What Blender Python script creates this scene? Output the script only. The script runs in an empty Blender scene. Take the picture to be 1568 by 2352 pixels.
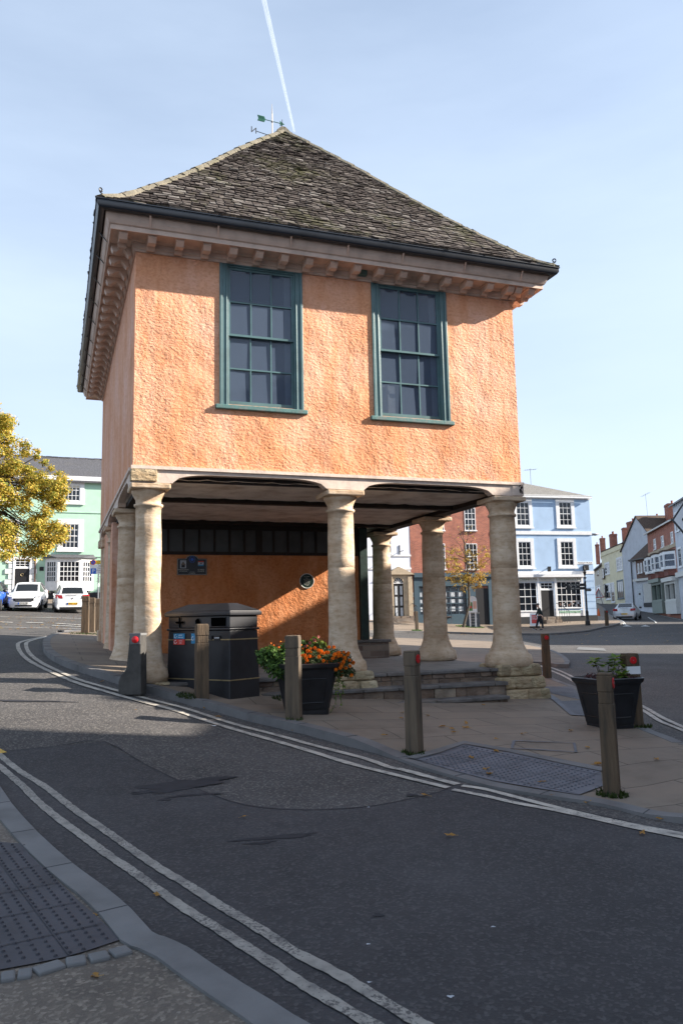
import bpy, math, random
import numpy as np
from mathutils import Vector, Matrix
from mathutils.geometry import delaunay_2d_cdt
R = math.radians
rnd = random.Random(7)
sc = bpy.context.scene
col = sc.collection

# ---------------------------------------------------------------- camera
F, PITCH, ROLL = 1829.0, 0.136, -0.021          # measured on a 1568 x 2352 view of the photograph
CAM = Vector((0, 0, 1.6))
cp, sp, cr, sr = math.cos(PITCH), math.sin(PITCH), math.cos(ROLL), math.sin(ROLL)
r0, f0, u0 = Vector((1, 0, 0)), Vector((0, cp, sp)), Vector((0, -sp, cp))
RT, UP = cr*r0 + sr*u0, -sr*r0 + cr*u0
cd = bpy.data.cameras.new('Camera'); cam = bpy.data.objects.new('Camera', cd); col.objects.link(cam)
cd.sensor_fit = 'VERTICAL'; cd.sensor_height = 36; cd.lens = F/2352*36; cd.clip_start = .05; cd.clip_end = 20000
m = Matrix.Identity(4)
for i in range(3): m[i][0], m[i][1], m[i][2] = RT[i], UP[i], -f0[i]
m.translation = CAM; cam.matrix_world = m; sc.camera = cam

# ---------------------------------------------------------------- sun, sky, exposure
SUN = Vector((3.11, 0.06, 1.60)).normalized()
EL = math.asin(SUN.z); AZ = math.atan2(SUN.x, SUN.y)
sl = bpy.data.lights.new('Sun', 'SUN'); sl.energy = 5.0; sl.angle = R(.5); sl.color = (1, .91, .80)
so = bpy.data.objects.new('Sun', sl); col.objects.link(so); so.rotation_euler = SUN.to_track_quat('Z', 'Y').to_euler()
so.location = SUN*80
w = bpy.data.worlds.new('World'); sc.world = w; w.use_nodes = True
nt = w.node_tree; nt.nodes.clear()
sky = nt.nodes.new('ShaderNodeTexSky'); sky.sky_type = 'NISHITA'; sky.sun_disc = False
sky.sun_elevation = EL; sky.sun_rotation = AZ; sky.air_density = 1.0; sky.dust_density = 1.6; sky.ozone_density = 1.2
tc = nt.nodes.new('ShaderNodeTexCoord'); mp = nt.nodes.new('ShaderNodeMapping'); mp.inputs['Scale'].default_value = (1.2, 1.2, 5)
mp.inputs['Rotation'].default_value = (.3, .5, .2)
nz = nt.nodes.new('ShaderNodeTexNoise'); nz.inputs['Scale'].default_value = 1.6; nz.inputs['Detail'].default_value = 7; nz.inputs['Roughness'].default_value = .55
# thin high cirrus veil: whiter and thicker towards the horizon
sxyz = nt.nodes.new('ShaderNodeSeparateXYZ'); mr = nt.nodes.new('ShaderNodeMapRange')
mr.inputs[1].default_value = 0.0; mr.inputs[2].default_value = .75; mr.inputs[3].default_value = .93; mr.inputs[4].default_value = .36
rp = nt.nodes.new('ShaderNodeMapRange'); rp.inputs[1].default_value = .3; rp.inputs[2].default_value = .75; rp.inputs[3].default_value = -.07; rp.inputs[4].default_value = .15
ad0 = nt.nodes.new('ShaderNodeMath'); ad0.operation = 'ADD'; ad0.use_clamp = True
mx = nt.nodes.new('ShaderNodeMixRGB'); mx.inputs[2].default_value = (4.05, 4.82, 5.95, 1)
bg = nt.nodes.new('ShaderNodeBackground'); bg.inputs[1].default_value = .081
out = nt.nodes.new('ShaderNodeOutputWorld')
L_ = nt.links.new
L_(tc.outputs['Generated'], mp.inputs[0]); L_(mp.outputs[0], nz.inputs[0]); L_(nz.outputs[0], rp.inputs[0])
L_(tc.outputs['Generated'], sxyz.inputs[0]); L_(sxyz.outputs[2], mr.inputs[0]); L_(mr.outputs[0], ad0.inputs[0]); L_(rp.outputs[0], ad0.inputs[1]); L_(ad0.outputs[0], mx.inputs[0]); L_(sky.outputs[0], mx.inputs[1]); L_(mx.outputs[0], bg.inputs[0]); L_(bg.outputs[0], out.inputs[0])
sc.view_settings.view_transform = 'Standard'; sc.view_settings.look = 'None'
sc.view_settings.exposure = 1.42; sc.view_settings.gamma = 1
sc.render.engine = 'CYCLES'

# ---------------------------------------------------------------- ground height
GP = [(2.3,6.8,-.01),(.75,8.24,.12),(-.6,10,.25),(-2,11.5,.42),(-3.1,12.0,.73),(-3.4,11.2,.62),(3.3,14.2,.12),(0,12.9,.30),(4.8,18.6,.12),
      (-6,19.8,1.12),(-7.3,22.6,1.27),(-16,40.7,2.33),(-14,57,3.42),(-20,57,3.5),(-30,57,3.6),(2.5,43,.68),(4.8,38,.55),(14,54.5,.6),(17,58,1.05),
      (4,58,1.5),(10,50,.68),(15,50,.56),(24,65,1.15),(34,80,1.8),(39,100,2.6),(34,97,2.9),(30,80,1.75),(0,3,0),(-4,4,.06),(5,4,-.08),(8,12,-.05),(-3.5,8.6,.2),
      (-10,6,.5),(10,25,.12),(26,45,.5),(-30,42,3.0),(-25,20,2.0),(0,150,6),(100,100,4),(-80,80,6),(60,10,0),(-60,-20,2),(0,-40,0),(60,-40,-.5)]
_g = np.array(GP); _n = len(_g)
def _U(r2): return np.where(r2 > 0, .5*r2*np.log(np.maximum(r2, 1e-12)), 0)
_K = _U(((_g[:, None, :2]-_g[None, :, :2])**2).sum(-1)) + 2.5*np.eye(_n)
_Pm = np.c_[np.ones(_n), _g[:, :2]]
_sol = np.linalg.solve(np.block([[_K, _Pm], [_Pm.T, np.zeros((3, 3))]]), np.r_[_g[:, 2], 0, 0, 0])
def gA(XY):
    XY = np.atleast_2d(np.asarray(XY, float)); XYc = np.clip(XY, -150, 200)
    return _U(((XYc[:, None, :]-_g[None, :, :2])**2).sum(-1)) @ _sol[:_n] + _sol[_n] + XYc @ _sol[_n+1:]
def g(x, y): return float(gA([(x, y)])[0])
_ta = np.array([(.95, 8.15), (2.05, 7.25)])       # the dropped kerb at the crossing
def drop(XY):
    XY = np.atleast_2d(np.asarray(XY, float)); a, b = _ta; t = np.clip(((XY-a)@(b-a))/((b-a)@(b-a)), 0, 1)
    d = np.linalg.norm(XY-(a+t[:, None]*(b-a)), axis=1); t_ = np.clip(1.5-d/1.1, 0, 1); return .076*t_*t_*(3-2*t_)
def zo(XY, off): return gA(XY)+off-(drop(XY) if off > .09 else 0)
def ray(px, py):
    u, v = px-784, py-1176
    return ((u/F)*RT - (v/F)*UP + f0).normalized()
def at(px, py, off=0.0):                        # the point of the ground seen at a pixel
    D = ray(px, py); ts = np.geomspace(2, 400, 900)
    z = 1.6+D.z*ts - zo(np.c_[D.x*ts, D.y*ts], off)
    k = np.argmax(z < 0)
    if z[k] >= 0: k = len(ts)-1
    a, b = ts[max(k-1, 0)], ts[k]
    for _ in range(18):
        c = (a+b)/2
        if 1.6+D.z*c < float(zo([(D.x*c, D.y*c)], off)[0]): b = c
        else: a = c
    return CAM+D*b
def pt(px, py, Y):                               # the point seen at a pixel at distance Y
    D = ray(px, py); return CAM+D*(Y/D.y)

# ---------------------------------------------------------------- materials
def newmat(name):
    mt = bpy.data.materials.new(name); mt.use_nodes = True
    return mt, mt.node_tree, mt.node_tree.nodes['Principled BSDF']
def N(nt, t, **kw):
    n = nt.nodes.new(t)
    for k, v in kw.items(): n.inputs[k].default_value = v
    return n
def ramp(nt, fac, stops):
    r = nt.nodes.new('ShaderNodeValToRGB'); e = r.color_ramp.elements
    while len(e) > 1: e.remove(e[-1])
    e[0].position = stops[0][0]; e[0].color = (*stops[0][1], 1)
    for p, c in stops[1:]:
        q = e.new(p); q.color = (*c, 1)
    nt.links.new(fac, r.inputs[0]); return r
def mix(nt, fac, a, b, mode='MIX'):
    n = nt.nodes.new('ShaderNodeMixRGB'); n.blend_type = mode
    for k, v in ((0, fac), (1, a), (2, b)):
        if isinstance(v, (int, float)): n.inputs[k].default_value = v
        elif isinstance(v, tuple): n.inputs[k].default_value = (*v, 1)
        else: nt.links.new(v, n.inputs[k])
    return n.outputs[0]
def coords(nt, scale=(1, 1, 1), rot=(0, 0, 0)):
    t = nt.nodes.new('ShaderNodeTexCoord'); m_ = nt.nodes.new('ShaderNodeMapping')
    m_.inputs['Scale'].default_value = scale; m_.inputs['Rotation'].default_value = rot
    nt.links.new(t.outputs['Object'], m_.inputs[0]); return m_.outputs[0]
def noise(nt, vec, scale, detail=5, rough=.55):
    n = N(nt, 'ShaderNodeTexNoise', Scale=scale, Detail=detail, Roughness=rough); nt.links.new(vec, n.inputs[0]); return n.outputs[0]
def bump(nt, b, h, strength, dist):
    n = N(nt, 'ShaderNodeBump', Strength=strength, Distance=dist); nt.links.new(h, n.inputs['Height'])
    old = b.inputs['Normal'].links
    if old: nt.links.new(old[0].from_socket, n.inputs['Normal'])
    nt.links.new(n.outputs[0], b.inputs['Normal'])
def M(name, c, rough=.6, var=.18, sc_=3.0, metal=0, spec=.5, bmp=0, bs=40, bd=.01, stretch=(1, 1, 1), c2=None, isl=0):
    mt, t, b = newmat(name); v = coords(t, stretch)
    n1 = noise(t, v, sc_, 6)
    d = c2 or tuple(x*(1-var*1.6) for x in c); l = tuple(min(1, x*(1+var)) for x in c)
    o = ramp(t, n1, [(.3, d), (.5, c), (.72, l)]).outputs[0]
    if isl:
        gi = t.nodes.new('ShaderNodeNewGeometry')
        k = ramp(t, gi.outputs['Random Per Island'], [(0, (1-isl,)*3), (1, (1+isl*.6,)*3)]).outputs[0]
        o = mix(t, 1.0, o, k, 'MULTIPLY')
    t.links.new(o, b.inputs['Base Color'])
    b.inputs['Roughness'].default_value = rough; b.inputs['Metallic'].default_value = metal
    b.inputs['Specular IOR Level'].default_value = spec
    if bmp: bump(t, b, noise(t, v, bs, 4), bmp, bd)
    return mt
def flat(name, c, rough=.5, spec=.5, metal=0):
    return M(name, c, rough, .06, 5, metal, spec)
def wear(m_, amt, under=(.062, .060, .060)):
    t = m_.node_tree; b = t.nodes['Principled BSDF']; c = b.inputs['Base Color'].links[0].from_socket; v = coords(t)
    n_ = t.nodes.new('ShaderNodeMath'); n_.operation = 'MULTIPLY_ADD'; n_.inputs[1].default_value = .45; t.links.new(noise(t, v, 2.2, 4), n_.inputs[0]); t.links.new(noise(t, v, 48, 4, .7), n_.inputs[2])
    t.links.new(mix(t, ramp(t, n_.outputs[0], [(amt, (0, 0, 0)), (amt+.07, (.9, .9, .9))]).outputs[0], c, under), b.inputs['Base Color'])
MT = {}
def roughcast(name, base, streak, strength, dist, sc1):
    mt, t, b = newmat(name); v = coords(t); vs = coords(t, (2.2, 2.2, .35))
    c1 = ramp(t, noise(t, v, .9, 5), [(.35, streak), (.5, base), (.68, tuple(min(1, x*y) for x, y in zip(base, (1.03, 1.14, 1.3))))]).outputs[0]
    c2 = ramp(t, noise(t, vs, 2.2, 6), [(.34, (.88, .76, .64)), (.55, (1, 1, 1))]).outputs[0]
    o = mix(t, .8, c1, c2, 'MULTIPLY')
    sxy = t.nodes.new('ShaderNodeSeparateXYZ'); t.links.new(v, sxy.inputs[0]); mrz = t.nodes.new('ShaderNodeMapRange')
    mrz.inputs[1].default_value = 5.15; mrz.inputs[2].default_value = 4.35; t.links.new(sxy.outputs[2], mrz.inputs[0])      # weathering band below the sills
    ml = t.nodes.new('ShaderNodeMath'); ml.operation = 'MULTIPLY'; t.links.new(mrz.outputs[0], ml.inputs[0]); t.links.new(ramp(t, noise(t, coords(t, (1.4, 1.4, .7)), 1.8, 6), [(.42, (0, 0, 0)), (.62, (.75, .75, .75))]).outputs[0], ml.inputs[1])
    o = mix(t, ml.outputs[0], o, tuple(x*y for x, y in zip(streak, (.98, .86, .72))))
    h = noise(t, coords(t, (.85, .85, 1.15)), sc1, 3.5, .6)
    hm = mix(t, 1.0, h, ramp(t, noise(t, v, 1.7, 4), [(.35, (.55, .55, .55)), (.62, (1, 1, 1))]).outputs[0], 'MULTIPLY')
    o = mix(t, .5, o, ramp(t, h, [(.36, (.78, .62, .50)), (.55, (1, 1, 1)), (.75, (1.08, 1.1, 1.12))]).outputs[0], 'MULTIPLY')
    t.links.new(o, b.inputs['Base Color']); b.inputs['Roughness'].default_value = .9; b.inputs['Specular IOR Level'].default_value = .2
    bump(t, b, noise(t, v, 1.3, 3), .35, .25)
    bump(t, b, noise(t, v, sc1*3.2, 3), .35, dist*.22)
    bump(t, b, hm, strength, dist)
    return mt
MT['plaster'] = roughcast('orange_roughcast', (.85, .445, .28), (.79, .375, .205), .95, .033, 22)
MT['plaster_side'] = roughcast('orange_render', (.76, .44, .305), (.70, .37, .235), .2, .010, 12)
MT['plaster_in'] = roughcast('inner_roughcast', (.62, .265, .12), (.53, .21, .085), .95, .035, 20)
MT['timber_paint'] = M('cream_pink_paint', (.62, .465, .375), .65, .14, 4, bmp=.35, bs=30, bd=.006)
MT['beam_paint'] = M('pale_beam_paint', (.66, .53, .44), .65, .14, 5, bmp=.5, bs=14, bd=.01)
MT['gutter'] = M('black_gutter_paint', (.018, .022, .030), .32, .2, 3)
MT['teal'] = M('teal_paint', (.088, .165, .172), .38, .16, 3, bmp=.1, bs=40)
MT['teal_worn'] = M('worn_teal_paint', (.075, .165, .155), .6, .3, 9, bmp=.5, bs=25, bd=.008, c2=(.16, .18, .17))
MT['black'] = M('black_paint', (.012, .012, .014), .4, .2, 5)
MT['black_sat'] = M('black_plastic', (.012, .013, .016), .42, .3, 6, bmp=.1, bs=60)
MT['bin'] = M('bin_black_plastic', (.019, .020, .024), .45, .3, 3, bmp=.15, bs=90, bd=.004)
MT['gold'] = M('dull_gold_band', (.42, .33, .18), .4, .2, 8, metal=.5)
MT['darkwood'] = M('dark_timber', (.022, .015, .011), .8, .3, 6, bmp=.4, bs=20)
MT['ceil'] = M('flaking_ceiling_plaster', (.74, .67, .60), .9, .2, 2.3, bmp=.8, bs=7, bd=.05, c2=(.50, .41, .34))
MT['green_post'] = M('dark_green_post', (.008, .028, .022), .5, .3, 9, bmp=.4, bs=20)
def stone(name, a, b_, c, bs=9, bd=.035, strength=.7, stretch=(1, 1, 2.2), isl=None):
    mt, t, b = newmat(name); v = coords(t); v2 = coords(t, stretch)
    n1 = ramp(t, noise(t, v, 2.1, 8, .6), [(.3, b_), (.5, a), (.7, c)]).outputs[0]
    n2 = ramp(t, noise(t, v2, 9, 6, .65), [(.30, (.74, .66, .56)), (.52, (1, 1, 1)), (.75, (1.08, 1.08, 1.08))]).outputs[0]
    o = mix(t, .8, n1, n2, 'MULTIPLY')
    o = mix(t, .75, o, ramp(t, noise(t, coords(t, (.5, .5, 3.2)), 2.3, 7, .6), [(.36, (.80, .72, .64)), (.55, (1, 1, 1)), (.7, (1.06, 1.05, 1.02))]).outputs[0], 'MULTIPLY')
    if isl:
        gi = t.nodes.new('ShaderNodeNewGeometry'); o = mix(t, 1.0, o, ramp(t, gi.outputs['Random Per Island'], isl).outputs[0], 'MULTIPLY')
    t.links.new(o, b.inputs['Base Color']); b.inputs['Roughness'].default_value = .88
    b.inputs['Specular IOR Level'].default_value = .25
    bump(t, b, noise(t, v2, bs, 7, .6), strength, bd); bump(t, b, noise(t, v, 60, 3), .3, .004)
    return mt
MT['stone'] = stone('weathered_limestone', (.61, .47, .335), (.47, .35, .24), (.73, .61, .47), strength=.4)
MT['stone_rough'] = stone('rough_limestone', (.52, .415, .285), (.36, .285, .19), (.62, .53, .39), 7, .09, 1.0, isl=[(0, (.62, .62, .58)), (.3, (1, .97, .9)), (.6, (.80, .84, .78)), (.85, (1.15, 1.1, 1.02)), (1, (.7, .6, .55))])
MT['step'] = stone('step_stone', (.235, .20, .17), (.15, .12, .10), (.33, .28, .23), 8, .03)
MT['step_dark'] = stone('step_tread', (.15, .14, .135), (.09, .085, .08), (.22, .20, .185), 8, .02)
def slate(name, cols, isl=.45, moss=(.075, .078, .022), mossy=.55):
    mt, t, b = newmat(name); v = coords(t)
    gi = t.nodes.new('ShaderNodeNewGeometry')
    c = ramp(t, gi.outputs['Random Per Island'], cols).outputs[0]
    n = ramp(t, noise(t, v, 11, 7, .7), [(.35, (.45, .43, .42)), (.55, (1, 1, 1)), (.72, (1.5, 1.45, 1.35))]).outputs[0]
    o = mix(t, .9, c, n, 'MULTIPLY')
    big = noise(t, v, .8, 4); sm = noise(t, v, 7, 6, .7)
    mul = t.nodes.new('ShaderNodeMath'); mul.operation = 'ADD'; t.links.new(big, mul.inputs[0]); t.links.new(sm, mul.inputs[1])
    mk = ramp(t, mul.outputs[0], [(1.02/2*1.0, (0, 0, 0)), (.62, (mossy,)*3)])
    hlf = t.nodes.new('ShaderNodeMath'); hlf.operation = 'MULTIPLY'; hlf.inputs[1].default_value = .5
    t.links.new(mul.outputs[0], hlf.inputs[0]); t.links.new(hlf.outputs[0], mk.inputs[0])
    o = mix(t, mk.outputs[0], o, moss)
    t.links.new(o, b.inputs['Base Color']); b.inputs['Roughness'].default_value = .88; b.inputs['Specular IOR Level'].default_value = .25
    bump(t, b, noise(t, v, 22, 6, .7), .8, .02)
    return mt
MT['slate'] = slate('mossy_stone_slate', [(0, (.036, .028, .025)), (.35, (.055, .043, .038)), (.65, (.088, .074, .066)), (.88, (.135, .118, .106)), (1, (.20, .185, .17))])
MT['hip'] = M('lichen_ridge_stone', (.155, .137, .10), .9, .35, 3.5, bmp=.9, bs=18, bd=.03, c2=(.14, .13, .075))
def glass(name, c=(.02, .028, .042), rough=.04, spec=.5, wob=.0):
    mt, t, b = newmat(name); v = coords(t)
    b.inputs['Base Color'].default_value = (*c, 1); b.inputs['Roughness'].default_value = rough; b.inputs['Specular IOR Level'].default_value = spec
    if wob: bump(t, b, noise(t, v, 1.5, 2), .25, wob)
    return mt
MT['glass'] = glass('old_window_glass', (.088, .118, .172), .05, .6, .035)  # blue base colour stands in for reflected sky
_t = MT['glass'].node_tree; _tr = _t.nodes.new('ShaderNodeBsdfTransparent'); _tr.inputs[0].default_value = (.8, .85, .9, 1); _ms = _t.nodes.new('ShaderNodeMixShader'); _ms.inputs[0].default_value = .28
_t.links.new(_t.nodes['Principled BSDF'].outputs[0], _ms.inputs[1]); _t.links.new(_tr.outputs[0], _ms.inputs[2]); _t.links.new(_ms.outputs[0], _t.nodes['Material Output'].inputs[0])
MT['glass_d'] = glass('dark_window_glass', (.012, .016, .022), .06, .5, .01)
MT['glass_f'] = M('frosted_strip_glass', (.05, .055, .055), .35, .25, 2)
MT['car_glass'] = glass('car_glass', (.012, .014, .014), .03, .6)
def asphalt(name, a, chip, chipamt, bs=120, bd=.004, tint=(.9, .9, 1.0)):
    mt, t, b = newmat(name); v = coords(t)
    base = ramp(t, noise(t, v, .55, 6, .6), [(.3, tuple(x*.72 for x in a)), (.5, a), (.7, tuple(x*1.35 for x in a))]).outputs[0]
    base = mix(t, .7, base, ramp(t, noise(t, v, 6, 5, .6), [(.3, (.72, .72, .74)), (.6, (1.08, 1.06, 1.04))]).outputs[0], 'MULTIPLY')
    vo = N(t, 'ShaderNodeTexVoronoi', Scale=58.0); t.links.new(v, vo.inputs[0])
    spk = ramp(t, vo.outputs['Color'], [(.0, (0, 0, 0)), (.55, (0, 0, 0)), (.95, (chipamt,)*3)]).outputs[0]
    o = mix(t, spk, base, chip)
    t.links.new(o, b.inputs['Base Color']); b.inputs['Roughness'].default_value = .82; b.inputs['Specular IOR Level'].default_value = .35
    bump(t, b, noise(t, v, bs, 3, .7), .8, bd); bump(t, b, vo.outputs['Distance'], .4, .004)
    return mt
MT['road'] = asphalt('old_chipped_asphalt', (.061, .058, .057), (.23, .212, .19), .62, 60, .010)
MT['road_new'] = asphalt('dark_asphalt', (.043, .042, .045), (.12, .118, .115), .5)
MT['path_brown'] = asphalt('brown_gritty_path', (.135, .115, .095), (.30, .26, .21), .7, 45, .012)
def paving(name, a, bw=.62, bh=.42, rot=0, mort=(.07, .062, .055), ms=.010, bs=60):
    mt, t, b = newmat(name); v = coords(t, (1, 1, 1), (0, 0, rot))
    br = N(t, 'ShaderNodeTexBrick', Scale=1.0); br.inputs['Brick Width'].default_value = bw; br.inputs['Row Height'].default_value = bh
    br.inputs['Mortar Size'].default_value = ms; br.inputs['Mortar Smooth'].default_value = .3; br.inputs['Bias'].default_value = 0
    br.inputs['Color1'].default_value = (*tuple(x*.90 for x in a), 1); br.inputs['Color2'].default_value = (*tuple(x*1.06 for x in a), 1); br.inputs['Mortar'].default_value = (*mort, 1)
    t.links.new(v, br.inputs[0])
    o = mix(t, .85, br.outputs[0], ramp(t, noise(t, v, 1.3, 8, .65), [(.3, (.68, .66, .64)), (.5, (1, 1, 1)), (.7, (1.15, 1.12, 1.08))]).outputs[0], 'MULTIPLY')
    t.links.new(o, b.inputs['Base Color']); b.inputs['Roughness'].default_value = .8; b.inputs['Specular IOR Level'].default_value = .35
    bump(t, b, br.outputs['Fac'], .5, -.006); bump(t, b, noise(t, v, bs, 4), .4, .004)
    return mt
MT['pave'] = paving('sandstone_paving', (.205, .163, .125), 1.1, .62, -.35, mort=(.085,.068,.053), ms=.009)
MT['floor'] = paving('hall_flagstones', (.22, .195, .17), .9, .6, 0)
MT['kerb'] = M('granite_kerb', (.135, .13, .128), .75, .22, 2.2, bmp=.35, bs=70, bd=.004)
MT['kerb_l'] = M('pale_granite_kerb', (.145, .147, .147), .75, .16, 3, bmp=.4, bs=90, bd=.004)
MT['tactile_d'] = M('dark_blister_slab', (.052, .052, .062), .7, .2, 2.5, bmp=.3, bs=60, bd=.004)
MT['blister_d'] = M('dark_blister', (.038, .038, .046), .7, .2, 5)  # darker than its slab: dome shading carried by the colour
MT['tactile'] = M('grey_blister_slab', (.110, .112, .130), .7, .2, 2.5, bmp=.3, bs=60, bd=.004)
MT['stain'] = M('dark_oil_stain', (.022, .023, .028), .8, .25, 9, spec=.35)
MT['void'] = M('dark_opening', (.002, .002, .002), 1, .1, 3, spec=0)
MT['blister'] = M('shaded_blister', (.085, .087, .105), .7, .2, 5)  # shading of the domes put into the colour, so darker than the slab
MT['tjoint'] = M('slab_joint_dirt', (.075, .075, .082), .9, .2, 5)
MT['joint'] = M('dark_joint', (.055, .055, .06), .9, .1, 4)
MT['line'] = M('worn_cream_road_paint', (.42, .385, .33), .7, .26, 9, bmp=.4, bs=60, bd=.004, c2=(.22, .205, .185))
MT['line_d'] = M('dirty_cream_road_paint', (.27, .255, .225), .7, .25, 9, bmp=.4, bs=60, bd=.004, c2=(.15, .145, .135))
MT['line_w'] = M('worn_white_road_paint', (.55, .55, .53), .7, .35, 9, c2=(.2, .2, .2))
MT['line_y'] = M('yellow_road_paint', (.5, .32, .06), .7, .25, 9)
wear(MT['line'], .79); wear(MT['line_d'], .77); wear(MT['line_w'], .76)
MT['oak'] = M('weathered_oak', (.095, .064, .038), .85, .38, 7, bmp=.8, bs=26, bd=.012, stretch=(2.2, 2.2, .28), c2=(.035, .030, .022))
MT['oak2'] = M('grey_weathered_oak', (.115, .084, .055), .85, .30, 7, bmp=.7, bs=26, bd=.010, stretch=(2.2, 2.2, .28), c2=(.05, .042, .032))
MT['red'] = flat('red_reflector', (.52, .012, .016), .35)
MT['white'] = flat('white_paint', (.72, .73, .74), .55)
MT['conc'] = M('dark_bollard_concrete', (.06, .057, .052), .8, .25, 6, bmp=.4, bs=50)
MT['rubber'] = flat('tyre_rubber', (.012, .012, .013), .8)
MT['rim'] = flat('alloy_rim', (.42, .43, .45), .3, metal=.8)
MT['carwhite'] = flat('white_car_paint', (.74, .76, .79), .22)
MT['carblue'] = flat('blue_car_paint', (.02, .09, .42), .25)
MT['carsilver'] = flat('silver_car_paint', (.48, .49, .50), .28, metal=.35)
MT['taillight'] = flat('red_tail_lamp', (.35, .01, .015), .2)
MT['headlight'] = flat('clear_lamp', (.45, .47, .5), .12)
MT['plate_w'] = flat('white_number_plate', (.72, .72, .70), .5)
MT['plate_y'] = flat('yellow_number_plate', (.72, .42, .03), .5)
MT['ink'] = flat('black_lettering', (.01, .01, .012), .5)
MT['cream_ink'] = flat('pale_lettering', (.55, .53, .48), .5)
MT['mint'] = M('mint_render', (.40, .61, .475), .8, .07, 1.5, bmp=.15, bs=20)
MT['skyblue'] = M('sky_blue_render', (.36, .50, .68), .8, .06, 1.2, bmp=.12, bs=20)
MT['skyblue_d'] = M('deeper_blue_render', (.15, .33, .60), .8, .06, 1.2)
MT['whitewall'] = M('white_render', (.70, .73, .80), .85, .06, 1.5)
MT['whitewall_shade'] = M('shaded_white_render', (.50, .525, .57), .85, .08, 1.5)  # white render darkened to carry the shade on the far street
MT['creamwall'] = M('cream_render', (.72, .66, .46), .85, .08, 1.5)
MT['creamwall2'] = M('pale_cream_render', (.62, .57, .47), .85, .08, 1.5)
MT['plinth'] = M('black_plinth_paint', (.012, .014, .018), .6, .2, 4)
MT['welsh'] = slate('blue_slate', [(0, (.06, .062, .07)), (.5, (.085, .088, .1)), (1, (.14, .14, .15))], moss=(.10, .09, .07), mossy=.25)
MT['greyslate'] = slate('grey_slate', [(0, (.14, .135, .13)), (.5, (.19, .185, .175)), (1, (.27, .26, .24))], moss=(.17, .15, .11), mossy=.3)
MT['brownroof'] = slate('brown_tile', [(0, (.06, .042, .034)), (.5, (.09, .062, .048)), (1, (.14, .10, .075))], moss=(.07, .07, .04), mossy=.3)
def brick(name, a, b2, mort, bw=.225, bh=.075):
    mt, t, b = newmat(name)
    tcn = t.nodes.new('ShaderNodeTexCoord'); sx = t.nodes.new('ShaderNodeSeparateXYZ'); cx_ = t.nodes.new('ShaderNodeCombineXYZ')
    ad = t.nodes.new('ShaderNodeMath'); ad.operation = 'ADD'
    t.links.new(tcn.outputs['Object'], sx.inputs[0]); t.links.new(sx.outputs[0], ad.inputs[0]); t.links.new(sx.outputs[1], ad.inputs[1])
    t.links.new(ad.outputs[0], cx_.inputs[0]); t.links.new(sx.outputs[2], cx_.inputs[1])
    br = N(t, 'ShaderNodeTexBrick', Scale=1.0); br.inputs['Brick Width'].default_value = bw; br.inputs['Row Height'].default_value = bh
    br.inputs['Mortar Size'].default_value = .008; br.inputs['Bias'].default_value = 0
    br.inputs['Color1'].default_value = (*a, 1); br.inputs['Color2'].default_value = (*b2, 1); br.inputs['Mortar'].default_value = (*mort, 1)
    t.links.new(cx_.outputs[0], br.inputs[0])
    o = mix(t, .8, br.outputs[0], ramp(t, noise(t, coords(t), 1.4, 7, .65), [(.32, (.6, .58, .56)), (.5, (1, 1, 1)), (.7, (1.2, 1.15, 1.1))]).outputs[0], 'MULTIPLY')
    t.links.new(o, b.inputs['Base Color']); b.inputs['Roughness'].default_value = .85; bump(t, b, br.outputs['Fac'], .4, -.01)
    return mt
MT['brick'] = brick('red_brick', (.40, .13, .075), (.27, .08, .052), (.30, .22, .18))
MT['brick_d'] = brick('dark_red_brick', (.22, .055, .038), (.13, .038, .03), (.16, .12, .10))
MT['brick_b'] = brick('brown_brick', (.16, .08, .055), (.10, .05, .04), (.14, .11, .09))
MT['rubble'] = brick('rubble_stonework', (.24, .19, .15), (.13, .085, .07), (.20, .17, .14), .34, .13)
MT['bark'] = M('bark', (.075, .060, .045), .9, .3, 8, bmp=.7, bs=20, bd=.02)
def leafmat(name, stops, tr=.35):
    mt, t, b = newmat(name); gi = t.nodes.new('ShaderNodeNewGeometry')
    c = ramp(t, gi.outputs['Random Per Island'], stops).outputs[0]
    c = mix(t, .7, c, ramp(t, noise(t, coords(t), .6, 3), [(.35, (.72, .80, .6)), (.6, (1.1, 1.05, 1))]).outputs[0], 'MULTIPLY')
    t.links.new(c, b.inputs['Base Color']); b.inputs['Roughness'].default_value = .6; b.inputs['Specular IOR Level'].default_value = .3
    tl = t.nodes.new('ShaderNodeBsdfTranslucent'); t.links.new(c, tl.inputs[0]); ms = t.nodes.new('ShaderNodeMixShader'); ms.inputs[0].default_value = tr
    t.links.new(b.outputs[0], ms.inputs[1]); t.links.new(tl.outputs[0], ms.inputs[2]); t.links.new(ms.outputs[0], t.nodes['Material Output'].inputs[0])
    return mt
MT['leaf_y'] = leafmat('yellow_autumn_leaf', [(0, (.09, .13, .02)), (.22, (.24, .25, .035)), (.5, (.50, .38, .055)), (.88, (.66, .47, .10)), (1, (.42, .24, .05))])
MT['leaf_y2'] = leafmat('thin_yellow_leaf', [(0, (.20, .13, .03)), (.3, (.36, .20, .05)), (.6, (.50, .34, .06)), (1, (.62, .46, .10))])
MT['leaf_g'] = leafmat('green_leaf', [(0, (.025, .055, .014)), (.6, (.06, .13, .025)), (1, (.12, .22, .04))])
MT['leaf_dg'] = leafmat('dark_green_leaf', [(0, (.02, .035, .012)), (.6, (.04, .07, .02)), (1, (.08, .10, .03))])
MT['leaf_aucuba'] = leafmat('spotted_shrub_leaf', [(0, (.05, .11, .02)), (.5, (.14, .24, .03)), (1, (.34, .40, .07))])
MT['leaf_purple'] = leafmat('purple_leaf', [(0, (.05, .02, .025)), (1, (.12, .045, .05))])
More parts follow.
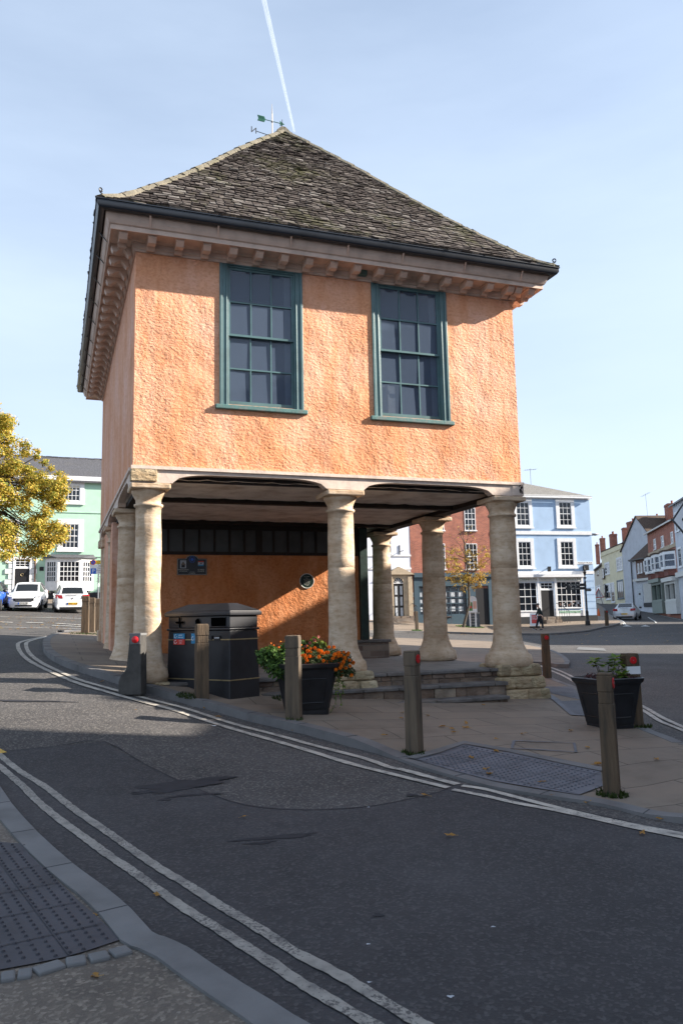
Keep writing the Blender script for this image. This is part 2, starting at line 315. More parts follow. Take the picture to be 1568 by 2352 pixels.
MT['petal'] = leafmat('orange_petal', [(0, (.55, .10, .01)), (.5, (.75, .19, .015)), (1, (.85, .33, .03))], .2)
MT['moss'] = leafmat('moss_green', [(0, (.02, .035, .008)), (1, (.06, .09, .02))])
MT['deadleaf'] = leafmat('fallen_leaf_brown', [(0, (.22, .10, .04)), (.5, (.40, .20, .06)), (1, (.50, .33, .08))])
MT['skin'] = flat('skin', (.45, .27, .2), .6)
MT['jacket'] = flat('dark_green_jacket', (.012, .025, .026), .85)
MT['trousers'] = flat('dark_trousers', (.012, .013, .02), .85)
MT['blue_l'] = flat('blue_label', (.03, .22, .42), .5)
MT['red_l'] = flat('red_label', (.55, .05, .04), .5)
MT['orange'] = flat('orange_plastic', (.75, .13, .02), .5)
MT['sign_black'] = flat('sign_black_face', (.012, .014, .02), .35)
MT['sign_green'] = flat('dark_green_disc', (.006, .022, .016), .35)
MT['sign_yellow'] = flat('sign_yellow_face', (.78, .52, .03), .45)
MT['sign_blue'] = flat('sign_blue_face', (.02, .12, .55), .45)
MT['grey_metal'] = flat('grey_steel', (.22, .23, .25), .45, metal=.4)
MT['sandstone_trim'] = M('door_sandstone', (.42, .34, .24), .85, .15, 4)
MT['shop_teal'] = flat('dark_slate_blue_paint', (.045, .085, .115), .5)
MT['card'] = M('pale_card', (.46, .50, .54), .6, .3, 14)
MT['verdigris'] = flat('verdigris_copper', (.02, .13, .08), .5)

# ---------------------------------------------------------------- mesh helpers
class MB:
    def __init__(s): s.v = []; s.f = []; s.mi = []
    def add(s, vs, fs, mi=0):
        b = len(s.v); s.v += [tuple(v) for v in vs]
        for f in fs: s.f.append(tuple(b+i for i in f)); s.mi.append(mi)
        return s
    def box(s, x0, x1, y0, y1, z0, z1, mi=0):
        return s.add([(x, y, z) for z in (z0, z1) for y in (y0, y1) for x in (x0, x1)],
                     [(0, 2, 3, 1), (4, 5, 7, 6), (0, 1, 5, 4), (1, 3, 7, 5), (3, 2, 6, 7), (2, 0, 4, 6)], mi)
    def hexa(s, p, mi=0):      # 8 points: bottom 4 ccw, top 4 ccw
        return s.add(p, [(3, 2, 1, 0), (4, 5, 6, 7), (0, 1, 5, 4), (1, 2, 6, 5), (2, 3, 7, 6), (3, 0, 4, 7)], mi)
    def beam(s, a, b, wd, ht, mi=0, up=(0, 0, 1)):
        a, b = Vector(a), Vector(b); d = (b-a).normalized(); sd = d.cross(Vector(up))
        if sd.length < 1e-4: sd = d.cross(Vector((1, 0, 0)))
        sd = sd.normalized()*wd/2; u = sd.cross(d).normalized()*ht/2
        return s.hexa([a-sd-u, a+sd-u, b+sd-u, b-sd-u, a-sd+u, a+sd+u, b+sd+u, b-sd+u], mi)
    def lathe(s, prof, n=20, c=(0, 0), mi=0, jit=0, rr=None, sq=False):
        vs = []; ph = math.pi/n if sq else 0
        for k, (r, z) in enumerate(prof):
            for i in range(n):
                a = 2*math.pi*i/n+ph; q = r*(1+(jit*math.sin(3.1*a+z*2.3+k)*.6+jit*(rr.random()-.5) if rr else 0))
                vs.append((c[0]+q*math.cos(a), c[1]+q*math.sin(a), z))
        fs = [(k*n+i, k*n+(i+1) % n, (k+1)*n+(i+1) % n, (k+1)*n+i) for k in range(len(prof)-1) for i in range(n)]
        fs += [tuple(range(n))[::-1], tuple(range((len(prof)-1)*n, len(prof)*n))]
        return s.add(vs, fs, mi)
    def tube(s, pts, rad, n=8, mi=0):
        pts = [Vector(p) for p in pts]; rad = rad if isinstance(rad, (list, tuple)) else [rad]*len(pts); vs = []
        for k, p in enumerate(pts):
            d = (pts[min(k+1, len(pts)-1)]-pts[max(k-1, 0)]).normalized()
            a = d.cross(Vector((0, 0, 1)) if abs(d.z) < .9 else Vector((1, 0, 0))).normalized(); b = d.cross(a)
            for i in range(n): vs.append(p+rad[k]*(a*math.cos(2*math.pi*i/n)+b*math.sin(2*math.pi*i/n)))
        fs = [(k*n+i, k*n+(i+1) % n, (k+1)*n+(i+1) % n, (k+1)*n+i) for k in range(len(pts)-1) for i in range(n)]
        fs += [tuple(range(n))[::-1], tuple(range((len(pts)-1)*n, len(pts)*n))]
        return s.add(vs, fs, mi)
    def prism(s, poly, z0, z1, mi=0):
        n = len(poly)
        return s.add([(x, y, z0) for x, y in poly]+[(x, y, z1) for x, y in poly],
                     [tuple(range(n))[::-1], tuple(range(n, 2*n))]+[(i, (i+1) % n, n+(i+1) % n, n+i) for i in range(n)], mi)
    def prism_y(s, poly, y0, y1, mi=0):   # polygon in x,z pushed along y
        n = len(poly)
        return s.add([(x, y0, z) for x, z in poly]+[(x, y1, z) for x, z in poly],
                     [tuple(range(n)), tuple(range(n, 2*n))[::-1]]+[(i, n+i, n+(i+1) % n, (i+1) % n) for i in range(n)], mi)
    def build(s, name, mat, parent=None, smooth=False, label=None):
        me = bpy.data.meshes.new(name); me.from_pydata(s.v, [], s.f)
        for mm in (mat if isinstance(mat, (list, tuple)) else [mat]): me.materials.append(MT[mm] if isinstance(mm, str) else mm)
        if any(s.mi): me.polygons.foreach_set('material_index', s.mi)
        if smooth: me.polygons.foreach_set('use_smooth', [True]*len(me.polygons))
        me.update(); o = bpy.data.objects.new(name, me); col.objects.link(o); o.parent = parent
        if smooth == 'auto':
            try: me.set_sharp_from_angle(angle=R(40))
            except Exception: pass
        if label: o['label'] = label
        return o
def tag(o, label, cat, group=None):
    o['label'] = label; o['category'] = cat
    if group: o['group'] = group
    return o
def struct(o): o['kind'] = 'structure'; return o
def empty(name, loc, rz=0, label=None, cat=None, group=None):
    o = bpy.data.objects.new(name, None); col.objects.link(o); o.location = loc; o.rotation_euler = (0, 0, rz); o.empty_display_size = .2
    if label: tag(o, label, cat, group)
    return o
def kids(o): return [c for c in bpy.data.objects if c.parent == o]
def copy_tree(o, parent=None):
    c = o.copy(); col.objects.link(c); c.parent = parent
    for ch in kids(o): copy_tree(ch, c)
    return c
def bevel(o, wd, seg=2):
    b = o.modifiers.new('b', 'BEVEL'); b.width = wd; b.segments = seg; b.limit_method = 'ANGLE'; return o
def text(s, size, mat, parent, loc, rot=(math.pi/2, 0, 0), name='lettering', ext=.001, align='CENTER', sx=1, cat=None):
    cu = bpy.data.curves.new('t', 'FONT'); cu.body = s; cu.size = size; cu.extrude = ext; cu.align_x = align; cu.align_y = 'CENTER'
    to = bpy.data.objects.new('t', cu); col.objects.link(to)
    dg = bpy.context.evaluated_depsgraph_get(); me = bpy.data.meshes.new_from_object(to.evaluated_get(dg))
    bpy.data.objects.remove(to); bpy.data.curves.remove(cu); me.materials.clear(); me.materials.append(MT[mat])
    o = bpy.data.objects.new(name, me); col.objects.link(o); o.parent = parent; o.location = loc; o.rotation_euler = rot; o.scale = (sx, 1, 1)
    return o

# ---------------------------------------------------------------- ground sheets
def inpoly(poly, P):
    P = np.asarray(P); ins = np.zeros(len(P), bool); n = len(poly)
    for i in range(n):
        x0, y0 = poly[i]; x1, y1 = poly[(i+1) % n]
        if y0 == y1: continue
        c = ((y0 > P[:, 1]) != (y1 > P[:, 1])) & (P[:, 0] < (x1-x0)*(P[:, 1]-y0)/(y1-y0)+x0); ins ^= c
    return ins
def evenly(line, step):
    P = [Vector(p[:2]) for p in line]; out = [P[0]]; acc = 0
    for a, b in zip(P[:-1], P[1:]):
        L = (b-a).length; t = step-acc
        while t <= L: out.append(a.lerp(b, t/L)); t += step
        acc = L-(t-step)
    return out
def resample(line, step, closed=False):
    out = []; pts = [Vector(p[:2]) for p in line]; rng = len(pts) if closed else len(pts)-1
    for i in range(rng):
        a, b = pts[i], pts[(i+1) % len(pts)]; k = max(1, int((b-a).length/step))
        out += [tuple(a.lerp(b, j/k)) for j in range(k)]
    if not closed: out.append(tuple(pts[-1]))
    return out
def smooth_line(pts, n=4):
    P = [Vector(p[:2]) for p in pts]; out = []
    for i in range(len(P)-1):
        p0, p1, p2, p3 = P[max(i-1, 0)], P[i], P[i+1], P[min(i+2, len(P)-1)]
        for j in range(n):
            t = j/n; out.append(.5*((2*p1)+(p2-p0)*t+(2*p0-5*p1+4*p2-p3)*t*t+(3*p1-p0-3*p2+p3)*t**3))
    return [tuple(p) for p in out]+[tuple(P[-1])]
def sheet(name, poly, off, mat, step=.5, thick=0, zf=None):
    poly = resample(poly, step, True); n = len(poly)
    xs = [p[0] for p in poly]; ys = [p[1] for p in poly]
    gx, gy = np.meshgrid(np.arange(min(xs), max(xs), step)+step*.37, np.arange(min(ys), max(ys), step)+step*.41)
    q = np.c_[gx.ravel(), gy.ravel()]; q = q[inpoly(poly, q)]
    res = delaunay_2d_cdt([Vector(p) for p in poly]+[Vector(p) for p in q], [], [list(range(n))], 1, 1e-5)
    V = [tuple(v) for v in res[0]]; z = zo(V, off)
    mb = MB(); mb.add([(v[0], v[1], zz) for v, zz in zip(V, z)], [tuple(f) for f in res[2]])
    if thick:
        zz = zo(poly, off)
        for i in range(n):
            a, b = poly[i], poly[(i+1) % n]
            mb.add([(*a, zz[i]), (*b, zz[(i+1) % n]), (*b, zz[(i+1) % n]-thick), (*a, zz[i]-thick)], [(0, 1, 2, 3)])
    return mb.build(name, mat, smooth='auto' if thick else True)
def ribbon(name, line, wd, off, mat, step=.3, th=0, jit=0, shift=0, mb=None):
    P = [Vector(p) for p in resample(line, step)]; L_v = []; R_v = []
    for i, p in enumerate(P):
        d = (P[min(i+1, len(P)-1)]-P[max(i-1, 0)]).normalized(); nn = Vector((-d.y, d.x)); j = 1+jit*(rnd.random()-.5)
        L_v.append(p+nn*(shift+wd/2*j)); R_v.append(p+nn*(shift-wd/2*j))
    n = len(P); zl = zo([tuple(p) for p in L_v], off); zr = zo([tuple(p) for p in R_v], off)
    own = mb is None; mb = mb or MB()
    if th:
        vs = []
        for i in range(n): vs += [(*L_v[i], zl[i]-th), (*L_v[i], zl[i]), (*R_v[i], zr[i]), (*R_v[i], zr[i]-th)]
        fs = [(4*i+k, 4*i+k+1, 4*i+4+k+1, 4*i+4+k) for i in range(n-1) for k in range(3)]
        fs += [(0, 1, 2, 3), (4*n-1, 4*n-2, 4*n-3, 4*n-4)]
        mb.add(vs, fs)
    else:
        mb.add([(*L_v[i], zl[i]) for i in range(n)]+[(*R_v[i], zr[i]) for i in range(n)], [(i, i+1, n+i+1, n+i) for i in range(n-1)])
    return mb.build(name, mat, smooth=False) if own else mb
KH = .10
def px(lst, off=0): return [tuple(at(x, y, off)[:2]) for x, y in lst]

# road terrain: fine near, coarse far
bx = sorted(set([round(v, 3) for v in list(np.arange(-14, 14.01, .5))+list(np.arange(-60, 70.1, 2.0))+[-400, -300, -220, -150, -110, -80, 90, 120, 160, 220, 300, 400]]))
by = sorted(set([round(v, 3) for v in list(np.arange(0, 30.01, .5))+list(np.arange(-30, 130.1, 2.0))+[-150, -90, -60, -40, 150, 180, 220, 300, 400, 600]]))
zz = gA([(x, y) for y in by for x in bx]); nx = len(bx)
mb = MB(); mb.add([(x, y, zz[j*nx+i]) for j, y in enumerate(by) for i, x in enumerate(bx)],
                  [(j*nx+i, j*nx+i+1, (j+1)*nx+i+1, (j+1)*nx+i) for j in range(len(by)-1) for i in range(nx-1)])
struct(mb.build('road', 'road', smooth=True))

# newer dark asphalt in front
patch = px([(0,1728),(120,1716),(239,1704),(340,1760),(450,1812),(560,1850),(700,1862),(860,1852),(1010,1820),(1048,1803),(1150,1822),(1300,1858),(1450,1890),(1568,1912),(1900,1975)])
patch += [(6, 3), (5, -3), (-6, -3), (-7, 5)]
struct(sheet('road_patch', patch, .005, 'road_new', .5))

struct(ribbon('tar_joint', smooth_line(patch[:13], 3), .016, .0075, 'stain', .2, 0, .9))
# island pavement
edge = px([(186,1454),(134,1461),(107,1471),(99,1486),(105,1504),(127,1521),(158,1535),(200,1549),(246,1563),(299,1581),(352,1595),(422,1616),(492,1634),(551,1651),(620,1668),(676,1681),(735,1696),(793,1712),(857,1729),(907,1744),(971,1767),(1039,1787),(1120,1810),(1220,1828),(1329,1844),(1401,1857),(1492,1880),(1568,1893)])
edge = smooth_line(edge, 3)
edge += [(4.2, 5.75), (5.6, 6.2), (6.3, 7.2)]
redge = px([(1568,1706),(1534,1692),(1481,1671),(1400,1629),(1341,1595),(1321,1577),(1268,1557),(1222,1520)], KH)
redge += [(6.2, 22.5), (7.2, 27), (7.6, 32), (6.8, 36)]
redge = smooth_line(redge, 3)
back = [(4.8, 38), (2, 38.6), (-2, 37), (-5.5, 32), (-8.0, 27), (-8.6, 24.5)]
island = [tuple(p) for p in edge]+[tuple(p) for p in redge]+back
struct(sheet('pavement', island, KH, 'pave', .35))
ribbon_k = ribbon('kerb', edge+redge[:1], .16, KH+.004, 'kerb', .45, .16, 0, .075)
struct(ribbon_k)
struct(ribbon('kerb', redge, .14, KH+.004, 'kerb', .45, .16, 0, .06))
struct(ribbon('kerb', [redge[-1]]+back+[edge[0]], .16, KH+.006, 'kerb', .9, .16, 0, .06))
# kerb joints
mbj = MB(); P = evenly(edge, .92)
for i in range(2, len(P)-1):
    d = (P[i+1]-P[i-1]).normalized(); nn = Vector((-d.y, d.x)); a = P[i]-nn*.006; b = P[i]+nn*.156
    za_ = float(zo([a], KH)[0]); mbj.beam((a.x, a.y, za_+.004), (b.x, b.y, float(zo([b], KH)[0])+.004), .008, .006)
struct(mbj.build('kerb_joint', 'joint'))

# double lines
def Z1(l): return [(x*.3516, 1408.75+y*.3516) for x, y in l]
def Z3(l): return [(857.5+x*.4531, 1408.75+y*.4531) for x, y in l]
def Z4(l): return [(551+x*.3125, 1378+y*.3125) for x, y in l]
def Z2(l): return [(x*.4297, 1776.25+y*.4297) for x, y in l]
la = Z1([(450,130),(250,162),(135,190),(120,220),(140,262),(190,310),(285,362),(430,428),(560,475),(700,516),(880,567),(1100,624),(1250,672),(1400,721),(1560,770)])+Z4([(300,1052),(560,1130),(800,1205)])+Z3([(60,810),(200,845),(378,888)])
lb = Z1([(470,134),(290,160),(190,185),(172,210),(192,260),(250,310),(345,362),(500,430),(640,472),(800,517),(980,565),(1150,607),(1300,652),(1560,735)])+Z4([(280,1000),(560,1078),(900,1165)])+Z3([(80,783),(150,797),(300,838),(425,871)])
lc = Z3([(400,899),(560,930),(720,967),(900,1000),(1100,1042),(1300,1088),(1568,1143),(1800,1190)])
ld = Z3([(448,879),(560,896),(700,932),(850,971),(1050,1020),(1300,1076),(1568,1126),(1800,1170)])
le = [(-40,1700),(0,1736),(53,1778)]+Z2([(200,50),(270,97),(400,200),(560,310),(700,410),(860,520),(1000,602),(1150,700),(1300,790),(1450,882),(1568,962)])+[(780,2245),(870,2300),(960,2354),(1060,2410)]
lf = [(-40,1730),(0,1762),(53,1808)]+Z2([(180,134),(300,238),(450,348),(590,452),(700,525),(850,635),(1000,740),(1150,832),(1300,930),(1450,1025),(1568,1108)])+[(745,2295),(845,2354),(930,2400)]
for l in (la, lb): struct(ribbon('road_line', smooth_line(px(l), 3), .085, .010, 'line', .12, 0, .22))
for l in (lc, ld): struct(ribbon('road_line', smooth_line(px(l), 3), .078, .012, 'line', .12, 0, .10))
for l in (le, lf): struct(ribbon('road_line', smooth_line(px(l), 3), .072, .012, 'line_d', .035, 0, .24))
struct(ribbon('road_line', px([(-20,1716),(-6,1724),(8,1732)]), .08, .014, 'line_y', .1, 0, .3))
# right hand road's double lines and far markings
ra = [(1160,1477),(1200,1495),(1245,1520),(1262,1532),(1330,1570),(1340,1577)]
rb_ = [(1160,1472),(1205,1494),(1256,1520),(1275,1531),(1320,1554)]
off1 = px(Z3([(790,225),(860,262),(960,300),(1060,350),(1200,405),(1355,470),(1460,530),(1568,580),(1800,690)]))
off2 = px(Z3([(800,236),(860,275),(960,318),(1040,362),(1200,430),(1355,490),(1450,550),(1568,597),(1800,712)]))
for l in (off1, off2): struct(ribbon('road_line', smooth_line(l, 3), .085, .012, 'line', .25, 0, .12))
def far_line(pts, wd=.12, mat='line_w', off=.03): struct(ribbon('road_line', px(pts), wd, off, mat, .6, 0, .1))
far_line([(0,1418),(120,1420),(235,1424)], .12); far_line([(0,1442),(60,1443),(185,1446),(232,1444)], .1)
far_line([(1487,1418),(1500,1426),(1506,1432)], .12); far_line([(1568,1425),(1500,1409),(1440,1398)], .1)
far_line([(1396,1412),(1420,1425),(1432,1436)], .1); far_line([(1399,1412),(1424,1424),(1436,1436)], .1)
for x0 in (1428, 1470):
    a, b, c = at(x0, 1440), at(x0+22, 1440), at(x0+11, 1436); mt_ = MB()
    mt_.add([(q.x, q.y, q.z+.03) for q in (a, b, c)], [(0, 1, 2)]); struct(mt_.build('road_arrow', 'line_w'))
for k, (a, b) in enumerate((((0,1430),(30,1431)),((60,1431),(100,1432)),((130,1433),(230,1440)),((120,1438),(200,1441)))): far_line([a, b], .25)

# tactile slabs
tp = px(Z3([(210,745),(460,667),(700,712),(950,766),(1150,806),(1160,880),(1040,925),(820,890),(600,852),(400,800)]), KH)
struct(sheet('tactile_paving', tp, KH+.010, 'tactile', .2))
def blisters(name, poly, off, dirv, pitch=.068, rad=.013, mat='blister'):
    mbb = MB(); xs = [p[0] for p in poly]; ys = [p[1] for p in poly]; c0 = Vector((min(xs), min(ys))); e = Vector(dirv).normalized(); f = Vector((-e.y, e.x))
    q = []
    for i in range(-90, 120):
        for j in range(-90, 120):
            if i % 6 == 5 and 0: continue
            p = c0+e*(i*pitch)+f*(j*pitch); q.append((p.x, p.y))
    q = np.array(q); q = q[inpoly(poly, q)]; z = zo(q, off)
    for (x, y), h in zip(q, z):
        mbb.add([(x+rad*math.cos(a), y+rad*math.sin(a), h) for a in (0, 1.047, 2.094, 3.14, 4.19, 5.236)]+[(x+rad*.6*math.cos(a), y+rad*.6*math.sin(a), h+.009) for a in (0, 1.047, 2.094, 3.14, 4.19, 5.236)],
                [(i, (i+1) % 6, 6+(i+1) % 6, 6+i) for i in range(6)]+[(6, 7, 8, 9, 10, 11)])
    return mbb.build(name, mat)
def shrink(poly, k):
    c = sum((Vector(p) for p in poly), Vector((0, 0)))/len(poly); return [tuple(c+(Vector(p)-c)*k) for p in poly]
tdir = Vector(tp[4])-Vector(tp[1])
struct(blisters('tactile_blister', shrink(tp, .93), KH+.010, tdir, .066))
def joints(poly, off, dirv, pitch=.4, mat='tjoint'):
    mbb = MB(); e = Vector(dirv).normalized(); f = Vector((-e.y, e.x)); c0 = Vector(poly[0])
    for a, b in ((e, f), (f, e)):
        for i in range(-12, 13):
            seg = [c0+b*(i*pitch)+a*(j*.05) for j in range(-160, 160)]
            ins = inpoly(poly, [tuple(p) for p in seg]); k = [p for p, t in zip(seg, ins) if t]
            if len(k) > 4: ribbon('', [tuple(k[0]), tuple(k[-1])], .008, off, None, .4, mb=mbb)
    return mbb.build('slab_joint', mat)
struct(joints(tp, KH+.0135, tdir))
struct(ribbon('edging', [tp[0], tp[1], tp[2], tp[3], tp[4]], .12, KH+.016, 'kerb', .4, 0, 0, .06))
# corduroy strips and covers on the right
for q in ([(832,372),(1000,372),(1068,442),(905,408)], [(938,446),(1052,442),(1075,520),(1022,516)]):
    pp = px(Z3(q), KH); struct(sheet('ribbed_paving', pp, KH+.006, 'tactile', .4)); a, b, c, d_ = [Vector(p) for p in pp]; mbb = MB()
    for k in range(1, 12):
        s_ = a.lerp(d_, k/12); e_ = b.lerp(c, k/12); ribbon('', [tuple(s_), tuple(e_)], .02, KH+.014, None, .4, mb=mbb)
    struct(mbb.build('rib', 'joint'))
struct(ribbon('edging', px(Z3([(835,372),(870,405),(935,448),(1018,518),(1070,520)]), KH), .13, KH+.012, 'tactile', .4))
pc = px(Z3([(712,648),(1015,660),(1025,706),(700,686)]), KH)
struct(ribbon('manhole_frame', pc+[pc[0]], .035, KH+.009, 'tactile', .3)); 
pc = px([(1328,1487),(1386,1490),(1392,1496),(1322,1493)], 0); struct(sheet('manhole_cover', pc, .02, 'kerb_l', .5))

# near left footway
lk_out = px([(-60,1740),(0,1815),(26,1854),(86,1922),(172,2000),(241,2051),(301,2103),(348,2156),(378,2168),(430,2192),(473,2222),(559,2279),(623,2318),(674,2352),(760,2400)], .0)
foot = lk_out+[(-.2, 1.6), (-1, -2), (-9, -2), (-10, 7)]
struct(sheet('footway', foot, .02, 'path_brown', .4, .05))
struct(ribbon('kerb', smooth_line(lk_out, 2), .165, .035, 'kerb_l', .3, .08, 0, -.075 if False else -.08))
tl = px(Z2([(-80,365),(0,372),(125,382),(160,440),(230,505),(400,668),(520,775),(600,850),(650,895),(560,925),(470,955),(350,990),(180,1025),(0,1058),(-100,1072)]), .02)
struct(sheet('tactile_paving', tl, .028, 'tactile_d', .4)); ld2 = Vector(tl[9])-Vector(tl[13])
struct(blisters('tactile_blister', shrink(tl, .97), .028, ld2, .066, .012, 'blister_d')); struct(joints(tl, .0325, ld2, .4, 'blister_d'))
P = Z2([(-100,1110),(0,1090),(90,1075),(180,1062),(345,1010),(470,990),(590,965),(700,935)])
pts = px(P, .03)
for i in range(len(pts)-1):
    a, b = Vector(pts[i]), Vector(pts[i+1]); d_ = (b-a); n_ = Vector((-d_.y, d_.x)).normalized()*.048; a2, b2 = a+d_*.06, b-d_*.06
    s_ = MB().hexa([(q.x, q.y, g(q.x, q.y)+zo) for zo in (0, .037) for q in (a2-n_, b2-n_, b2+n_, a2+n_)]).build('sett', 'kerb_l'); bevel(s_, .01); struct(s_)
mbj = MB(); P = evenly(smooth_line(lk_out, 2), .95)
for i in range(1, len(P)-1):
    d_ = (P[i+1]-P[i-1]).normalized(); n_ = Vector((-d_.y, d_.x)); a = P[i]-n_*.0; b = P[i]-n_*.165
    mbj.beam((a.x, a.y, g(*a)+.0345), (b.x, b.y, g(*b)+.0345), .01, .004)
struct(mbj.build('kerb_joint', 'joint'))

# far pavements
fe = px([(560,1449),(700,1450),(845,1453),(900,1453),(1017,1455),(1125,1458),(1200,1459),(1260,1459),(1317,1455),(1370,1447),(1405,1440),(1424,1434),(1428,1430),(1415,1423),(1400,1414),(1390,1404),(1386,1398)])
fe = smooth_line(fe, 3)
farp = fe+[(33, 110), (20, 110), (16, 62), (-10, 62), (-14, 58)]
struct(sheet('pavement', farp, .10, 'pave', 1.0)); struct(ribbon('kerb', fe, .16, .11, 'kerb', .8, .16, 0, .06))
le_ = [(-40, 47.5), (-22, 48), (-14, 48.5), (-6, 49.5), (2, 54)]
struct(sheet('pavement', le_+[(2, 60), (-40, 60)], .10, 'pave', 1.2)); struct(ribbon('kerb', le_, .16, .12, 'kerb', .8, .16, 0, .06))
re_ = [(23.5, 36), (26, 48), (27.5, 60), (30.0, 72), (33, 84), (37, 100), (40, 112)]
struct(sheet('pavement', re_+[(50, 112), (45, 90), (34, 36)], .10, 'pave', 1.2)); struct(ribbon('kerb', re_, .16, .11, 'kerb', .8, .16, 0, -.06))
struct(sheet('pavement', [(11.5, -14), (11.5, 8), (12, 20), (13.5, 28), (30, 28), (30, -14)], .10, 'pave', 1.5))

# ================================================================ the market hall
W, LN, TH = 6.8, 8.9, .347
HA = Vector((-3.1456, 11.869, 0)); hd = Vector((math.cos(TH), math.sin(TH), 0)); hn = Vector((-math.sin(TH), math.cos(TH), 0))
hall = empty('market_hall', HA, TH, 'two storey orange roughcast market hall raised on stone columns under a steep mossy stone roof', 'market hall')
def H(s, t, z): return HA+hd*s+hn*t+Vector((0, 0, z))
def hloc(px_, py_, t=0.0):                        # pixel on a hall plane at depth t: (s, z)
    D = ray(px_, py_); k = ((HA+hn*t)-CAM).dot(hn)/D.dot(hn); q = CAM+D*k; return (q-HA).dot(hd), q.z
FL = .74
# --- upper room walls; the front one has two openings
wins = [(1.32, 2.72, 5.04, 7.535), (3.97, 5.42, 5.03, 7.56)]
WT = 7.52
f_ = MB(); s_ = MB()
hs = [(a+.10, b-.10, c+.03, d-.10) for a, b, c, d in wins]
xs = [0, hs[0][0], hs[0][1], hs[1][0], hs[1][1], W]
f_.box(0, xs[1], 0, .25, 3.985, WT); f_.box(xs[2], xs[3], 0, .25, 3.985, WT); f_.box(xs[4], W, 0, .25, 3.985, WT)
for a, b, c, d in hs: f_.box(a, b, 0, .25, 3.985, c); f_.box(a, b, 0, .25, d, WT)
fw = f_.build('wall', 'plaster', hall)
s_.box(0.0, .25, .25, LN, 3.985, WT).box(W-.25, W, .25, LN, 3.985, WT).box(.25, W-.25, LN-.25, LN, 3.985, WT)
s_.build('wall', 'plaster_side', hall, label='smoother pinkish orange side walls')
MB().box(.25, W-.25, .25, LN-.25, 3.99, 4.05).build('room_floor', 'darkwood', hall)
MB().box(.26, W-.26, 1.6, 1.66, 4.06, WT).build('room_partition', 'creamwall2', hall)
# --- sash windows
def sash_window(k, a, b, c, d):
    lab = ['left sash window of the front wall', 'right sash window of the front wall'][k]
    m_ = MB()
    def arch(o0, o1, y0, y1):       # frame ring with three sides (left, top, right)
        m_.box(a+o0, a+o1, y0, y1, c, d-o0); m_.box(b-o1, b-o0, y0, y1, c, d-o0); m_.box(a+o1, b-o1, y0, y1, d-o1, d-o0)
    arch(0, .045, -.030, .0); arch(.045, .10, -.014, .0); arch(.10, .125, -.024, .06); arch(.125, .15, -.004, .10)
    w_ = m_.build('window', 'teal', hall, label=lab); bevel(w_, .006)
    sb = MB(); sb.box(a-.07, b+.06, -.060, .06, c-.06, c+.012)
    bevel(sb.build('sill', 'teal_worn', w_), .012)
    A0, B0, C0, D0 = a+.15, b-.15, c+.02, d-.15; mid = (C0+D0)/2+.02; gl = MB(); st = MB()
    for (z0, z1, y) in ((mid-.02, D0, .02), (C0, mid+.02, .06)):
        st.box(A0, A0+.035, y, y+.04, z0, z1); st.box(B0-.035, B0, y, y+.04, z0, z1)
        st.box(A0+.035, B0-.035, y, y+.04, z1-.035, z1); st.box(A0+.035, B0-.035, y, y+.04, z0, z0+(.035 if y < .05 else .085))
        zb = z0+(.035 if y < .05 else .085); zt = z1-.035; w3 = (B0-A0-.07)/3
        for i in (1, 2): st.box(A0+.035+w3*i-.011, A0+.035+w3*i+.011, y+.004, y+.036, zb, zt)
        zm = (zb+zt)/2; st.box(A0+.035, B0-.035, y+.002, y+.034, zm-.012, zm+.012)
    st.build('sash', 'teal', w_)
    rr = random.Random(k)
    for (z0, z1, y) in ((mid-.02, D0, .043), (C0, mid+.02, .083)):
        zb, zt = z0+.03, z1-.02; w3 = (B0-A0)/3; zm = (zb+zt)/2
        for i in range(3):
            for (p, q) in ((zb, zm), (zm, zt)):
                t1, t2 = rr.uniform(-.009, .009), rr.uniform(-.010, .010); x0, x1 = A0+w3*i, A0+w3*(i+1)
                gl.add([(x0, y+t1, p), (x1, y-t1, p), (x1, y-t1+t2, q), (x0, y+t1+t2, q)], [(0, 1, 2, 3)])
    gl.build('pane', 'glass', w_)
    # curtain edge inside
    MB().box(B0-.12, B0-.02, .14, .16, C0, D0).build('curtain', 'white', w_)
    if k: MB().box(A0+.06, A0+.34, .20, .23, C0, C0+.62).box(A0+.19, A0+.22, .17, .2, C0, C0+.62).build('shutter_or_reflection', 'white', w_)  # white panel added to give the lower left pane its pale reflection
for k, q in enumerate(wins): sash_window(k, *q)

# --- beam with flattened arches
def arch_poly(Lx, cols, zt=3.985, zc=3.75, zm=3.90, hw=.33):
    pts = [(0, zt), (0, zc)]
    for i, c in enumerate(cols):
        if i > 0:
            p = cols[i-1]+hw; n = 26
            for j in range(n+1):
                t = j/n; x = p+(c-hw-p)*t; e = min(t, 1-t)*(c-hw-p); r_ = .62
                hgt = 1 if e > r_ else math.sqrt(max(0, 1-(1-e/r_)**2))
                pts.append((x, zc+.012+(zm-zc-.012)*hgt))
        pts.append((min(c+hw, Lx), zc)) if i < len(cols)-1 else pts.append((Lx, zc))
        if i < len(cols)-1: pass
    pts += [(Lx, zt)]; return pts
CI = .27; CS = 2.85
front_cols = [CI, W/2+.02, W-CI]; side_cols = [CI, CI+CS, CI+2*CS, LN-CI]
b_ = MB(); b_.prism_y(arch_poly(W, front_cols), -.012, .16)
b_.box(-.03, W+.03, -.045, -.012, 3.955, 4.005)
b_.build('front_beam', 'beam_paint', hall)
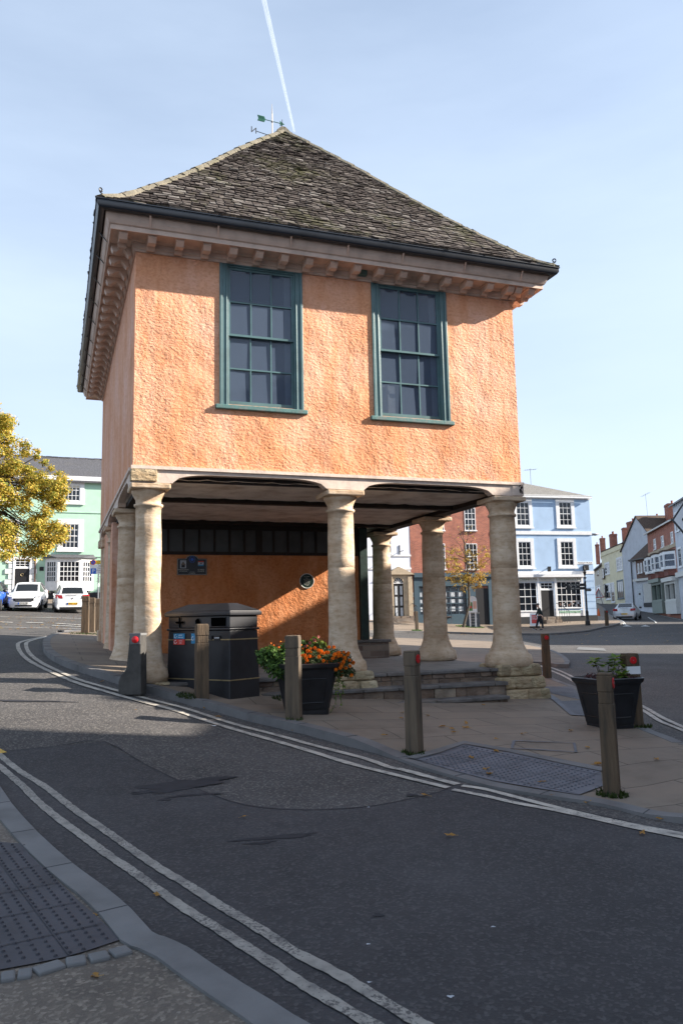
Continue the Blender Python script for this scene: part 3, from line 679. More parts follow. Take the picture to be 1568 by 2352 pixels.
for x, nm in ((0, 0), (W, 1)):
    poly = arch_poly(LN, side_cols); n = len(poly); mb = MB(); x0, x1 = (x-.014, x+.13) if nm == 0 else (x-.13, x+.014)
    mb.add([(x0, y, z) for y, z in poly]+[(x1, y, z) for y, z in poly], [tuple(range(n)), tuple(range(n, 2*n))[::-1]]+[(i, n+i, n+(i+1) % n, (i+1) % n) for i in range(n)])
    xo = -.045 if nm == 0 else W+.012
    mb.box(xo, xo+.033, .162, LN+.03, 3.955, 4.005)
    mb.build('side_beam', 'beam_paint', hall)
bevel(MB().box(-.035, .36, -.05, .10, 3.765, 3.95).build('corner_block', 'stone_rough', hall), .012)
cb = MB().box(W-.20, W+.03, -.03, .12, 3.76, 3.95); bevel(cb.build('corner_block', 'beam_paint', hall), .01)
mb = MB()
for i in range(9): a = rnd.uniform(0, 3); x = W-.05+rnd.uniform(-.03, .05); z = 3.80+i*.016; mb.beam((x, -.036, z), (x+.03*math.cos(a), -.036, z+.03), .03, .010)
mb.build('rot_patch', 'darkwood', hall)
# --- ceiling of the open undercroft
c_ = MB(); n1, n2 = 44, 40; vs = []; rr = random.Random(3)
for j in range(n2+1):
    for i in range(n1+1): vs.append((.1+(W-.2)*i/n1, .1+(LN-.2)*j/n2, 3.845-.014*abs(math.sin(i*.9+j*.37))+rr.uniform(-.007, .007)))
c_.add(vs, [(j*(n1+1)+i, (j+1)*(n1+1)+i, (j+1)*(n1+1)+i+1, j*(n1+1)+i+1) for j in range(n2) for i in range(n1)]); c_.build('ceiling', 'ceil', hall, smooth=True)
for t0 in (1.90, 4.98, 6.8): MB().box(.14, W-.14, t0, t0+.17, 3.765, 3.95).build('ceiling_beam', 'darkwood', hall)
for x0 in (.14, W-.40): MB().box(x0, x0+.26, .17, LN-.15, 3.752, 3.96).build('ceiling_beam', 'darkwood', hall)
MB().box(.2, W-.2, .165, .20, 3.80, 3.95).build('ceiling_beam', 'darkwood', hall)

# --- columns
def column(s, t, kind, seed):
    rr = random.Random(seed); mb = MB(); n = 28; rings = []
    zf = FL if kind != 'p' else None
    q0, rb0, rt0 = {'A': (.315, .208, .190), 'M': (.37, .238, .212), 'R': (.41, .252, .225)}.get(kind, (.415, .252, .218))
    e0 = q0-rb0
    prof = [(q0-.06, FL), (q0, FL+.02), (q0+.008, FL+.11), (q0-.005, FL+.20), (rb0+e0*.62, FL+.245), (rb0+e0*.42, FL+.32), (rb0+e0*.20, FL+.41), (rb0+.012, FL+.50)]
    for k in range(17):
        z = FL+.54+(3.40-FL-.54)*k/16; r_c = rb0-(rb0-rt0)*(k/16)**1.2; prof += [(r_c, z-.008), (r_c-.010, z), (r_c, z+.008)] if (k == 9 and kind != 'A') else [(r_c, z)]
    prof += [(rt0+.016, 3.405), (rt0+.030, 3.42), (rt0+.030, 3.445), (rt0-.002, 3.455), (rt0-.002, 3.50), (rt0+.008, 3.53), (rt0+.036, 3.585), (rt0+.060, 3.63), (rt0+.066, 3.66)]
    vs = []
    for k, (r, z) in enumerate(prof):
        wob = (1.0 if kind == 'A' else .5); sq = 1 if k > 6 else 1
        for i in range(n):
            a = 2*math.pi*i/n
            e = .006*math.sin(2*a+z*1.9+seed)+.005*math.sin(5*a-z*4.3+seed*2)+.0015*math.sin(z*23+seed+math.sin(a))+.003*math.sin(11*a+z*9)+rr.uniform(-.004, .004)
            lump = .010*math.sin(z*7+seed)*math.sin(2*a+seed) if k < 8 else 0
            if kind == 'A' and .9 < z < 3.3: e += .012*math.sin(z*5.5+2*a)*max(0, math.cos(a+.9))-.018*max(0, math.sin(3*a+z*2.2)-.75)
            vs.append((s+(r+e*wob+lump)*math.cos(a), t+(r+e*wob+lump)*math.sin(a), z))
    m_ = len(prof)
    mb.add(vs, [(k*n+i, k*n+(i+1) % n, (k+1)*n+(i+1) % n, (k+1)*n+i) for k in range(m_-1) for i in range(n)]+[tuple(range(n))[::-1], tuple(range((m_-1)*n, m_*n))])
    c = mb.build('column', 'stone', hall, smooth=True, label=lab_col.get(kind))
    aw = .30 if kind == 'A' else .325; ab = MB().box(s-aw, s+aw, t-aw, t+aw, 3.66, 3.745); o = ab.build('abacus', 'stone', c); bevel(o, .022, 3)
    if kind in ('M', 'R', 'A'):
        zb = g(*H(s, t-.4, 0)[:2])+KH-.06; levels = {'M': [.47, .44, .40], 'R': [.52, .47, .42], 'A': [.325, .315]}[kind]
        top = FL+.06 if kind != 'A' else FL+.02; nl = len(levels); dz = (top-zb)/nl
        for q in range(nl):
            hw = levels[q]; z0 = zb+dz*q; z1 = z0+dz; cnt = 3
            x = s-hw; y0 = t-hw
            for side in range(4):
                L = 2*hw; cuts = [0, rr.uniform(.34, .42)*L, rr.uniform(.62, .72)*L, L] if q % 2 else [0, rr.uniform(.42, .58)*L, L]
                for u0, u1 in zip(cuts[:-1], cuts[1:]):
                    jx = rr.uniform(-.035, .03); dpt = .22
                    def P_(u, v, z):
                        if side == 0: return (s-hw+u, t-hw-jx+v, z)
                        if side == 1: return (s+hw+jx-v, t-hw+u, z)
                        if side == 2: return (s+hw-u, t+hw+jx-v, z)
                        return (s-hw-jx+v, t+hw-u, z)
                    k1 = rr.uniform(.0, .012); sl = .035
                    mbb.hexa([P_(u0+.006, 0, z0+.004), P_(u1-.006, k1, z0+.004), P_(u1-.006, dpt, z0+.004), P_(u0+.006, dpt, z0+.004),
                              P_(u0+.006, sl*.6, z1-.004), P_(u1-.006, sl*.6+k1, z1-.004), P_(u1-.006, dpt, z1-.004), P_(u0+.006, dpt, z1-.004)]) if False else None
                    stn.hexa([P_(u0+.006, 0, z0+.004), P_(u1-.006, k1, z0+.004), P_(u1-.006, dpt, z0+.004), P_(u0+.006, dpt, z0+.004),
                              P_(u0+.006, sl, z1-.004), P_(u1-.006, sl+k1, z1-.004), P_(u1-.006, dpt, z1-.004), P_(u0+.006, dpt, z1-.004)])
            stn.box(s-hw+.05, s+hw-.05, t-hw+.05, t+hw-.05, z0, z1)
        o = stn.build('plinth', 'stone_rough', c); bevel(o, .045, 3); stn.__init__()
stn = MB(); mbb = MB()
lab_col = {'A': 'pale deeply eroded corner column in full sun', 'M': 'smooth middle column with a horizontal joint', 'R': 'banded corner column on a tall rubble plinth'}
column(CI, CI, 'A', 1); column(W/2+.02, CI, 'M', 2); column(W-CI, CI, 'R', 3)
for i, (s, t) in enumerate(((W-CI, CI+CS), (W-CI, CI+2*CS), (CI-.02, CI+CS), (CI-.02, CI+2*CS), (W-CI, LN-CI))): column(s, t, 'b', 10+i)
# square piers at the rear left
pr_ = MB().box(.02, .36, LN-.36, LN-.02, .9, 3.72); pr_.box(-.05, .42, LN-.42, LN+.03, 3.55, 3.735); pr_.box(-.03, .4, LN-.4, LN+.02, .9, 1.5)
bevel(pr_.build('pier', 'stone', hall), .02)
pr_ = MB().box(.04, .34, LN-.95, LN-.65, .9, 3.60); pr_.box(-.02, .40, LN-1.01, LN-.59, 3.50, 3.735); bevel(pr_.build('pier', 'stone', hall), .02)

# --- inner ground floor room
TI = 5.2; SR = 5.62
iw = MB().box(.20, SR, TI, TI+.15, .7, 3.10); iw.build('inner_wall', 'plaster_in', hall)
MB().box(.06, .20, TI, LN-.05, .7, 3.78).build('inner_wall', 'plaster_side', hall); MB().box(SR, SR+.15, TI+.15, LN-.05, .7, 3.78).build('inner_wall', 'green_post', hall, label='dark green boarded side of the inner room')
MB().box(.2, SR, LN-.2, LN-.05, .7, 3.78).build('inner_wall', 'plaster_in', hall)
st = MB().box(.20, SR, TI-.02, TI+.1, 3.10, 3.17).box(.20, SR, TI-.02, TI+.1, 3.66, 3.78)
npn = 16; ws = (SR-.25)/npn
for i in range(npn+1):
    x = .22+ws*i; ww_ = .022 if i != 9 else .07; st.box(x-ww_, x+ww_, TI-.015, TI+.09, 3.17, 3.66)
strip = st.build('strip_window', 'darkwood', hall)
gl = MB(); gl.box(.22, SR-.02, TI+.03, TI+.04, 3.17, 3.66); gl.build('pane', 'glass_f', strip)
bevel(MB().box(SR+.0, SR+.20, TI-.10, TI+.12, 1.16, 3.76).build('post', 'green_post', hall), .012)
bw = MB().box(SR-.16, SR+.62, TI-.25, TI+.40, .7, 1.10); bevel(bw.build('low_wall', 'rubble', hall), .02); bevel(MB().box(SR-.2, SR+.66, TI-.29, TI+.44, 1.10, 1.16).build('coping', 'step_dark', hall), .012)
# plinth course along the inner wall and old bench
bevel(MB().box(.2, SR-.18, TI-.10, TI-.003, .7, .95).build('low_wall', 'rubble', hall), .02)

# --- floor slab
MB().box(-.02, W+.02, .02, LN+.05, -.3, FL).build('floor_slab', 'floor', hall)

# --- cornice, gutter
def ring(prof, closed=True):
    mb = MB(); vs = []
    for o, z in prof: vs += [(-o, -o, z), (W+o, -o, z), (W+o, LN+o, z), (-o, LN+o, z)]
    n = len(prof); rng = n if closed else n-1
    mb.add(vs, [(4*k+i, 4*k+(i+1) % 4, 4*((k+1) % n)+(i+1) % 4, 4*((k+1) % n)+i) for k in range(rng) for i in range(4)]); return mb
ring([(-.05, 7.43), (.03, 7.43), (.035, 7.47), (.055, 7.48), (.06, 7.56), (-.05, 7.56)]).build('frieze', 'timber_paint', hall)
ring([(-.05, 7.56), (.10, 7.56), (.13, 7.585), (.38, 7.585), (.395, 7.555), (.415, 7.555), (.415, 7.625), (.44, 7.64), (.465, 7.69), (.49, 7.78), (.49, 7.84), (-.05, 7.84)]).build('cornice', 'timber_paint', hall)
def side_frames():
    return [((0, 0), (1, 0), (0, -1), W, 0), ((W, 0), (0, 1), (1, 0), LN, 1), ((W, LN), (-1, 0), (0, 1), W, 2), ((0, LN), (0, -1), (-1, 0), LN, 3)]
def modillion(kind):
    m_ = MB()
    if kind == 'plain':
        m_.prism([(0, 0)], 0, 0) if False else None
        prof = [(.06, .0), (.06, .155), (.36, .155), (.36, .10), (.30, .035), (.22, .022), (.15, .05), (.10, .0)]
    else:
        prof = [(.06, .0), (.06, .155), (.37, .155), (.37, .10), (.34, .035), (.29, .03), (.24, .075), (.19, .095), (.14, .055), (.10, -.02)]
    return prof
for (o, a, nrm, L, k) in side_frames():
    cnt = int(round(L/.415)); sp_ = L/cnt; prof = modillion('plain' if k in (0, 2) else 's')
    spots = [sp_*(i+.5) for i in range(cnt)]
    if k == 0: spots += [-.22, L+.22, -.05-.0 if False else L-.05]
    for i, q in enumerate(spots):
        m_ = MB(); hw = .062; n = len(prof)
        vs = []
        for sgn in (-1, 1):
            for (oo, zz_) in prof: vs.append((o[0]+a[0]*(q+sgn*hw)+nrm[0]*oo, o[1]+a[1]*(q+sgn*hw)+nrm[1]*oo, 7.43+zz_))
        m_.add(vs, [tuple(range(n)), tuple(range(n, 2*n))[::-1]]+[(j, n+j, n+(j+1) % n, (j+1) % n) for j in range(n)])
        z0 = 7.555; vs = []
        for zz_ in (z0, 7.587):
            for (qq, oo) in ((q-.078, .062), (q+.078, .062), (q+.078, .372), (q-.078, .372)): vs.append((o[0]+a[0]*qq+nrm[0]*oo, o[1]+a[1]*qq+nrm[1]*oo, zz_))
        m_.hexa(vs)
        m_.build('bracket', 'timber_paint', hall)
    ng = int(L/.98)
    for i in range(ng+1):
        q = .1+(L-.2)*i/ng+rnd.uniform(-.12, .12)
        p0 = (o[0]+a[0]*q+nrm[0]*.43, o[1]+a[1]*q+nrm[1]*.43, 7.63); p1 = (o[0]+a[0]*(q-.02)+nrm[0]*.57, o[1]+a[1]*(q-.02)+nrm[1]*.57, 7.80)
        MB().beam(p0, p1, .028, .012).build('gutter_bracket', 'timber_paint' if k == 0 else 'black', hall)
ring([(0.495, 7.89), (0.495, 7.835), (0.515, 7.793), (0.555, 7.777), (0.6, 7.787), (0.627, 7.825), (0.627, 7.89), (0.643, 7.895), (0.643, 7.91), (0.61, 7.91), (0.61, 7.825), (0.555, 7.8), (0.51, 7.845), (0.51, 7.89)]).build('gutter', 'gutter', hall, smooth='auto')
MB().box(3.72, 3.86, -.14, -.055, 7.50, 7.60).build('alarm_light', 'teal_worn', hall)

# --- roof
RP = [(-.61, 7.915), (-.42, 8.045), (-.18, 8.26), (.05, 8.50), (.25, 8.72), (.56, 9.05), (.9, 9.43), (1.27, 9.86), (1.65, 10.31), (2.07, 10.82), (2.5, 11.31), (2.95, 11.82), (3.4, 12.32)]
mb = MB(); vs = []
for r, z in RP: vs += [(r, r, z-.03), (W-r, r, z-.03), (W-r, LN-r, z-.03), (r, LN-r, z-.03)]
n = len(RP); mb.add(vs, [(4*k+i, 4*k+(i+1) % 4, 4*(k+1)+(i+1) % 4, 4*(k+1)+i) for k in range(n-1) for i in range(4)])
mb.box(-.56, W+.56, -.56, LN+.56, 7.85, 7.88)
roof = mb.build('roof', 'brownroof', hall)
def arc(rp):
    L = [0]
    for (a, b), (c, d) in zip(rp[:-1], rp[1:]): L.append(L[-1]+math.hypot(c-a, d-b))
    return L
AL = arc(RP)
def prof_at(s):
    s = max(0, min(s, AL[-1]-1e-6))
    for i in range(len(AL)-1):
        if AL[i+1] > s:
            t = (s-AL[i])/(AL[i+1]-AL[i]); return RP[i][0]+(RP[i+1][0]-RP[i][0])*t, RP[i][1]+(RP[i+1][1]-RP[i][1])*t, math.atan2(RP[i+1][1]-RP[i][1], RP[i+1][0]-RP[i][0])
tiles = MB(); rr = random.Random(11); spos = -.015; course = .128; rows = []
while spos < AL[-1]-.05: rows.append((spos, course)); spos += course; course = max(.078, course*.986)
for (o, a, nrm, L, k) in side_frames():
    for (s0, cw) in rows:
        r, z, ang = prof_at(max(s0, 0)); r2, z2, ang2 = prof_at(s0+cw*1.55)
        if s0 < 0: r, z = r-.015, z-.008
        x = r+rr.uniform(-.12, 0)
        while x < L-r:
            wd = rr.uniform(.11, .25)*(.75+.25*cw/.128); x0, x1 = max(x, r-.02), min(x+wd, L-r+.02); x += wd
            if x1-x0 < .04: continue
            th = rr.uniform(.012, .026); lift = rr.uniform(.004, .017); jz = rr.uniform(-.016, .016); tw = rr.uniform(-.010, .010); sk = rr.uniform(-.012, .012)
            def P_(q, dr, up, rr_=r, zz_=z, an=ang):
                rad = rr_+dr*math.cos(an)-up*math.sin(an); hz = zz_+dr*math.sin(an)+up*math.cos(an)
                return (o[0]+a[0]*q-nrm[0]*rad, o[1]+a[1]*q-nrm[1]*rad, hz)
            Ls = cw*1.5; c1 = min(.010, wd*.08); g_ = .003
            tl_ = max(r+Ls*math.cos(ang), x0); xr = min(L-r-Ls*math.cos(ang), x1)
            lo, hi = (x0, x1)
            tiles.hexa([P_(lo+g_, jz+sk, lift), P_(hi-g_, jz-sk, lift+tw), P_(max(lo, min(hi-g_, xr)), Ls, -.012), P_(min(hi, max(lo+g_, tl_)), Ls, -.012),
                        P_(lo+g_+c1, jz+sk, lift+th), P_(hi-g_-c1, jz-sk, lift+th+tw), P_(max(lo, min(hi-g_, xr)), Ls, th*.4), P_(min(hi, max(lo+g_, tl_)), Ls, th*.4)])
tiles.build('stone_slates', 'slate', roof)
# hip and ridge stones, curled irons
hp = MB(); rr = random.Random(5)
for (cx_, cy_, sx_, sy_) in ((0, 0, 1, 1), (W, 0, -1, 1), (W, LN, -1, -1), (0, LN, 1, -1)):
    s0 = .03
    while s0 < AL[-1]-.02:
        Ls = rr.uniform(.32, .46); a1 = prof_at(s0); a2 = prof_at(min(s0+Ls, AL[-1]-.001))
        p = Vector((cx_+sx_*a1[0], cy_+sy_*a1[0], a1[1])); q = Vector((cx_+sx_*a2[0], cy_+sy_*a2[0], a2[1])); d_ = (q-p).normalized()
        sd = d_.cross(Vector((0, 0, 1))).normalized(); up_ = sd.cross(d_).normalized(); hw = rr.uniform(.085, .10); t_ = rr.uniform(-.016, -.006)
        sec = lambda c: [c-sd*hw-up_*.045, c-sd*hw-up_*.01, c-sd*hw*.45+up_*(.05+t_), c+sd*hw*.45+up_*(.05+t_), c+sd*hw-up_*.01, c+sd*hw-up_*.045]
        vs = sec(p-up_*.0)+sec(q-up_*.015-d_*.012); hp.add(vs, [(i, i+1, 7+i, 6+i) for i in range(5)]+[(5, 0, 6, 11), (5, 4, 3, 2, 1, 0), (6, 7, 8, 9, 10, 11)]); s0 += Ls
y_ = 3.4-.05
while y_ < LN-3.4+.1:
    hp.prism_y([(W/2-.17, 12.24), (W/2-.15, 12.29), (W/2-.04, 12.385), (W/2+.04, 12.385), (W/2+.15, 12.29), (W/2+.17, 12.24)], y_, min(y_+.42, LN-3.3)); y_ += .43
hp.build('hip_stones', 'hip', roof)
for (cx_, cy_, sx_, sy_) in ((0, 0, -1, -1), (W, 0, 1, -1), (W, LN, 1, 1), (0, LN, -1, 1)):
    mb = MB(); pts = [(cx_+sx_*(.50), cy_+sy_*.50, 8.0)]
    for i in range(17):
        a = -1.9+i*.44; r_ = .046-.0021*i; pts.append((cx_+sx_*(.57+r_*math.cos(a)*.7), cy_+sy_*(.57+r_*math.cos(a)*.7), 8.06+r_*math.sin(a)))
    mb.tube(pts, .011, 6); mb.build('hip_iron', 'black', roof)
# weather vane
vr = Vector((W/2-.10, 3.95, 0)); vane = empty('weather_vane', vr, 0); vane.parent = hall
mb = MB(); mb.tube([(0, 0, 12.2), (0, 0, 13.05), (0, 0, 13.30)], [.014, .012, .004], 6); mb.lathe([(.001, 12.82), (.022, 12.84), (.022, 12.87), (.001, 12.89)], 8); mb.build('mast', 'gutter', vane)
mb = MB(); mb.tube([(-.30, 0, 12.87), (.30, 0, 12.87)], .009, 6); mb.prism_y([(.24, 12.80), (.24, 12.94), (.38, 12.87)], -.006, .006)
mb.prism_y([(-.45, 12.79), (-.42, 12.87), (-.45, 12.95), (-.24, 12.95), (-.20, 12.87), (-.24, 12.79)], -.006, .006)
for i in range(6):
    for sg in (-1, 1): mb.beam((-.43+.033*i, -.008, 12.87+sg*.075), (-.40+.033*i, -.008, 12.87), .004, .006)
mb.v = [(x*.76, y, 12.87+(z-12.87)*.85+x*-.05) for x, y, z in mb.v]; ar = mb.build('arrow', 'verdigris', vane)
mb = MB(); mb.tube([(0, 0, 12.50), (-.38, -.08, 12.50)], .008, 6); mb.tube([(0, 0, 12.50), (.38, .08, 12.50)], .008, 6); mb.tube([(.0, 0, 12.50), (.08, -.38, 12.50)], .008, 6); mb.tube([(.0, 0, 12.50), (-.08, .38, 12.50)], .008, 6)
mb.build('compass_arms', 'gutter', vane)
for ch, (lx, ly, rz) in {'N': (-.45, -.097, R(12)+math.pi), 'S': (.45, .097, R(12)), 'W': (.097, -.45, R(80)), 'E': (-.097, .45, R(-80))}.items():
    text(ch, .20, 'gutter', vane, (lx, ly, 12.50), (math.pi/2, 0, rz), 'letter', .006)

# --- front steps and plaques
def stair(z, y0, x0, x1, seed):
    rr = random.Random(seed); zg = min(g(*H(x, y0, 0)[:2]) for x in (x0, x1))+KH-.1
    t_ = MB(); x = x0
    while x < x1:
        w_ = rr.uniform(.6, 1.1); e = min(x+w_, x1); t_.box(x+.004, e-.004, y0-.03+rr.uniform(-.012, .012), .3, z-.055, z+rr.uniform(-.004, .004)); x = e
    o1 = t_.build('tread', 'step_dark', stairs); bevel(o1, .012)
    r_ = MB(); x = x0+.02
    h_ = z-.055
    r_.box(x0+.03, x1-.03, y0+.05, .2, zg, h_-.003)
    lo = h_-.17
    for (z0, z1) in ((lo, lo+.085), (lo+.09, h_-.004)) if seed % 2 == 0 else ((lo, h_-.004),):
        x = x0+.02
        while x < x1-.02:
            w_ = rr.uniform(.16, .42); e = min(x+w_, x1-.02); r_.box(x+.006, e-.006, y0+.01+rr.uniform(-.008, .014), y0+.08, z0, z1); x = e
    o2 = r_.build('riser', 'rubble_s', stairs); bevel(o2, .012)
MT['rubble_s'] = stone('step_rubble', (.235, .20, .17), (.12, .095, .082), (.36, .30, .24), 12, .03, .8, isl=[(0, (.6, .5, .48)), (.4, (1, .95, .9)), (.7, (.85, .72, .66)), (1, (1.3, 1.25, 1.15))])
stairs = empty('stone_steps', H(3.4, -.4, 0), TH, 'worn stone steps with rubble risers climbing to the hall floor between the front columns', 'steps')
off_ = Vector((-3.4, .4, 0))
class _T: pass
for (z, y0, x0, x1, sd) in ((FL+.004, -.02, .5, 6.15, 2), (.535, -.34, 1.9, 6.12, 3), (.335, -.66, 3.9, 5.95, 4)): stair(z, y0, x0, x1, sd)
for o in kids(stairs): o.location = off_
# rectangular twin-town plaque
s0, z1 = hloc(407, 1277, TI); s1, z0 = hloc(475, 1323, TI); cx_ = (s0+s1)/2; w_ = (s1-s0)/2
pl = empty('twin_town_plaque', H(cx_, TI-.02, (z0+z1)/2), TH, 'black rectangular plaque with arched top and blue star badge on the inner orange wall', 'plaque')
hh = (z1-z0)/2-.02
def plq(g_): 
    pts = [(-w_+g_, -hh+g_), (w_-g_, -hh+g_), (w_-g_, hh*.82-g_), (w_*.42, hh*.82-g_)]+[(w_*.40*math.cos(a), hh*.82-g_+.075*math.sin(a)) for a in np.linspace(.1, 3.04, 10)]+[(-w_*.42, hh*.82-g_), (-w_+g_, hh*.82-g_)]
    return pts
MB().prism_y(plq(0), 0, .02).build('board', 'sign_black', pl)
ri = MB(); a_ = plq(.012)
for i in range(len(a_)): p, q = a_[i], a_[(i+1) % len(a_)]; ri.beam((p[0], -.003, p[1]), (q[0], -.003, q[1]), .004, .006)
ri.build('border', 'cream_ink', pl)
bd = MB(); bd.box(-w_*.80, -w_*.40, -.005, 0, -hh*.25, hh*.62); bd.build('badge', 'card', pl)
MB().prism_y([(-w_*.77, hh*.10), (-w_*.60, hh*.52), (-w_*.43, hh*.10)], -.008, -.0052).build('badge', 'step', pl); MB().prism_y([(-w_*.72, hh*.1), (-w_*.72, -hh*.18), (-w_*.48, -hh*.18), (-w_*.48, hh*.1)], -.008, -.0052).build('badge', 'ink', pl)
bl_ = MB().prism_y([(w_*.40, hh*.0), (w_*.78, hh*.0), (w_*.78, hh*.55), (w_*.40, hh*.55)], -.005, 0); bl_.build('badge', 'card', pl)
MB().box(w_*.40, w_*.78, -.008, -.0052, hh*.42, hh*.55).build('badge', 'red_l', pl); MB().box(w_*.40, w_*.78, -.008, -.0052, hh*0, hh*.16).build('badge', 'blue_l', pl)
MB().prism_y([(w_*.48, hh*.30), (w_*.56, hh*.22), (w_*.66, hh*.26), (w_*.72, hh*.36), (w_*.60, hh*.32)], -.008, -.0052).build('badge', 'ink', pl)
st = MB()
for i in range(12):
    a = i*math.pi/6; st.lathe([(.0, 0), (.011, 0), (.011, .003), (0, .003)], 5); nv = 20; 
    for j in range(len(st.v)-nv, len(st.v)):
        x, y, z = st.v[j]; st.v[j] = (x+.062*math.cos(a), -.004-z, y+hh*.72+.062*math.sin(a))
st.lathe([(0, 0), (.032, 0), (.032, .003), (0, .003)], 14)
for j in range(len(st.v)-56, len(st.v)): x, y, z = st.v[j]; st.v[j] = (x, -.004-z, y+hh*.72)
st.build('star_badge', 'sign_blue', pl)
text('FARINGDON', .040, 'cream_ink', pl, (-w_*.6, -.006, -hh*.42)); text('OXFORDSHIRE', .026, 'cream_ink', pl, (-w_*.6, -.006, -hh*.60))
text('LE MELE', .040, 'cream_ink', pl, (w_*.6, -.006, -hh*.42)); text('SUR SARTHE', .026, 'cream_ink', pl, (w_*.6, -.006, -hh*.60)); text('with links\nand twinned', .028, 'cream_ink', pl, (0, -.006, -hh*.74))
s0, z0 = hloc(704, 1334.5, TI)
pd = empty('round_plaque', H(s0, TI-.02, z0), TH, 'small round dark green plaque with pale rim on the inner orange wall', 'plaque')
mb = MB().lathe([(0, 0), (.165, 0), (.165, .018), (0, .018)], 28); mb.v = [(x, z, y) for x, y, z in mb.v]; mb.build('disc', 'sign_green', pd)
mb = MB(); n = 32; mb.tube([(.165*math.cos(2*math.pi*i/n), 0, .165*math.sin(2*math.pi*i/n)) for i in range(n+1)], .010, 6); mb.build('rim', 'cream_ink', pd)
for i, (s_, z_) in enumerate((('OLD TOWN', .10), ('HALL', .067), ('Built in the late', .036), ('17th century', .008), ('on the market', -.020), ('place and saved', -.048), ('by the town', -.076), ('in 1950', -.104))): text(s_, .024, 'cream_ink', pd, (0, -.003, z_))

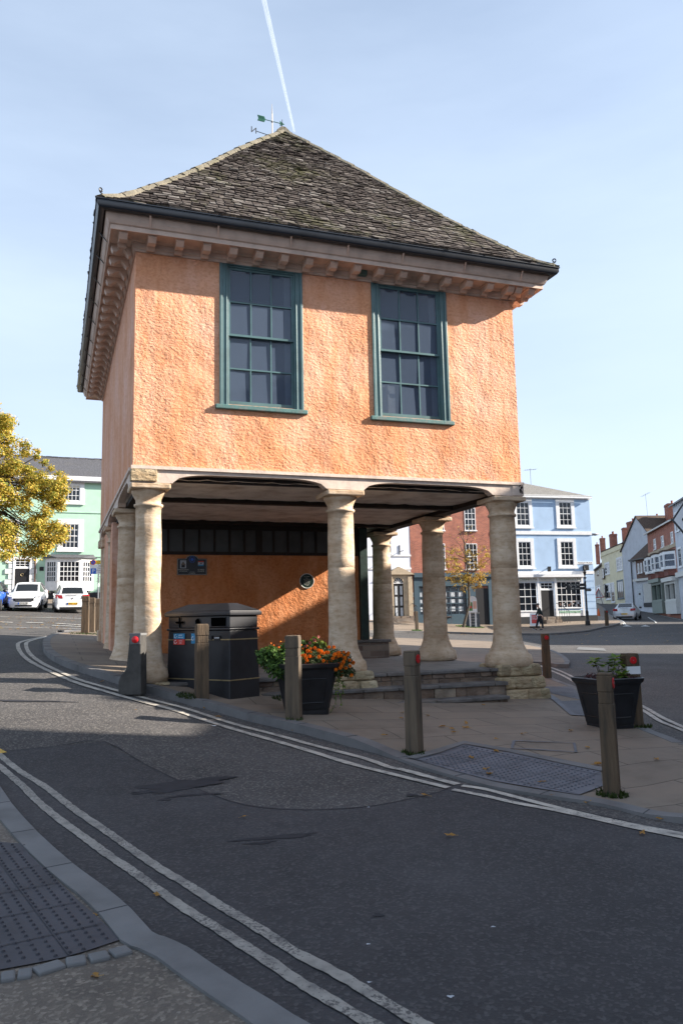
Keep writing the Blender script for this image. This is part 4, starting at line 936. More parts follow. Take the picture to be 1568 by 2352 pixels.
# ================================================================ buildings round the market place
class House:
    """Local frame: x along the facade, y into the building, z up; placed from pixels and distances."""
    def __init__(s, name, label, cat, pa, ya, pb, yb, eave_px, depth, wall, roofmat, roof='gable', rise=2.5, plinth=0, over=.25, P0=None, P1=None, zt=None, group=None, left_ext=0, right_ext=0, gut=True, ridge_in=None, wall_label=None):
        A_ = P0 if P0 is not None else pt(pa[0], pa[1], ya); B_ = P1 if P1 is not None else pt(pb[0], pb[1], yb)
        A_ = Vector(A_); B_ = Vector(B_); d_ = Vector((B_.x-A_.x, B_.y-A_.y, 0)); L0 = d_.length; d_.normalize()
        A_ = A_-d_*left_ext; s.L = L0+left_ext+right_ext; s.d = d_; s.n = Vector((-d_.y, d_.x, 0)); s.x0 = left_ext
        z0 = min(A_.z, B_.z)-.5; s.base = Vector((A_.x, A_.y, min(A_.z, B_.z))); s.root = empty(name, s.base, math.atan2(d_.y, d_.x), label, cat, group)
        s.zt = (zt if zt is not None else pt(eave_px[0], eave_px[1], eave_px[2]).z)-s.base.z
        L, D, H_ = s.L, depth, s.zt; s.D = D
        w_ = MB().box(0, L, 0, D, -.9, H_)
        if roof == 'gable_x':      # ridge runs into the picture, gable faces front
            w_.prism_y([(0, H_), (L, H_), (L/2, H_+rise)], 0, D)
        s.wall = w_.build('wall', wall, s.root)
        if plinth: MB().box(-.03, L+.03, -.05, .3, -.9, plinth).build('plinth', 'plinth', s.root)
        r_ = MB(); ri = ridge_in if ridge_in is not None else D/2; o = over; t = .12
        if roof == 'gable':
            for (y0, y1, z0_, z1_) in ((-o, ri, H_-o*rise/ri, H_+rise), (D+o, ri, H_-o*rise/(D-ri), H_+rise)):
                r_.hexa([(-.1, y0, z0_), (L+.1, y0, z0_), (L+.1, y1, z1_), (-.1, y1, z1_), (-.1, y0, z0_+t), (L+.1, y0, z0_+t), (L+.1, y1, z1_+t), (-.1, y1, z1_+t)])
            w2 = MB()
            for x in (0, L-.2): w2.add([(x, 0, H_), (x, D, H_), (x, ri, H_+rise), (x+.2, 0, H_), (x+.2, D, H_), (x+.2, ri, H_+rise)], [(0, 1, 2), (5, 4, 3), (0, 2, 5, 3), (2, 1, 4, 5)])
            w2.build('gable', wall, s.root)
        elif roof == 'hip':
            hx = min(ri, L/2-.01) if ridge_in is None else ridge_in
            r_.add([(-o, -o, H_), (L+o, -o, H_), (L+o, D+o, H_), (-o, D+o, H_), (hx, D/2, H_+rise), (L-hx, D/2, H_+rise)], [(0, 1, 5, 4), (1, 2, 5), (2, 3, 4, 5), (3, 0, 4), (3, 2, 1, 0)])
        elif roof == 'hip_r':      # gable end left, hipped right
            hx = D/2+1.2
            r_.add([(-.1, -o, H_), (L+o, -o, H_), (L+o, D+o, H_), (-.1, D+o, H_), (-.1, D/2, H_+rise), (L-hx, D/2, H_+rise)], [(0, 1, 5, 4), (1, 2, 5), (2, 3, 4, 5), (3, 0, 4), (3, 2, 1, 0)])
        elif roof == 'gable_x':
            for sg in (0, 1):
                xa, xb = ((-o, L/2) if sg == 0 else (L+o, L/2)); za = H_-o*rise/(L/2)
                r_.hexa([(xa, -.15, za), (xb, -.15, H_+rise), (xb, D+.2, H_+rise), (xa, D+.2, za), (xa, -.15, za+t), (xb, -.15, H_+rise+t), (xb, D+.2, H_+rise+t), (xa, D+.2, za+t)])
        elif roof == 'flat': r_.box(-.05, L+.05, -.05, D, H_, H_+.12)
        s.roof = r_.build('roof', roofmat, s.root); s.rise = rise; s.ri = ri
        if gut and roof in ('gable', 'hip', 'hip_r'): MB().box(-.1, L+.1, -o-.10, -o, H_-.16, H_-.03).build('gutter', gut if isinstance(gut, str) else 'black', s.root)
    def loc(s, x, y, t=0):
        D_ = ray(x, y); P_ = s.base+s.n*t; k = (P_-CAM).dot(s.n)/D_.dot(s.n); q = CAM+D_*k-s.base; return q.dot(s.d), q.z
    def rect(s, x0, y0, x1, y1):
        xm, ym = (x0+x1)/2, (y0+y1)/2; a, b = s.loc(x0, ym)[0], s.loc(x1, ym)[0]; return min(a, b), max(a, b), s.loc(xm, y1)[1], s.loc(xm, y0)[1]
    def window(s, x0, y0, x1, y1, cols=3, rows=4, sur=.15, mat='white', glass_='glass_d', sill=True, bar=.022, meet=True, loc_=None, y=-.05, fr=.05, nm='window', blind=None, label=None):
        a, b, c, d = loc_ or s.rect(x0, y0, x1, y1); m_ = MB()
        if sur: m_.box(a, a+sur, y, .02, c, d).box(b-sur, b, y, .02, c, d).box(a+sur, b-sur, y, .02, d-sur, d).box(a+sur, b-sur, y, .02, c, c+sur*.7)
        A_, B_, C_, D_ = a+sur, b-sur, c+sur*.7, d-sur; yf = y+.022
        m_.box(A_, A_+fr, yf, .015, C_, D_).box(B_-fr, B_, yf, .015, C_, D_).box(A_+fr, B_-fr, yf, .015, D_-fr, D_).box(A_+fr, B_-fr, yf, .015, C_, C_+fr)
        for i in range(1, cols): x = A_+(B_-A_)*i/cols; m_.box(x-bar/2, x+bar/2, yf+.006, .012, C_+fr, D_-fr)
        for j in range(1, rows):
            z = C_+(D_-C_)*j/rows; h_ = bar if not (meet and j == rows//2) else bar*1.6; m_.box(A_+fr, B_-fr, yf+.008, .010, z-h_/2, z+h_/2)
        w_ = m_.build(nm, mat, s.root, label=label)
        MB().box(A_+.01, B_-.01, -.010, .006, C_+.01, D_-.01).build('pane', glass_, w_)
        if sill: MB().box(a-.06, b+.06, y-.07, y-.002 if sur else .01, c-.05, c+.03).build('sill', mat, w_)
        if blind: MB().box(A_+.03, B_-.03, -.014, -.011, D_-(D_-C_)*blind, D_-.03).build('blind', 'creamwall2', w_)
        return w_
    def bandz(s, z0, z1, mat, out=.05, x0=None, x1=None, nm='band'):
        return MB().box(-.02 if x0 is None else x0, s.L+.02 if x1 is None else x1, -out, .01, z0, z1).build(nm, mat, s.root)
    def chimney(s, x, y, w_, d_, z0, z1, mat='brick', pots=2):
        c = MB().box(x-w_/2, x+w_/2, y-d_/2, y+d_/2, z0, z1-.25); c.box(x-w_/2-.05, x+w_/2+.05, y-d_/2-.05, y+d_/2+.05, z1-.25, z1-.12); c.box(x-w_/2-.01, x+w_/2+.01, y-d_/2-.01, y+d_/2+.01, z1-.12, z1)
        c = c.build('chimney', mat, s.root)
        for i in range(pots):
            px_ = x+(i-(pots-1)/2)*w_*.42; MB().lathe([(.11, z1-.02), (.10, z1+.3), (.125, z1+.32), (.125, z1+.38), (.08, z1+.39)], 10, (px_, y)).build('chimney_pot', 'potclay', c)
    def chimney_px(s, x0, y0, x1, y1, ybk, mat='brick', pots=2, dp=.7):
        a = s.loc(x0, y0, ybk); b = s.loc(x1, y1, ybk); xm = (a[0]+b[0])/2; dist = (s.base+s.d*xm+s.n*ybk).length
        w_ = abs(x1-x0)/F*dist/(abs(s.d.x)+.8*abs(s.n.x)); za = s.loc((x0+x1)/2, y0, ybk)[1]; zb = s.loc((x0+x1)/2, y1, ybk)[1]; s.chimney(xm, ybk, w_, w_*.8, zb-1.0, za, mat, pots)
MT['potclay'] = flat('terracotta_pot', (.30, .12, .07), .8)
MT['frieze_w'] = flat('offwhite_board', (.55, .55, .52), .6)
def Z5(x, y): return (845+x*.3516, 1071.9+y*.3516)
def Z6(x, y): return (1316.9+x*.1822, 1102.5+y*.1822)
def ZL(x, y): return (x*.2343, 918.75+y*.2343)
def R5(x0, y0, x1, y1): a = Z5(x0, y0); b = Z5(x1, y1); return (*a, *b)
def R6(x0, y0, x1, y1): a = Z6(x0, y0); b = Z6(x1, y1); return (*a, *b)
def RL(x0, y0, x1, y1): a = ZL(x0, y0); b = ZL(x1, y1); return (*a, *b)

# ---- sky blue corner shop
bs_ = House('blue_shop', 'three storey sky blue corner shop with white bands and small paned shop windows', 'shop', (1139, 1431), 58, (1369.5, 1430), 60, (1250, 1139, 59), 8, 'skyblue', 'greyslate', 'hip_r', 2.0, over=.2, gut='white')
L = bs_.L; z = lambda y: bs_.loc(1250, y)[1]
MB().box(-.02, L+.06, -.10, .3, -.9, z(1416)).build('plinth', 'plinth', bs_.root)
for y0, y1 in ((1220, 1228), (1312, 1319)): bs_.bandz(z(y1), z(y0), 'white', .06)
bs_.bandz(z(1146), z(1137), 'white', .10, nm='eaves_board')
for r5 in ((945, 210, 1070, 400), (1225, 210, 1345, 400), (958, 468, 1082, 665), (1235, 468, 1357, 662)): bs_.window(*R5(*r5), 3, 4, .26, bar=.03)
# shop front
a, b, c, d = bs_.rect(*R5(960, 705, 1400, 985)); sf = MB()
sf.box(a, b+.1, -.30, .0, z(1320+2), z(1320)); sf = MB().box(a-.4, b+.12, -.34, .0, z(1326), z(1320)); sf.build('shop_cornice', 'white', bs_.root)
s1 = MB(); xa = bs_.loc(*Z5(1110, 850))[0]; xb = bs_.loc(*Z5(1215, 850))[0]; xe = bs_.loc(*Z5(1400, 850))[0]; xs_ = bs_.loc(*Z5(930, 850))[0]
zf0, zf1 = z(1416), z(1324)
s1.box(xs_, xa, -.09, 0, zf0, z(1403)).box(xb, xe, -.09, 0, zf0, z(1403)).box(xs_, xa, -.10, 0, z(1336), zf1).box(xb, xe, -.10, 0, z(1336), zf1).box(xa, xb, -.08, 0, z(1336), zf1)
for x in (xs_, xa-.10, xb, xe-.12): s1.box(x, x+.16, -.14, -.092, zf0, zf1)
s1.build('shop_front', 'white', bs_.root)
w1 = bs_.window(0, 0, 0, 0, 4, 4, 0, loc_=(xs_+.17, xa-.12, z(1403), z(1337)), y=-.06, sill=True, nm='shop_window', bar=.035)
w2 = bs_.window(0, 0, 0, 0, 5, 4, 0, loc_=(xb+.2, xe-.14, z(1397), z(1336)), y=-.06, sill=True, nm='shop_window', bar=.035)
rr = random.Random(4)
for i in range(26):
    x = rr.uniform(xb+.35, xe-.25); zz_ = z(1397)+.08+rr.random()*.35; sgm = rr.uniform(.06, .15); MB().box(x-sgm/2, x+sgm/2, -.019-.0004*i, -.0105, zz_, zz_+sgm).build('display_item', 'card' if i % 3 == 0 else 'brick_b', w2)
dr = MB().box(xa+.2, xb-.12, -.03, -.004, zf0, z(1355)); dr = dr.build('doorway', 'ink', bs_.root); MB().box(xa+.14, xa+.2, -.05, 0, zf0, z(1340)).box(xb-.12, xb-.02, -.05, 0, zf0, z(1340)).box(xa+.2, xb-.12, -.05, 0, z(1356), z(1353)).build('door_frame', 'white', dr)
bs_.window(0, 0, 0, 0, 3, 2, 0, loc_=(xa+.2, xb-.12, z(1353), z(1338)), y=-.05, sill=False, nm='fanlight')
for x0_, x1_ in ((xs_, xa), (xb, xe)):
    MB().box(x0_+.1, x1_-.1, -.115, -.101, z(1336)+.02, zf1-.1).build('sign_board', 'frieze_w', bs_.root)
    text('African Children\'s Fund', .24, 'leaf_g', bs_.root, ((x0_+x1_)/2, -.118, (z(1336)+zf1)/2-.02), sx=1.05)
MB().box(xa+.05, xb-.05, -.10, -.081, z(1335), zf1-.1).build('sign_board', 'frieze_w', bs_.root)
text('The Children\'s Fund', .10, 'ink', bs_.root, ((xa+xb)/2, -.103, (z(1336)+zf1)/2-.02))
MB().box(xb+.3, xe-.3, -.105, -.092, z(1409), z(1404)).build('sign_board', 'mint', bs_.root); text('Home of The Porridge Club', .15, 'leaf_g', bs_.root, ((xb+xe)/2, -.108, (z(1409)+z(1404))/2))
# quoin blocks right of shop front
qd = MB(); x0_ = xe+.12
for i in range(6):
    za_, zb_ = zf0+(z(1320)-zf0)*i/6+.025, zf0+(z(1320)-zf0)*(i+1)/6-.012; qd.box(x0_+.15, L+.02, -.035, .01, za_, zb_)
qd.build('rusticated_band', 'skyblue', bs_.root)
a, b, c, d = bs_.rect(*R6(42, 1030, 235, 1062)); MB().box(a, b, -.03, -.002, c, d).build('street_name_plate', 'white', bs_.root); text('MARKET PLACE', (d-c)*.78, 'ink', bs_.root, ((a+b)/2, -.032, (c+d)/2), sx=1.15)
a, b, c, d = bs_.rect(*R6(112, 1076, 162, 1140)); MB().box(a, b, -.30, -.02, c, d).build('loudspeaker_box', 'black', bs_.root)
mb = MB(); x, zz_ = bs_.loc(*Z5(1163, 668)); mb.beam((x, 0, zz_), (x-.1, -.5, zz_), .05, .05); mb.box(x-.15, x+.05, -.6, -.4, zz_-.22, zz_+.14); mb.build('wall_lamp', 'black', bs_.root)
# sign boards of steps and handrail
st = MB(); st.box(xa+.1, xb+.1, -.75, -.11, -.2, zf0-.25).box(xa+.1, xb+.2, -.45, -.11, zf0-.25, zf0-.02); st.build('door_step', 'step', bs_.root)
hr = MB(); hr.tube([(xb+.05, -.12, z(1386)), (xb+.05, -.5, z(1388)), (xb+.4, -1.3, z(1405))], .02, 6)
for i in range(5): t = i/4; hr.tube([(xb+.05+.35*t, -.5-.8*t, z(1388)*(1-t)+z(1405)*t), (xb+.05+.35*t, -.5-.8*t, .0)], .014, 5)
hr.build('handrail', 'black', bs_.root)
# lamp on the side wall and aerials
mb = MB(); mb.beam((L, 1.5, z(1232)), (L+.3, .3, z(1228)), .05, .05); mb.build('lamp_arm', 'grey_metal', bs_.root)
mb = MB().lathe([(.02, -.10), (.13, -.03), (.15, .02), (.08, .09), (.01, .10)], 12); mb.v = [(x*2.6, y, zz) for x, y, zz in mb.v]; o = mb.build('lamp_head', 'grey_metal', bs_.root, smooth=True); o.location = (L+.42, .2, z(1226))
def aerial(h, x, y, z0, hgt, tilt=0, n=7, w_=.5):
    mb = MB(); mb.tube([(x, y, z0), (x+tilt, y, z0+hgt)], .018, 5); bx_, bz_ = x+tilt, z0+hgt-.1
    mb.tube([(bx_-w_, y, bz_-.05), (bx_+w_, y, bz_+.05)], .012, 4)
    for i in range(n): q = bx_-w_+2*w_*i/(n-1); mb.tube([(q, y-.22, bz_+.1*(q-bx_)), (q, y+.22, bz_+.1*(q-bx_))], .008, 4)
    mb.build('aerial', 'grey_metal', h.root)
aerial(bs_, bs_.loc(*Z5(1228, 100))[0], 4, bs_.zt+1.4, 1.5)

# ---- red brick shop in the middle
rb = House('brick_shop', 'red brick house above a dark shop front between white and blue houses', 'shop', (947, 1424), 56.35, (1139.5, 1431), 58.02, (1040, 1105, 57.2), 8, 'brick', 'greyslate', 'gable', 2.0)
for r5 in ((628, 268, 700, 418), (455, 268, 493, 418)): rb.window(*R5(*r5), 3, 4, 0, bar=.035)
for r5 in ((636, 502, 712, 672), (440, 502, 503, 672)): rb.window(*R5(*r5), 3, 4, 0, bar=.035)
zr = lambda y: rb.loc(1040, y)[1]
a, b, _, _ = rb.rect(*R5(470, 705, 800, 1000)); x1 = rb.loc(*Z5(640, 900))[0]; x2 = rb.loc(*Z5(700, 900))[0]; x3 = rb.loc(*Z5(785, 900))[0]; x0_ = rb.loc(*Z5(300, 900))[0]
m_ = MB().box(x0_, rb.L, -.25, 0, zr(1326), zr(1316)).box(x0_, rb.L, -.12, 0, zr(1346), zr(1326)); m_.box(x0_, x1, -.12, 0, -.3, zr(1412)).box(x1, x2, -.12, 0, -.3, zr(1346)).box(x3, rb.L, -.12, 0, -.3, zr(1346)).box(x0_, x0_+.35, -.13, 0, -.3, zr(1326))
m_.build('shop_front', 'shop_teal', rb.root)
sw_ = rb.window(0, 0, 0, 0, 6, 5, 0, loc_=(x0_+.4, x1, zr(1412), zr(1346)), y=-.07, bar=.04, nm='shop_window', mat='shop_teal', sill=False)
rr = random.Random(8)
for i in range(7):
    for j in range(3):
        x = x1-.45-i*.62; zz_ = zr(1412)+.25+j*.52; MB().box(x-.2, x+.2, -.022, -.0108, zz_, zz_+.32).build('window_card', 'card', sw_)
MB().box(x2, x3, -.03, -.001, -.3, zr(1352)).build('doorway', 'ink', rb.root)
cl_ = MB().box(x0_-.0, x0_+.3, -.01, .02, 0, 0.01)
# ---- white house with pedimented door
wh = House('white_house', 'bright white house with arched door under a sandstone pediment, seen between the columns', 'house', (845, 1423), 55.5, (947, 1423.5), 56.37, (900, 1105, 56), 8, 'whitewall', 'greyslate', 'gable', 2.2, left_ext=2.5)
zw = lambda y: wh.loc(915, y)[1]
wh.window(*R5(100, 440, 152, 568), 3, 4, .05, bar=.035); wh.bandz(zw(1278), zw(1274), 'white', .05); wh.bandz(zw(1308), zw(1304), 'white', .05)
xl, xr_ = wh.loc(*Z5(135, 800))[0], wh.loc(*Z5(275, 800))[0]; dl, dr_ = wh.loc(*Z5(162, 800))[0], wh.loc(*Z5(228, 800))[0]; zb_, zt_ = zw(1421), zw(1324); dm = (dl+dr_)/2; rd = (dr_-dl)/2; zs = zt_-rd-.1
m_ = MB().box(xl, dl, -.14, 0, zb_, zt_+.12).box(dr_, xr_, -.14, 0, zb_, zt_+.12).box(xl-.1, xl+.22, -.22, -.142, zb_, zt_).box(xr_-.22, xr_+.1, -.22, -.142, zb_, zt_)
n = 14; arcp = [(dm+rd*math.cos(math.pi*i/n), zs+rd*math.sin(math.pi*i/n)) for i in range(n+1)]
m_.prism_y([(dl, zt_+.12)]+arcp[::-1]+[(dr_, zt_+.12)], -.14, 0)
m_.prism_y([(xl-.28, zt_+.12), (xr_+.28, zt_+.12), (dm, zt_+.68)], -.30, 0); m_.build('door_surround', 'sandstone_trim', wh.root)
dd = MB().box(dl, dr_, -.05, -.01, zb_, zs).build('door', 'ink', wh.root)
pn = MB()
for i in range(2):
    for j in range(3): pn.box(dl+.12+i*rd, dl+rd-.08+i*rd, -.062, -.051, zb_+.15+j*(zs-zb_-.2)/3, zb_+(j+1)*(zs-zb_-.2)/3)
pn.build('door_panel', 'card', dd)
fn = MB()
for i in range(7): a = math.pi*i/6; fn.beam((dm, -.06, zs), (dm+rd*.95*math.cos(a), -.06, zs+rd*.95*math.sin(a)), .03, .04, up=(0, 1, 0))
fn.beam((dl, -.06, zs), (dr_, -.06, zs), .05, .06); fw_ = fn.build('fanlight', 'white', wh.root); MB().prism_y(arcp, -.03, -.01).build('pane', 'glass_d', fw_)
mb = MB(); x, zz_ = wh.loc(*Z5(205, 555)); mb.beam((x, -.02, zz_-.25), (x, -.02, zz_+.45), .05, .05); mb.beam((x, -.05, zz_), (x, -.8, zz_), .04, .04); mb.build('wall_bracket', 'black', wh.root)
st = MB(); st.box(xl-.1, xr_+.1, -1.0, -.15, -.3, .12).box(xl, xr_, -.62, -.15, .12, .27); st.build('door_step', 'step', wh.root)
hr = MB()
for sx_ in (xl-.05, xr_+.05):
    hr.tube([(sx_, -.16, 1.15), (sx_, -1.1, .9)], .02, 6)
    for i in range(6): hr.tube([(sx_, -.2-.17*i, 1.13-.045*i), (sx_, -.2-.17*i, .0)], .012, 5)
hr.build('handrail', 'black', wh.root)

# ---- mint green house on the left
gh = House('green_house', 'three storey mint green house with white windows and a bow window', 'house', (-30, 1381), 53.6, (330, 1376), 57.2, (150, 1104, 55.4), 8, 'mint', 'welsh', 'gable', 2.3, over=.28, gut=False, left_ext=3)
zg_ = lambda y: gh.loc(180, y)[1]
gh.bandz(zg_(1105), zg_(1095), 'white', .22, nm='eaves_board'); MB().box(-.02, gh.L, -.06, .2, -.5, zg_(1361)).build('plinth', 'plinth', gh.root)
gh.bandz(zg_(1178), zg_(1176), 'mint', .05); gh.bandz(zg_(1279), zg_(1276), 'mint', .05)
gh.window(*RL(590, 790, 830, 1018), 4, 3, .30, bar=.035, blind=.2, meet=False); gh.window(*RL(565, 1170, 818, 1482), 4, 4, .32, bar=.035)
gh.window(*RL(-60, 1170, 190, 1482), 4, 4, .32, bar=.035); gh.window(*RL(-60, 790, 190, 1018), 4, 3, .30, bar=.035, meet=False)
# bow window
xb0, xb1 = gh.loc(*ZL(445, 1700))[0], gh.loc(*ZL(918, 1700))[0]; zb0, zb1 = zg_(1356), zg_(1283); c1, c2 = xb0+(xb1-xb0)*.28, xb1-(xb1-xb0)*.30; dpt = .62
bay = empty('bow_window', (0, 0, 0)); bay.parent = gh.root
fp = [(xb0, 0), (c1-.1, -dpt), (c2+.1, -dpt), (xb1, 0)]; MB().prism(fp, zb0-.02, zb0+.62).build('bay_wall', 'white', bay); MB().prism(fp, zb1-.28, zb1).build('bay_wall', 'white', bay)
MB().add([(xb0-.25, 0, zb1), (c1-.15, -dpt-.22, zb1), (c2+.15, -dpt-.22, zb1), (xb1+.25, 0, zb1), (xb0, 0, zb1+.28), (xb1, 0, zb1+.28)], [(0, 1, 4), (1, 2, 5, 4), (2, 3, 5), (3, 2, 1, 0)]).build('bay_roof', 'welsh', bay)
for i in range(3):
    (ax_, ay_), (bx_, by_) = fp[i], fp[i+1]; Lw = math.hypot(bx_-ax_, by_-ay_); an = math.atan2(by_-ay_, bx_-ax_); q0, q1 = zb0+.62, zb1-.28
    m_ = MB(); nc = 5 if i == 1 else 4; m_.box(0, .16, -.02, .10, q0, q1).box(Lw-.16, Lw, -.02, .10, q0, q1)
    for k in range(1, nc): x = .16+(Lw-.32)*k/nc; m_.box(x-.02, x+.02, -.01, .05, q0, q1)
    for k in range(1, 4): zz_ = q0+(q1-q0)*k/4; m_.box(.16, Lw-.16, -.008, .045, zz_-.02, zz_+.02)
    o = m_.build('bay_sash', 'white', bay); o.location = (ax_, ay_, 0); o.rotation_euler = (0, 0, an)
    p_ = MB().box(.1, Lw-.1, .03, .04, q0, q1).build('pane', 'glass_d', bay); p_.location = (ax_, ay_, 0); p_.rotation_euler = (0, 0, an)
# door with quoins
x0_, x1_ = gh.loc(*ZL(148, 1700))[0], gh.loc(*ZL(292, 1700))[0]; zd1 = zg_(1285); zd0 = zg_(1378)
m_ = MB().box(x0_-.12, x0_, -.10, 0, zd0, zd1+.15).box(x1_, x1_+.12, -.10, 0, zd0, zd1+.15).box(x0_, x1_, -.10, 0, zd1, zd1+.15).box(x0_, x1_, -.06, 0, zg_(1305)-.05, zg_(1305)+.06)
for i in range(8):
    q = .50 if i % 2 else .28; zz_ = zd0+i*.36; m_.box(x0_-.12-q, x0_-.121, -.07, 0, zz_+.02, zz_+.34); m_.box(x1_+.121, x1_+.12+q*.7, -.07, 0, zz_+.02, zz_+.34)
m_.build('door_surround', 'white', gh.root); dd = MB().box(x0_, x1_, -.03, -.004, zd0, zg_(1305)-.05).build('door', 'ink', gh.root)
mb = MB(); n = 14; mb.tube([((x0_+x1_)/2+.09*math.cos(2*math.pi*i/n), -.045, zd0+1.75+.09*math.sin(2*math.pi*i/n)) for i in range(n+1)], .014, 5); mb.build('knocker', 'gold', dd)
gh.window(0, 0, 0, 0, 3, 3, 0, loc_=(x0_, x1_, zg_(1305)+.06, zd1), y=-.06, sill=False, nm='fanlight', meet=False, bar=.03)
x = gh.loc(*ZL(345, 1700))[0]; MB().tube([(x, -.1, zd0), (x, -.1, zg_(1282))], .05, 8).build('downpipe', 'brick_b', gh.root)
a, b, c, d = gh.rect(*RL(390, 1635, 432, 1675)); MB().box(a, b, -.03, 0, c, d).build('notice_box', 'ink', gh.root)
gh.chimney_px(72, 1108, 88, 1132, 5.5, 'brick', 0, .7)
rt = MB(); x = 0
while x < gh.L: rt.box(x, x+.42, 3.86, 4.14, gh.zt+2.28, gh.zt+2.45+rnd.uniform(0, .03)); x += .43
rt.build('ridge_tile', 'welsh', gh.root)

# ---- houses up the right hand street
ch2 = House('far_cottage', 'cream cottage with steep brown roof and brick chimneys at the far street end', 'house', Z6(278, 1535), 118, Z6(384, 1548), 104, (*Z6(330, 1105), 111), 7, 'creamwall2', 'brownroof', 'gable', 4.2, ridge_in=4.5)
ch2.window(*R6(298, 1130, 312, 1200), 2, 2, .0, mat='brick_b'); ch2.window(*R6(360, 1110, 376, 1245), 2, 3, .0, mat='brick_b')
ch2.window(*R6(285, 1330, 335, 1500), 3, 3, .15, mat='white'); ch2.window(*R6(380, 1310, 392, 1475), 2, 3, 0, mat='brick_b')
ch2.chimney_px(*Z6(270, 805), *Z6(326, 1000), 3, pots=1); ch2.chimney_px(*Z6(326, 725), *Z6(402, 930), 3.2, pots=2)
cr_ = House('cream_house', 'pale yellow two storey house with a parapet and a dark shop window up the street', 'house', Z6(382, 1548), 104, Z6(648, 1545), 92, (*Z6(520, 862), 98), 9, 'creamwall', 'brownroof', 'flat')
for r6 in ((390, 1037, 452, 1195), (540, 970, 612, 1145)): cr_.window(*R6(*r6), 3, 3, .2, bar=.05)
cr_.window(*R6(402, 1300, 465, 1510), 2, 2, .2, bar=.05, nm='shop_window'); cr_.window(*R6(548, 1258, 628, 1500), 3, 1, .15, mat='shop_teal', bar=.06, nm='shop_window'); cr_.window(*R6(470, 1290, 515, 1545), 1, 3, .15, nm='door')
cr_.bandz(cr_.loc(*Z6(520, 880))[1]-.2, cr_.loc(*Z6(520, 870))[1], 'creamwall', .10)
cr_.chimney_px(*Z6(455, 680), *Z6(540, 850), 4, pots=2); cr_.chimney_px(*Z6(613, 600), *Z6(700, 760), 6, pots=0)
w_ = MB().box(*(lambda q: (q[0], q[1], 2.0, 4.0, q[2], q[3]))(cr_.rect(*R6(592, 775, 650, 860)))).build('dormer', 'white', cr_.root)
gb = House('gabled_house', 'white rendered gable end with a dark steep roof and tall brick chimney', 'house', Z6(648, 1545), 92, Z6(800, 1590), 89, (*Z6(720, 870), 90), 12, 'whitewall_shade', 'brownroof', 'gable_x', 3.4, right_ext=5.5)
gb.chimney_px(*Z6(692, 523), *Z6(806, 690), 3, 'brick', 1, .9)
aerial(gb, gb.loc(*Z6(625, 600))[0], 3, gb.loc(*Z6(625, 640), 3)[1], 3.6, -.2, 6, 1.0)
ls = House('low_shop', 'low shop with a sweeping dark tiled roof and brown brick first floor', 'shop', Z6(765, 1588), 84, Z6(1000, 1600), 80, (*Z6(870, 985), 82), 9, 'whitewall_shade', 'brownroof', 'gable', 5.0, ridge_in=6)
a, b, c, d = ls.rect(*R6(788, 1000, 990, 1235)); MB().box(a, b, -.04, 0, c, d).build('brick_panel', 'brick_b', ls.root)
for r6 in ((812, 1052, 832, 1180), (848, 1044, 868, 1172), (902, 1022, 946, 1155)): ls.window(*R6(*r6), 2, 1, .06, y=-.09, bar=.06)
a, b, c, d = ls.rect(*R6(778, 1240, 1000, 1270)); MB().box(a, b, -.35, 0, c, d).build('fascia', 'frieze_w', ls.root)
m_ = MB(); a, b, c, d = ls.rect(*R6(885, 1300, 990, 1545)); 
for i in range(9): m_.box(a+(b-a)*i/9+.02, a+(b-a)*(i+1)/9-.02, -.06, 0, c, d)
m_.build('shutter_or_reflection', 'frieze_w', ls.root); a, b, c, d = ls.rect(*R6(800, 1320, 875, 1585)); MB().box(a, b, -.05, 0, c, d).build('door', 'card', ls.root); MB().box((a+b)/2-.15, (a+b)/2+.15, -.09, -.051, c+1.1, c+1.3).build('letter_box', 'ink', ls.root)
a, b, c, d = ls.rect(*R6(890, 1548, 1020, 1600)); MB().box(a, b, -.09, 0, c, d).build('plinth', 'plinth', ls.root)
MB().tube([(.05, -.1, -.2), (.05, -.1, ls.zt-.2)], .06, 8).build('downpipe', 'ink', ls.root)
br3 = House('brick_terrace', 'tall red brick terrace with white bay windows over shop fronts at the right edge', 'house', Z6(990, 1620), 80, Z6(1345, 1650), 68, (*Z6(1150, 590), 74), 9, 'brick', 'brownroof', 'gable', 1.6, gut='frieze_w')
br3.bandz(br3.loc(*Z6(1160, 850))[1]-.25, br3.loc(*Z6(1160, 850))[1]+.1, 'sandstone_trim', .08)
for r6 in ((1010, 740, 1036, 880), (1105, 700, 1135, 850), (1226, 650, 1256, 805)): br3.window(*R6(*r6), 1, 2, .05, bar=.06)
def bay(h, r6, dp=.8):
    a, b, c, d = h.rect(*R6(*r6)); e = empty('bay_window', (0, 0, 0)); e.parent = h.root; q = (b-a)*.25; fp = [(a, 0), (a+q, -dp), (b-q, -dp), (b, 0)]
    MB().prism(fp, c, c+.25).build('bay_panel', 'white', e); MB().prism(fp, d-.25, d).build('bay_panel', 'white', e)
    MB().prism([(x*1.0, y*1.1) for x, y in fp], d+.002, d+.14).build('bay_roof', 'brownroof', e); MB().prism([(a+.1, 0), (a+q, -dp*.7), (b-q, -dp*.7), (b-.1, 0)], c-.55, c-.002).build('bay_corbel', 'brick_d', e)
    MB().prism([(a+.05, 0), (a+q, -dp+.06), (b-q, -dp+.06), (b-.05, 0)], c+.25, d-.25).build('pane', 'glass', e); f = MB()
    for i in range(4): f.tube([(fp[i][0], fp[i][1], c+.25), (fp[i][0], fp[i][1], d-.25)], .11, 6)
    zm = (c+d)/2
    for i in range(3): f.beam((*fp[i], zm), (*fp[i+1], zm), .08, .08)
    f.build('bay_frame', 'white', e)
